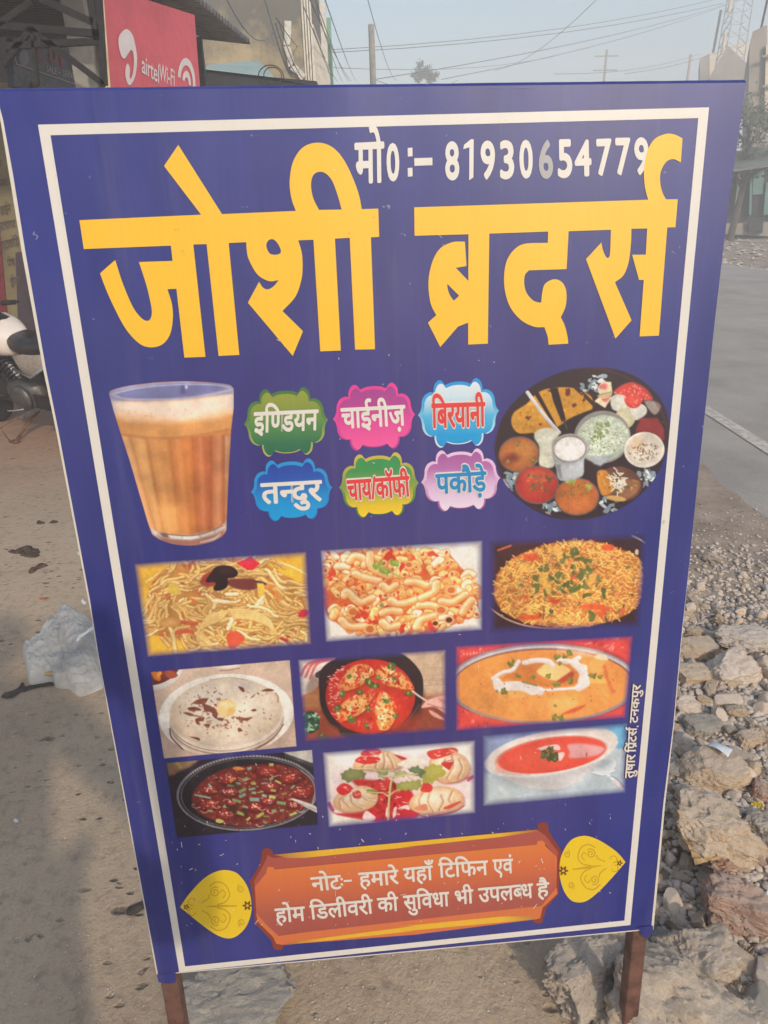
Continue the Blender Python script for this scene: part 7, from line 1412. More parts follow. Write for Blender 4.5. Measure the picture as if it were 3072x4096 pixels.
# foliage
def crown_mesh(name, c, rx, ry, rz, n, leaf, seed, bare=False):
    r = random.Random(seed); vs, fs = [], []; cl = [(Vector((r.gauss(0, .42)*rx, r.gauss(0, .42)*ry, r.gauss(0, .40)*rz)), r.uniform(.25, .5)) for _ in range(26)]
    for k in range(n):
        ce, s = r.choice(cl); p = ce+Vector((r.gauss(0, s*.5)*rx, r.gauss(0, s*.5)*ry, r.gauss(0, s*.45)*rz)); p += Vector(c)
        a = Vector((r.gauss(0, 1), r.gauss(0, 1), r.gauss(0, 1))).normalized(); b_ = a.orthogonal().normalized()*leaf*r.uniform(.4, .8); a = a*leaf*r.uniform(.7, 1.3); i = len(vs)
        vs += [p-a*.5, p+b_*.5, p+a*.5, p-b_*.5]; fs.append((i, i+1, i+2, i+3))
    return mesh(name, vs, fs)
m = NT('hazy_leaf'); oi = m.noise(1.2, 3, 0.6); m_leafg = m.set(m.ramp(oi, [(0.3, rgb((74, 82, 66))), (0.7, rgb((108, 114, 92)))]), 0.7, 0.3)
m_bark = plain('bark', (92, 82, 72), 0.9, 0, 0.3, 6, 0.2, 0.4)
def tree(px, py, Y, w, h, label, seed, n=1600, leaf=0.3, thin=False):
    c = at_y(px, py, Y); t = thing('tree', (c[0], c[1], 0), label, 'tree'); r = random.Random(seed)
    b = MB(); b.tube([(0, 0, 0), (0.05*w, 0, c[2]*.5), (0, 0, c[2])], [0.05*w, 0.04*w, 0.02*w], 8)
    for k in range(7): a = r.uniform(0, 6.28); z = c[2]*r.uniform(.5, .9); e = np.array([math.cos(a)*w*.4, math.sin(a)*w*.4, z+h*r.uniform(.1, .4)]); b.tube([(0, 0, z), e*np.array([.5, .5, 1])-np.array([0, 0, h*.08]), e], [0.02*w, 0.014*w, 0.006*w], 5)
    b.build('trunk', m_bark, t)
    link('crown', crown_mesh('crown', (0, 0, c[2]), w*.5, w*.5, h*.5, n, leaf, seed), m_leafg, t)
tree(*zk((425, 262)), 60, 1.1, 1.3, 'small distant tree peeping over the board, left of a pair', 5, 900, 0.16)
tree(*zk((466, 270)), 60, 1.0, 1.0, 'small distant tree peeping over the board, right of a pair', 6, 800, 0.16)
# ------------------------------------------------------------------ right side of the street
zr3 = Z((2600, 0, 3072, 700), 1492); zr4 = Z((2780, 600, 3072, 1200), 1077)
m_hazeb = plain('shaded_dusty_plaster', (150, 142, 132), 0.9, 0, 0.15, 1.2, 0.2); m_lit = plain('sunlit_cream_plaster', (206, 192, 170), 0.9, 0, 0.12, 1.0, 0.2); m_shop = plain('shaded_shopfront', (58, 62, 62), 0.8, 0, 0.25, 2, 0.2); m_teal = plain('teal_shutter', (98, 140, 134), 0.6, 0, 0.2, 4, 0.3); m_gate = plain('pale_gate', (168, 170, 170), 0.6, 0, 0.15, 4)  # lit and shaded plaster: sun and shade put into the wall colours
def bld(name, pts, Y, depth, mat, label, cat='building', zb=0.0):
    """building front outlined in the photo at distance Y, with depth behind it"""
    P = [at_y(*q, Y) for q in pts]; c = np.array([np.mean([p[0] for p in P]), Y, 0]); t = thing(name, c, label, cat); b = MB(c)
    i_ = min(range(len(P)), key=lambda k: P[k][0]); v_ = np.array([P[i_][0], Y, 0]); v_ = v_/np.linalg.norm(v_)*depth; b.prism(P, v_); fix_normals(b.build('wall', mat, t)); return t, c
def addbox(t, c, name, mat, pts, Y, depth):
    P = [at_y(*q, Y) for q in pts]; b = MB(c); v_ = np.array([min(p[0] for p in P), Y, 0]); b.prism(P, v_/np.linalg.norm(v_)*depth); return fix_normals(b.build(name, mat, t))
# far block, its sunlit flank a lighter plaster colour
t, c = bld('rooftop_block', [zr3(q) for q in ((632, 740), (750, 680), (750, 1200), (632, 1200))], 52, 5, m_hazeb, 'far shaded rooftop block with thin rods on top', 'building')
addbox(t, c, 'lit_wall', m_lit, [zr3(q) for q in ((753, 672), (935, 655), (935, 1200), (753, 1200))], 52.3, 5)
b = MB(c); p = at_y(*zr3((795, 668)), 52.6); b.bar(p-np.array([0, 0, .4]), p+np.array([0.1, 0, 2.3]), 0.12); b.build('rod', m_iron, t)
# gabled roof
t, c = bld('gabled_house', [zr3(q) for q in ((760, 960), (985, 575), (1250, 830), (1300, 1300), (760, 1300))], 44, 9, m_hazeb, 'grey gabled house end beyond the right end of the board', 'house')
t, c = bld('pale_block', [zr3(q) for q in ((1010, 560), (1090, 540), (1330, 520), (1330, 1100), (1010, 1100))], 56, 6, m_lit, 'pale lit block behind the grey gabled house')
# tall house at the right edge: shade and sunlight given as two plaster colours
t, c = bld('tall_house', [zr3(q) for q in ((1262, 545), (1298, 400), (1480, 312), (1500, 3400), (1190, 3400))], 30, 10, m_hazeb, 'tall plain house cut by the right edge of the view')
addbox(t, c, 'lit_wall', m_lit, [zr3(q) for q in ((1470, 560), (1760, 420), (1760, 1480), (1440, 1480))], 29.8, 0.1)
for k, (y0, y1) in enumerate(((700, 860), (1080, 1300))): addbox(t, c, 'ledge', m_hazeb, [zr3(q) for q in ((1420, y0), (1760, y0-40), (1760, y0-10), (1420, y0+26))], 29.6, 0.15)
b = MB(c); p = at_y(*zr3((1400, 350)), 30.2); b.bar(p-np.array([0, 0, .4]), p+np.array([0.1, 0, 1.6]), 0.06); b.build('rod', m_iron, t)
# lattice mast
def mast():
    Y = 48; top = at_y(2930, -40, Y); bot = at_y(2932, 170, Y); t = thing('lattice_mast', (bot[0], Y, 0), 'tall steel lattice telecom mast fading into the haze', 'mast'); b = MB(t.location); w = 0.62
    H0, H1 = 0, top[2]+0.8
    for sx in (-1, 1):
        for sy in (-1, 1): b.bar((bot[0]+sx*w*1.2, Y+sy*w*1.2, H0), (bot[0]+sx*w*.8, Y+sy*w*.8, H1), 0.06)
    n = 22
    for k in range(n):
        z0, z1 = H1*k/n, H1*(k+1)/n; a = w*(1.2-.4*k/n)
        for sx, sy, tx, ty in ((-1, -1, 1, -1), (1, -1, 1, 1), (-1, 1, -1, -1), (1, 1, -1, 1)):
            b.bar((bot[0]+sx*a, Y+sy*a, z0), (bot[0]+tx*a, Y+ty*a, z1), 0.04); b.bar((bot[0]+sx*a, Y+sy*a, z1), (bot[0]+tx*a, Y+ty*a, z1), 0.03)
    b.build('lattice', plain('galvanised_steel', (178, 184, 188), 0.5, 0.2), t)
    for z in (H1-4, H1-2): b = MB(t.location); b.tube([(bot[0]-.8, Y-.6, z), (bot[0]-.8, Y-.6, z+1.0)], 0.10, 8); b.build('antenna', m_lit, t)
mast()
b = MB(); p = at_y(*zr3((480, 960)), 70); b.tube([p-np.array([0, 0, 6]), p+np.array([0, 0, 1.6])], 0.12, 6); tag(b.build('thin_mast', plain('rusty_mast', (170, 140, 120))), 'thin far mast left of the rooftop block', 'mast')
b = MB(); p = at_y(*zk((1085, 210)), 60); b.bar(p-np.array([0, 0, 8]), p+np.array([0, 0, .6]), 0.14); b.bar(p+np.array([-.9, 0, .2]), p+np.array([.9, 0, .2]), 0.07); b.bar(p+np.array([-.9, 0, -.7]), p+np.array([.9, 0, -.7]), 0.07); tag(b.build('power_pole', m_conc), 'far power pole with two crossarms in the haze', 'pole')
# shop row: dark front colour stands for shade inside the open shops
t, c = bld('shop_row', [zr4(q) for q in ((300, 150), (1500, 60), (1500, 1240), (300, 1180))], 27.5, 6, m_shop, 'row of shopfronts across the road, shaded openings given as dark colour, with a light pillar', 'shops')
addbox(t, c, 'light_pillar', m_gate, [zr4(q) for q in ((636, 335), (716, 335), (672, 905), (584, 905))], 27.2, 0.25)
addbox(t, c, 'shutter_frame', m_teal, [zr4(q) for q in ((815, 260), (850, 255), (830, 960), (800, 950))], 27.25, 0.2)
addbox(t, c, 'shutter', m_teal, [zr4(q) for q in ((860, 300), (1020, 260), (1010, 650), (850, 660))], 27.4, 0.05)
addbox(t, c, 'shutter', m_teal, [zr4(q) for q in ((1050, 480), (1300, 460), (1300, 940), (1010, 960))], 27.3, 0.15)
addbox(t, c, 'step', m_hazeb, [zr4(q) for q in ((420, 1090), (1400, 1060), (1400, 1290), (420, 1240))], 26.6, 0.8)
addbox(t, c, 'counter', m_shop, [zr4(q) for q in ((800, 1010), (1010, 1000), (1000, 1220), (795, 1210))], 26.4, 0.5)
m_can = plain('grey_green_canopy', (112, 120, 108), 0.8, 0, 0.25, 1.5, 0.2)
P = [at_y(*zr4(q), y) for q, y in (((540, 30), 27.3), ((1500, -140), 27.3), ((1500, 160), 24.5), ((520, 300), 24.5))]
b = MB(); b.prism(P, (0, 0, -0.06)); tag(fix_normals(b.build('shop_awning', m_can)), 'drooping grey-green awning over the far shopfronts', 'awning')
tree(*zr3((1260, 1640)), 25.8, 2.6, 2.6, 'dusty half bare tree in front of the far awning', 9, 1500, 0.16)
# rubble strip along the far kerb
rk = random.Random(17); gv, gf = [], []
for k in range(700):
    x, y = rk.uniform(8.2, 14), rk.uniform(12, 26); s = rk.uniform(0.02, 0.12); b_ = len(gv); a = rk.uniform(0, 6.28); ca, sa = math.cos(a), math.sin(a)
    for p in oc: X, Y_, Z_ = p[0]*rk.uniform(.5, 1), p[1]*rk.uniform(.5, 1), p[2]*rk.uniform(.2, .6); gv.append((x+(X*ca-Y_*sa)*s, y+(X*sa+Y_*ca)*s, Z_*s+.2*s))
    gf += [tuple(i+b_ for i in f) for f in of]
tag(link('rubble', mesh('rubble', gv, gf), m_peb), kind='stuff')
# ------------------------------------------------------------------ parked motorcycle
def motorcycle():
    R = np.array([-2.42, 5.46, 0.0]); R[2] = ground_h(R[0], R[1])-0.004; K = 1.0; hd = math.radians(62); d = np.array([-math.sin(hd), math.cos(hd), 0]); s = np.array([-d[1], d[0], 0])   # s: left side of the bike
    t = thing('motorcycle', R, 'white and black motorcycle leaning on its side stand left of the board', 'motorcycle'); lean = math.radians(9)
    lz = np.array([0, 0, 1])*math.cos(lean)+s*math.sin(lean); ls = s*math.cos(lean)-np.array([0, 0, 1])*math.sin(lean)
    def P(x, y, z): return d*(x*K)+ls*(y*K)+lz*(z*K)      # x from rear axle forward, y to the left, z up
    m_tyre = plain('tyre_rubber', (44, 42, 42), 0.85, 0, 0.2, 30, 0.3); m_mblk = plain('black_bike_plastic', (34, 33, 36), 0.35, 0, 0.2, 16, 0.5); m_white_b = plain('white_tank_paint', (226, 214, 204), 0.18, 0, 0.06, 10, 0.6); m_chr = plain('dull_chrome', (186, 184, 180), 0.28, 0.85, 0.15, 20, 0.6); m_eng = plain('grey_engine', (98, 94, 92), 0.5, 0.6, 0.25, 20, 0.5); m_sil = plain('silver_panel', (186, 176, 164), 0.3, 0.3, 0.12, 14, 0.5); m_rust = plain('rusty_steel', (116, 84, 62), 0.8, 0.3, 0.3, 30, 0.3); m_glass = plain('teal_dial', (60, 150, 150), 0.15, 0, 0.1, 12, 0.6); m_redl = plain('red_switch', (196, 48, 52), 0.3)
    def part(name, b, mat, parent=t, smooth=True): o = b.build(name, mat, parent, smooth); fix_normals(o); return o
    for nm, x in (('rear_wheel', 0.0), ('front_wheel', 1.28)):
        c = P(x, 0, 0.30); b = MB(); b.lathe(c, ls, [(-0.05*K, 0.20*K), (-0.055*K, 0.25*K), (-0.04*K, 0.295*K), (0, 0.305*K), (0.04*K, 0.295*K), (0.055*K, 0.25*K), (0.05*K, 0.20*K), (0.03*K, 0.205*K), (-0.03*K, 0.205*K), (-0.05*K, 0.20*K)], 36); w = part(nm, b, m_tyre)
        b = MB(); b.lathe(c, ls, [(-0.03*K, 0.19*K), (-0.03*K, 0.206*K), (0.03*K, 0.206*K), (0.03*K, 0.19*K), (-0.03*K, 0.19*K)], 32); b.lathe(c, ls, [(-0.06*K, 0.05*K), (0.06*K, 0.05*K)], 16)
        for k in range(6): a = k*math.pi/3; e = d*math.cos(a)+lz*math.sin(a); b.bar(c+e*0.04*K, c+e*0.2*K, 0.035*K, 0.02*K, tuple(ls))
        part('rim', b, m_eng, w, False)
        b = MB(); th = np.linspace(0.5, 2.4, 12) if x > 1 else np.linspace(0.6, 2.9, 12); vs = []
        for a in th:
            for y in (-0.07, -0.03, 0.03, 0.07): vs.append(c+(d*math.cos(a)+lz*math.sin(a))*(0.345 if abs(y) < .05 else .325)*K+ls*y*K)
        b.add(vs, [(i*4+j, i*4+j+1, (i+1)*4+j+1, (i+1)*4+j) for i in range(11) for j in range(3)]); o = part('mudguard', b, m_mblk); md = o.modifiers.new('t', 'SOLIDIFY'); md.thickness = 0.006
    b = MB()
    for y in (-0.09, 0.09): b.tube([P(1.28, y, 0.30), P(1.10, y, 0.72), P(1.02, y, 0.92)], [0.024*K, 0.026*K, 0.026*K], 8)
    part('front_fork', b, m_chr)
    b = MB(); b.tube([P(1.02, 0.0, 0.90), P(0.85, 0, 0.72), P(0.45, 0, 0.60), P(0.0, 0.1, 0.32)], 0.028*K, 8); b.tube([P(1.0, 0, 0.82), P(0.88, 0, 0.42), P(0.55, 0, 0.26), P(0.35, 0, 0.30), P(0.40, 0, 0.60), P(0.05, 0, 0.68)], 0.024*K, 8); b.tube([P(0.42, 0.06, 0.34), P(0.0, 0.09, 0.30)], 0.022*K, 8); b.tube([P(0.42, -0.06, 0.34), P(0.0, -0.09, 0.30)], 0.022*K, 8); part('frame', b, m_mblk)
    # tank: a lofted body, white flanks, black spine stripe
    def loft(secs, n=20):
        vs, fs = [], []
        for x, zc, hw, hz, sq in secs:
            for k in range(n):
                a = 2*math.pi*k/n; ca, sa = math.cos(a), math.sin(a); vs.append(P(x, hw*np.sign(ca)*abs(ca)**sq, zc+hz*np.sign(sa)*abs(sa)**sq))
        m_ = len(secs); fs = [(i*n+k, i*n+(k+1) % n, (i+1)*n+(k+1) % n, (i+1)*n+k) for i in range(m_-1) for k in range(n)]+[tuple(range(n))[::-1], tuple(range((m_-1)*n, m_*n))]
        return MB().add(vs, fs)
    tk = part('fuel_tank', loft([(0.46, 0.78, 0.07, 0.07, .8), (0.52, 0.80, 0.12, 0.11, .8), (0.62, 0.83, 0.17, 0.14, .75), (0.75, 0.85, 0.20, 0.155, .72), (0.88, 0.855, 0.20, 0.15, .72), (0.97, 0.845, 0.15, 0.12, .8), (1.01, 0.83, 0.09, 0.07, .9)]), m_white_b)
    b = MB(); vs = []; sec = [(0.47, .855, .065), (0.55, .915, .075), (0.65, .978, .085), (0.76, 1.010, .09), (0.88, 1.010, .09), (0.97, .97, .07)]
    for x, z, w in sec: vs += [P(x, -w, z-0.012), P(x, -w*.5, z), P(x, w*.5, z), P(x, w, z-0.012)]
    b.add(vs, [(i*4+j, i*4+j+1, (i+1)*4+j+1, (i+1)*4+j) for i in range(5) for j in range(3)]); o = part('tank_stripe', b, m_mblk, tk); md = o.modifiers.new('t', 'SOLIDIFY'); md.thickness = 0.006; md.offset = 1
    b = MB(); b.lathe(P(0.80, 0, 1.0), lz, [(0, 0.04*K), (0.02*K, 0.04*K), (0.024*K, 0.03*K)], 16); part('filler_cap', b, m_chr, tk)
    part('seat', loft([(0.56, 0.80, 0.09, 0.05, .7), (0.48, 0.81, 0.125, 0.075, .7), (0.30, 0.78, 0.14, 0.075, .7), (0.10, 0.80, 0.135, 0.07, .7), (-0.12, 0.85, 0.12, 0.06, .7), (-0.24, 0.87, 0.08, 0.04, .8)]), m_mblk)
    for y in (1, -1): part('side_panel', loft([(0.50, 0.64, 0.0, 0.05, .8), (0.44, 0.65, 0.0, 0.09, .8), (0.30, 0.66, 0.0, 0.09, .8), (0.10, 0.70, 0.0, 0.06, .8), (0.0, 0.72, 0.0, 0.03, .8)]) if False else MB().add([P(x, y*q, z) for x, z, q in ((0.50, .60, .10), (0.50, .72, .12), (0.30, .76, .135), (0.02, .80, .125), (0.04, .72, .13), (0.28, .58, .125), (0.42, .55, .11), (0.32, .66, .155), (0.44, .65, .14))], [(0, 1, 8), (1, 2, 7, 8), (2, 3, 4, 7), (4, 5, 7), (5, 6, 8, 7), (6, 0, 8)]), m_sil)
    b = MB(); b.tube([P(0.52, .14, .62), P(0.30, .16, .57), P(0.08, .14, .68)], 0.012*K, 6); part('panel_trim', b, m_chr)
    b = MB(); b.tube([P(-0.30, 0.0, 0.84), P(-0.34, 0, 0.80)], [0.06*K, 0.05*K], 10); part('tail_light', b, m_redl)
    # engine: crankcase, finned cylinder
    en = part('engine', loft([(0.40, 0.36, 0.10, 0.10, .6), (0.48, 0.36, 0.14, 0.13, .6), (0.62, 0.36, 0.15, 0.135, .6), (0.74, 0.36, 0.13, 0.11, .6), (0.80, 0.37, 0.08, 0.06, .7)]), m_eng)
    b = MB()
    for k in range(7): c = P(0.70+0.016*k, 0, 0.47+0.028*k); b.lathe(c, lz*.85+d*.5, [(0, 0.085*K), (0.012*K, 0.085*K)], 14)
    b.lathe(P(0.70, 0, 0.46), lz*.85+d*.5, [(0, 0.06*K), (0.22*K, 0.06*K)], 12); part('cylinder_fins', b, m_mblk, en, False)
    for y in (1, -1): b = MB(); b.lathe(P(0.55, y*.13, .36), ls*y, [(0, 0.11*K), (0.03*K, 0.105*K), (0.045*K, 0.07*K)], 18); part('engine_cover', b, m_eng, en)
    b = MB(); b.tube([P(0.84, .02, .58), P(0.97, .05, .50), P(0.98, .08, .30), P(0.85, -.10, .20), P(0.50, -.15, .20), P(0.2, -.17, .28), P(-0.25, -.19, .36)], [.022*K, .024*K, .024*K, .024*K, .028*K, .045*K, .05*K], 10); part('exhaust', b, m_eng)
    b = MB(); b.tube([P(0.92, 0.22, 0.50), P(0.98, .18, .62), P(0.96, .0, .66), P(0.98, -.18, .62), P(0.92, -.22, .50), P(0.90, -.2, .34), P(0.86, -.05, .30), P(0.86, .05, .30), P(0.90, .2, .34)], 0.014*K, 8, closed=True); part('crash_guard', b, m_mblk)
    # handlebar, levers, mirrors, headlamp cowl, dials
    hb = MB(); hb.tube([P(0.86, .36, 1.00), P(0.92, .30, 1.02), P(1.0, .12, 1.04), P(1.02, 0, .99), P(1.0, -.12, 1.04), P(0.92, -.30, 1.02), P(0.86, -.36, 1.00)], 0.013*K, 8); hbo = part('handlebar', hb, m_mblk)
    for y in (1, -1):
        b = MB(); b.tube([P(0.88, y*.34, 1.005), P(0.93, y*.24, 1.022)], 0.021*K, 10); part('grip', b, m_tyre, hbo)
        b = MB(); b.tube([P(0.96, y*.18, 1.03), P(0.97, y*.25, 1.02), P(0.92, y*.37, 0.99)], 0.007*K, 6); part('lever', b, m_chr, hbo)
        b = MB(); b.box(P(0.945, y*.19, 1.03), (0.05*K, 0.05*K, 0.05*K), 0.4); part('switch_pod', b, m_mblk, hbo, False)
    b = MB(); b.box(P(0.93, -.19, 1.055), (0.025*K, 0.025*K, 0.012*K), 0.5); part('kill_switch', b, m_redl, hbo, False)
    b = MB(); b.tube([P(0.97, .22, 1.03), P(0.98, .26, 1.16)], 0.006*K, 6); b.lathe(P(0.98, .27, 1.20), -d, [(0, .05*K), (0.02*K, .045*K), (0.03*K, .02*K)], 14); part('mirror', b, m_mblk)
    cw = part('headlamp_cowl', loft([(1.02, 0.96, 0.10, 0.10, .8), (1.08, 0.97, 0.13, 0.13, .8), (1.16, 0.95, 0.11, 0.12, .8), (1.22, 0.93, 0.08, 0.09, .9)]), m_white_b)
    b = MB(); b.add([P(1.05, -.12, 1.06), P(1.05, .12, 1.06), P(1.02, .08, 1.20), P(1.02, -.08, 1.20), P(1.12, 0, 1.06), P(1.06, 0, 1.21)], [(0, 4, 5, 3), (4, 1, 2, 5)]); o = part('windscreen', b, m_mblk, cw); md = o.modifiers.new('t', 'SOLIDIFY'); md.thickness = 0.008
    b = MB(); b.lathe(P(1.0, .045, 1.05), -d*.5+lz*.85, [(-0.03*K, .055*K), (0.01*K, .058*K), (0.014*K, .05*K)], 18); b.lathe(P(1.0, -.06, 1.05), -d*.5+lz*.85, [(-0.03*K, .045*K), (0.01*K, .048*K), (0.014*K, .04*K)], 18); dl = part('dial_housing', b, m_mblk, cw, False)
    b = MB(); b.lathe(P(0.994, .045, 1.062), -d*.5+lz*.85, [(0.006*K, .047*K), (0.009*K, .046*K)], 18); part('dial', b, m_glass, dl, False)
    # foot pegs, gear lever, chain guard, side stand
    for y in (1, -1):
        b = MB(); b.bar(P(0.42, y*.13, .27), P(0.41, y*.30, .275), 0.045*K, 0.02*K, tuple(lz)); part('foot_peg', b, m_chr, t, False)
        b = MB(); b.bar(P(0.10, y*.15, .36), P(0.09, y*.27, .365), 0.035*K, 0.018*K, tuple(lz)); part('foot_peg', b, m_mblk, t, False)
    b = MB(); b.tube([P(0.55, .17, .27), P(0.66, .18, .25), P(0.70, .22, .26)], 0.008*K, 6); part('gear_lever', b, m_chr)
    b = MB(); b.prism([P(0.42, .11, .40), P(0.0, .12, .38), P(0.0, .12, .26), P(0.42, .11, .28)], ls*0.02*K); part('chain_guard', b, m_mblk, t, False)
    a = P(0.46, .10, .24); foot = a+s*0.24*K+d*0.05*K; foot[2] = ground_h(R[0]+foot[0], R[1]+foot[1])+0.01-R[2]
    b = MB(); b.tube([a, (a+foot)/2+d*.02, foot], [0.014*K, 0.013*K, 0.013*K], 8); b.bar(foot-d*.03*K, foot+d*.05*K, 0.05*K, 0.012*K); b.tube([a+d*.06*K, foot+d*.16*K+np.array([0, 0, .10*K]), foot+d*.08*K], 0.005*K, 5); part('side_stand', b, m_rust)
motorcycle()
# ------------------------------------------------------------------ the person taking the picture: stands behind the phone, throws the shadow
def photographer():
    base = np.array([-0.26, -0.30, 0.0])
    J = {'pelvis': (0, 0, .93, .15, .115), 'waist': (0, -.01, 1.08, .135, .105), 'chest': (0, 0, 1.28, .165, .12), 'neckb': (0, 0.0, 1.45, .075, .075), 'neck': (0, 0.02, 1.53, .058, .06),
         'lhip': (-.09, 0, .88, .095, .095), 'lknee': (-.12, .02, .49, .066, .066), 'lank': (-.13, -.02, .09, .045, .05), 'ltoe': (-.15, .14, .03, .04, .03),
         'rhip': (.09, 0, .88, .095, .095), 'rknee': (.12, .02, .49, .066, .066), 'rank': (.13, -.02, .09, .045, .05), 'rtoe': (.16, .14, .03, .04, .03),
         'lsh': (-.17, 0, 1.41, .07, .07), 'lelb': (-.20, .10, 1.06, .047, .047), 'lwr': (.12, .25, 1.42, .032, .034),
         'rsh': (.17, 0, 1.41, .07, .07), 'relb': (.44, .06, 1.06, .047, .047), 'rwr': (.33, .25, 1.42, .032, .034)}
    E_ = [('pelvis', 'waist'), ('waist', 'chest'), ('chest', 'neckb'), ('neckb', 'neck'), ('pelvis', 'lhip'), ('lhip', 'lknee'), ('lknee', 'lank'), ('lank', 'ltoe'), ('pelvis', 'rhip'), ('rhip', 'rknee'), ('rknee', 'rank'), ('rank', 'rtoe'), ('neckb', 'lsh'), ('lsh', 'lelb'), ('lelb', 'lwr'), ('neckb', 'rsh'), ('rsh', 'relb'), ('relb', 'rwr')]
    t = thing('person', base, 'person in a dark shirt and trousers holding up a phone, casting the shadow', 'person')
    m_skin = plain('skin', (150, 104, 80), 0.55, 0, 0.06, 12, 0.4); m_shirt = plain('dark_shirt', (70, 74, 90), 0.9, 0, 0.12, 14, 0.2); m_trs = plain('grey_trousers', (78, 74, 72), 0.9, 0, 0.12, 14, 0.2); m_hair = plain('black_hair', (28, 25, 24), 0.6, 0, 0.2, 30); m_shoe = plain('dark_shoe', (44, 38, 36), 0.6)
    def skin(name, names, edges, mat, root, grow=0.0, sub=2):
        idx = {n: i for i, n in enumerate(names)}; me = bpy.data.meshes.new(name); me.from_pydata([J[n][:3] for n in names], [(idx[a], idx[b]) for a, b in edges], []); o = link(name, me, mat, t)
        o.modifiers.new('skin', 'SKIN'); 
        for i, n in enumerate(names): me.skin_vertices[0].data[i].radius = (J[n][3]+grow, J[n][4]+grow)
        me.skin_vertices[0].data[idx[root]].use_root = True; sb = o.modifiers.new('s', 'SUBSURF'); sb.levels = sb.render_levels = sub
        dg = bpy.context.evaluated_depsgraph_get(); m2 = bpy.data.meshes.new_from_object(o.evaluated_get(dg)); o.modifiers.clear(); o.data = m2; m2.name = name
        if not m2.materials: m2.materials.append(mat)
        m2.polygons.foreach_set('use_smooth', [True]*len(m2.polygons)); return o
    body = skin('body', list(J), E_, m_skin, 'pelvis')
    # head with face joined to the same figure as its own smooth part
    bm = bmesh.new(); bmesh.ops.create_uvsphere(bm, u_segments=24, v_segments=18, radius=1)
    for v in bm.verts:
        x, y, z = v.co; jaw = 1-0.22*max(0, -z)**1.2; v.co = Vector((x*.076*jaw, y*.094*(jaw if y < 0 else 1-.05*max(0, -z)), z*.118))
        if y > .6 and abs(x) < .22 and -.35 < z < .15: v.co.y += .020*(1-abs(x)/.22)
    me = bpy.data.meshes.new('head'); bm.to_mesh(me); bm.free(); h = link('head', me, m_skin, body, (0, .035, 1.645), True)
    b = MB(); 
    for sx in (-1, 1): b.lathe((sx*.075, .03, 1.64), (sx, 0, 0), [(-.005, .02), (.012, .028), (.018, .02)], 10)
    b.build('ears', m_skin, body, True)
    bm = bmesh.new(); bmesh.ops.create_uvsphere(bm, u_segments=24, v_segments=16, radius=1); bmesh.ops.delete(bm, geom=[v for v in bm.verts if v.co.z < -.1 and v.co.y > -.2 or v.co.z < -.55 or (v.co.y > .55 and v.co.z < .45)], context='VERTS')
    for v in bm.verts: v.co = Vector((v.co.x*.086, v.co.y*.104-.004, v.co.z*.128))
    me = bpy.data.meshes.new('hair'); bm.to_mesh(me); bm.free(); link('hair', me, m_hair, body, (0, .032, 1.652), True)
    for sx in (-1, 1):
        b = MB(); b.lathe((sx*.030, .118, 1.655), (0, 1, 0), [(-.006, .011), (.003, .010), (.006, .004)], 10); b.build('eye', m_hair, body, True)
    b = MB(); b.tube([(-.022, .118, 1.585), (0, .124, 1.583), (.022, .118, 1.585)], [.004, .006, .004], 6); b.build('mouth', plain('lips', (130, 76, 66)), body, True)
    skin('shirt', ['pelvis', 'waist', 'chest', 'neckb', 'lsh', 'lelb', 'rsh', 'relb'], [('pelvis', 'waist'), ('waist', 'chest'), ('chest', 'neckb'), ('neckb', 'lsh'), ('lsh', 'lelb'), ('neckb', 'rsh'), ('rsh', 'relb')], m_shirt, 'pelvis', 0.014)
    skin('trousers', ['pelvis', 'lhip', 'lknee', 'lank', 'rhip', 'rknee', 'rank'], [('pelvis', 'lhip'), ('lhip', 'lknee'), ('lknee', 'lank'), ('pelvis', 'rhip'), ('rhip', 'rknee'), ('rknee', 'rank')], m_trs, 'pelvis', 0.016)
    for a, b_ in (('lank', 'ltoe'), ('rank', 'rtoe')):
        A, B = np.array(J[a][:3]), np.array(J[b_][:3]); b = MB(); b.tube([A+np.array([0, -.07, -.045]), A+np.array([0, -.02, -.035]), (A+B)/2+np.array([0, .02, -.02]), B+np.array([0, .06, .005])], [.03, .048, .046, .025], 10); b.build('shoe', m_shoe, t, True)
    # hands: palm and five fingers round the phone
    ph = np.array([CAM[0]-base[0], -0.022-base[1], CAM[2]-0.045])
    for side, wr in ((-1, 'lwr'), (1, 'rwr')):
        W = np.array(J[wr][:3]); pc = ph+np.array([side*.046, -.012, -.035]); b = MB(); b.tube([W, (W*.4+pc*.6), pc], [.030, .030, .022], 10)
        for k in range(4):
            r0 = pc+np.array([0, .006, .030-.02*k]); b.tube([r0, r0+np.array([-side*.006, .026, .004]), r0+np.array([-side*.034, .026, .008]), r0+np.array([-side*(.052-.006*abs(k-1)), .020, .009])], [.0095, .009, .008, .006], 8)
        b.tube([pc+np.array([0, -.006, .02]), pc+np.array([-side*.012, -.014, .045]), pc+np.array([-side*.030, -.012, .058])], [.012, .010, .007], 8); fix_normals(b.build('hand', m_skin, body, True))
    pn = MB(); pn.box(CAM+np.array([-.004, -0.022, -0.045]), (0.074, 0.0085, 0.158)); po = pn.build('phone', plain('phone_black', (30, 30, 34), 0.25), None); bv = po.modifiers.new('b', 'BEVEL'); bv.width = .003; bv.segments = 2
    tag(po, 'black phone held up in both hands to take the picture', 'phone')
photographer()
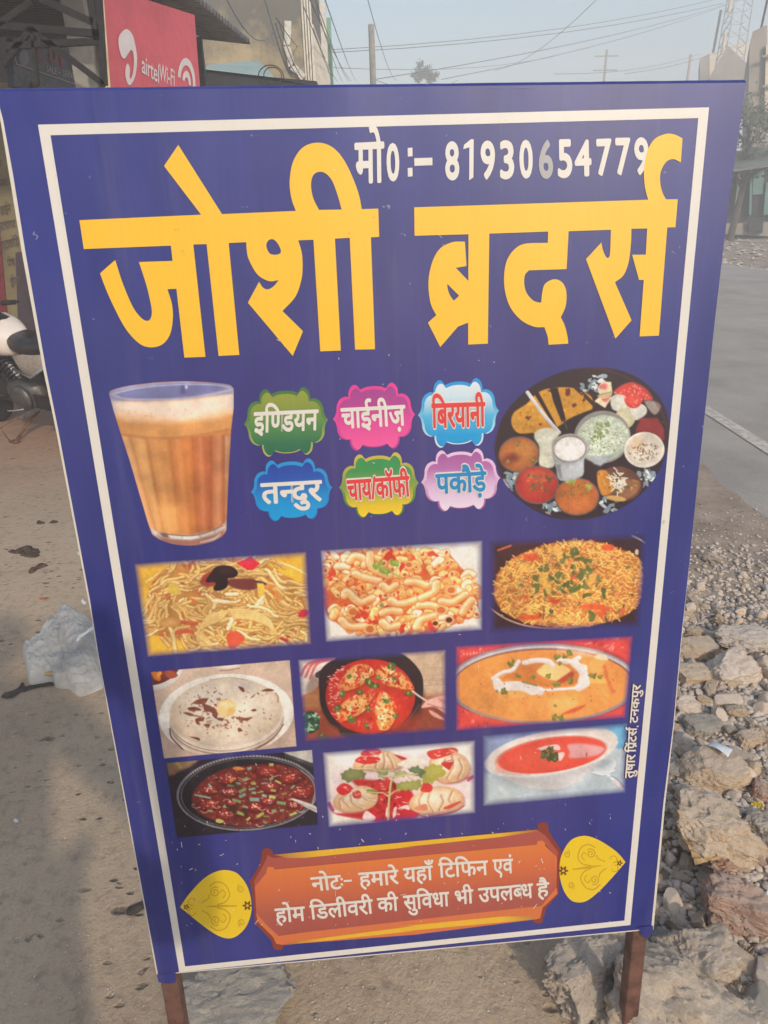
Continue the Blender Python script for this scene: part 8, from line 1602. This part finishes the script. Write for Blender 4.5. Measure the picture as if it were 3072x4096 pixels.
# ------------------------------------------------------------------ dusty air
HAZE = 0.0115
if HAZE:
    bm = bmesh.new(); bmesh.ops.create_cube(bm, size=1.0); me = bpy.data.meshes.new('haze'); bm.to_mesh(me); bm.free()
    hz = link('haze', me); hz.scale = (620, 620, 21); hz.location = (0, 0, 9.2); tag(hz, kind='stuff')
    m = bpy.data.materials.new('dusty_air'); m.use_nodes = True; n = m.node_tree; n.nodes.clear(); pv_ = n.nodes.new('ShaderNodeVolumePrincipled'); oo = n.nodes.new('ShaderNodeOutputMaterial')
    pv_.inputs['Color'].default_value = (0.985, 0.99, 1.0, 1); pv_.inputs['Density'].default_value = HAZE; pv_.inputs['Anisotropy'].default_value = 0.0
    n.links.new(pv_.outputs[0], oo.inputs['Volume']); me.materials.append(m)
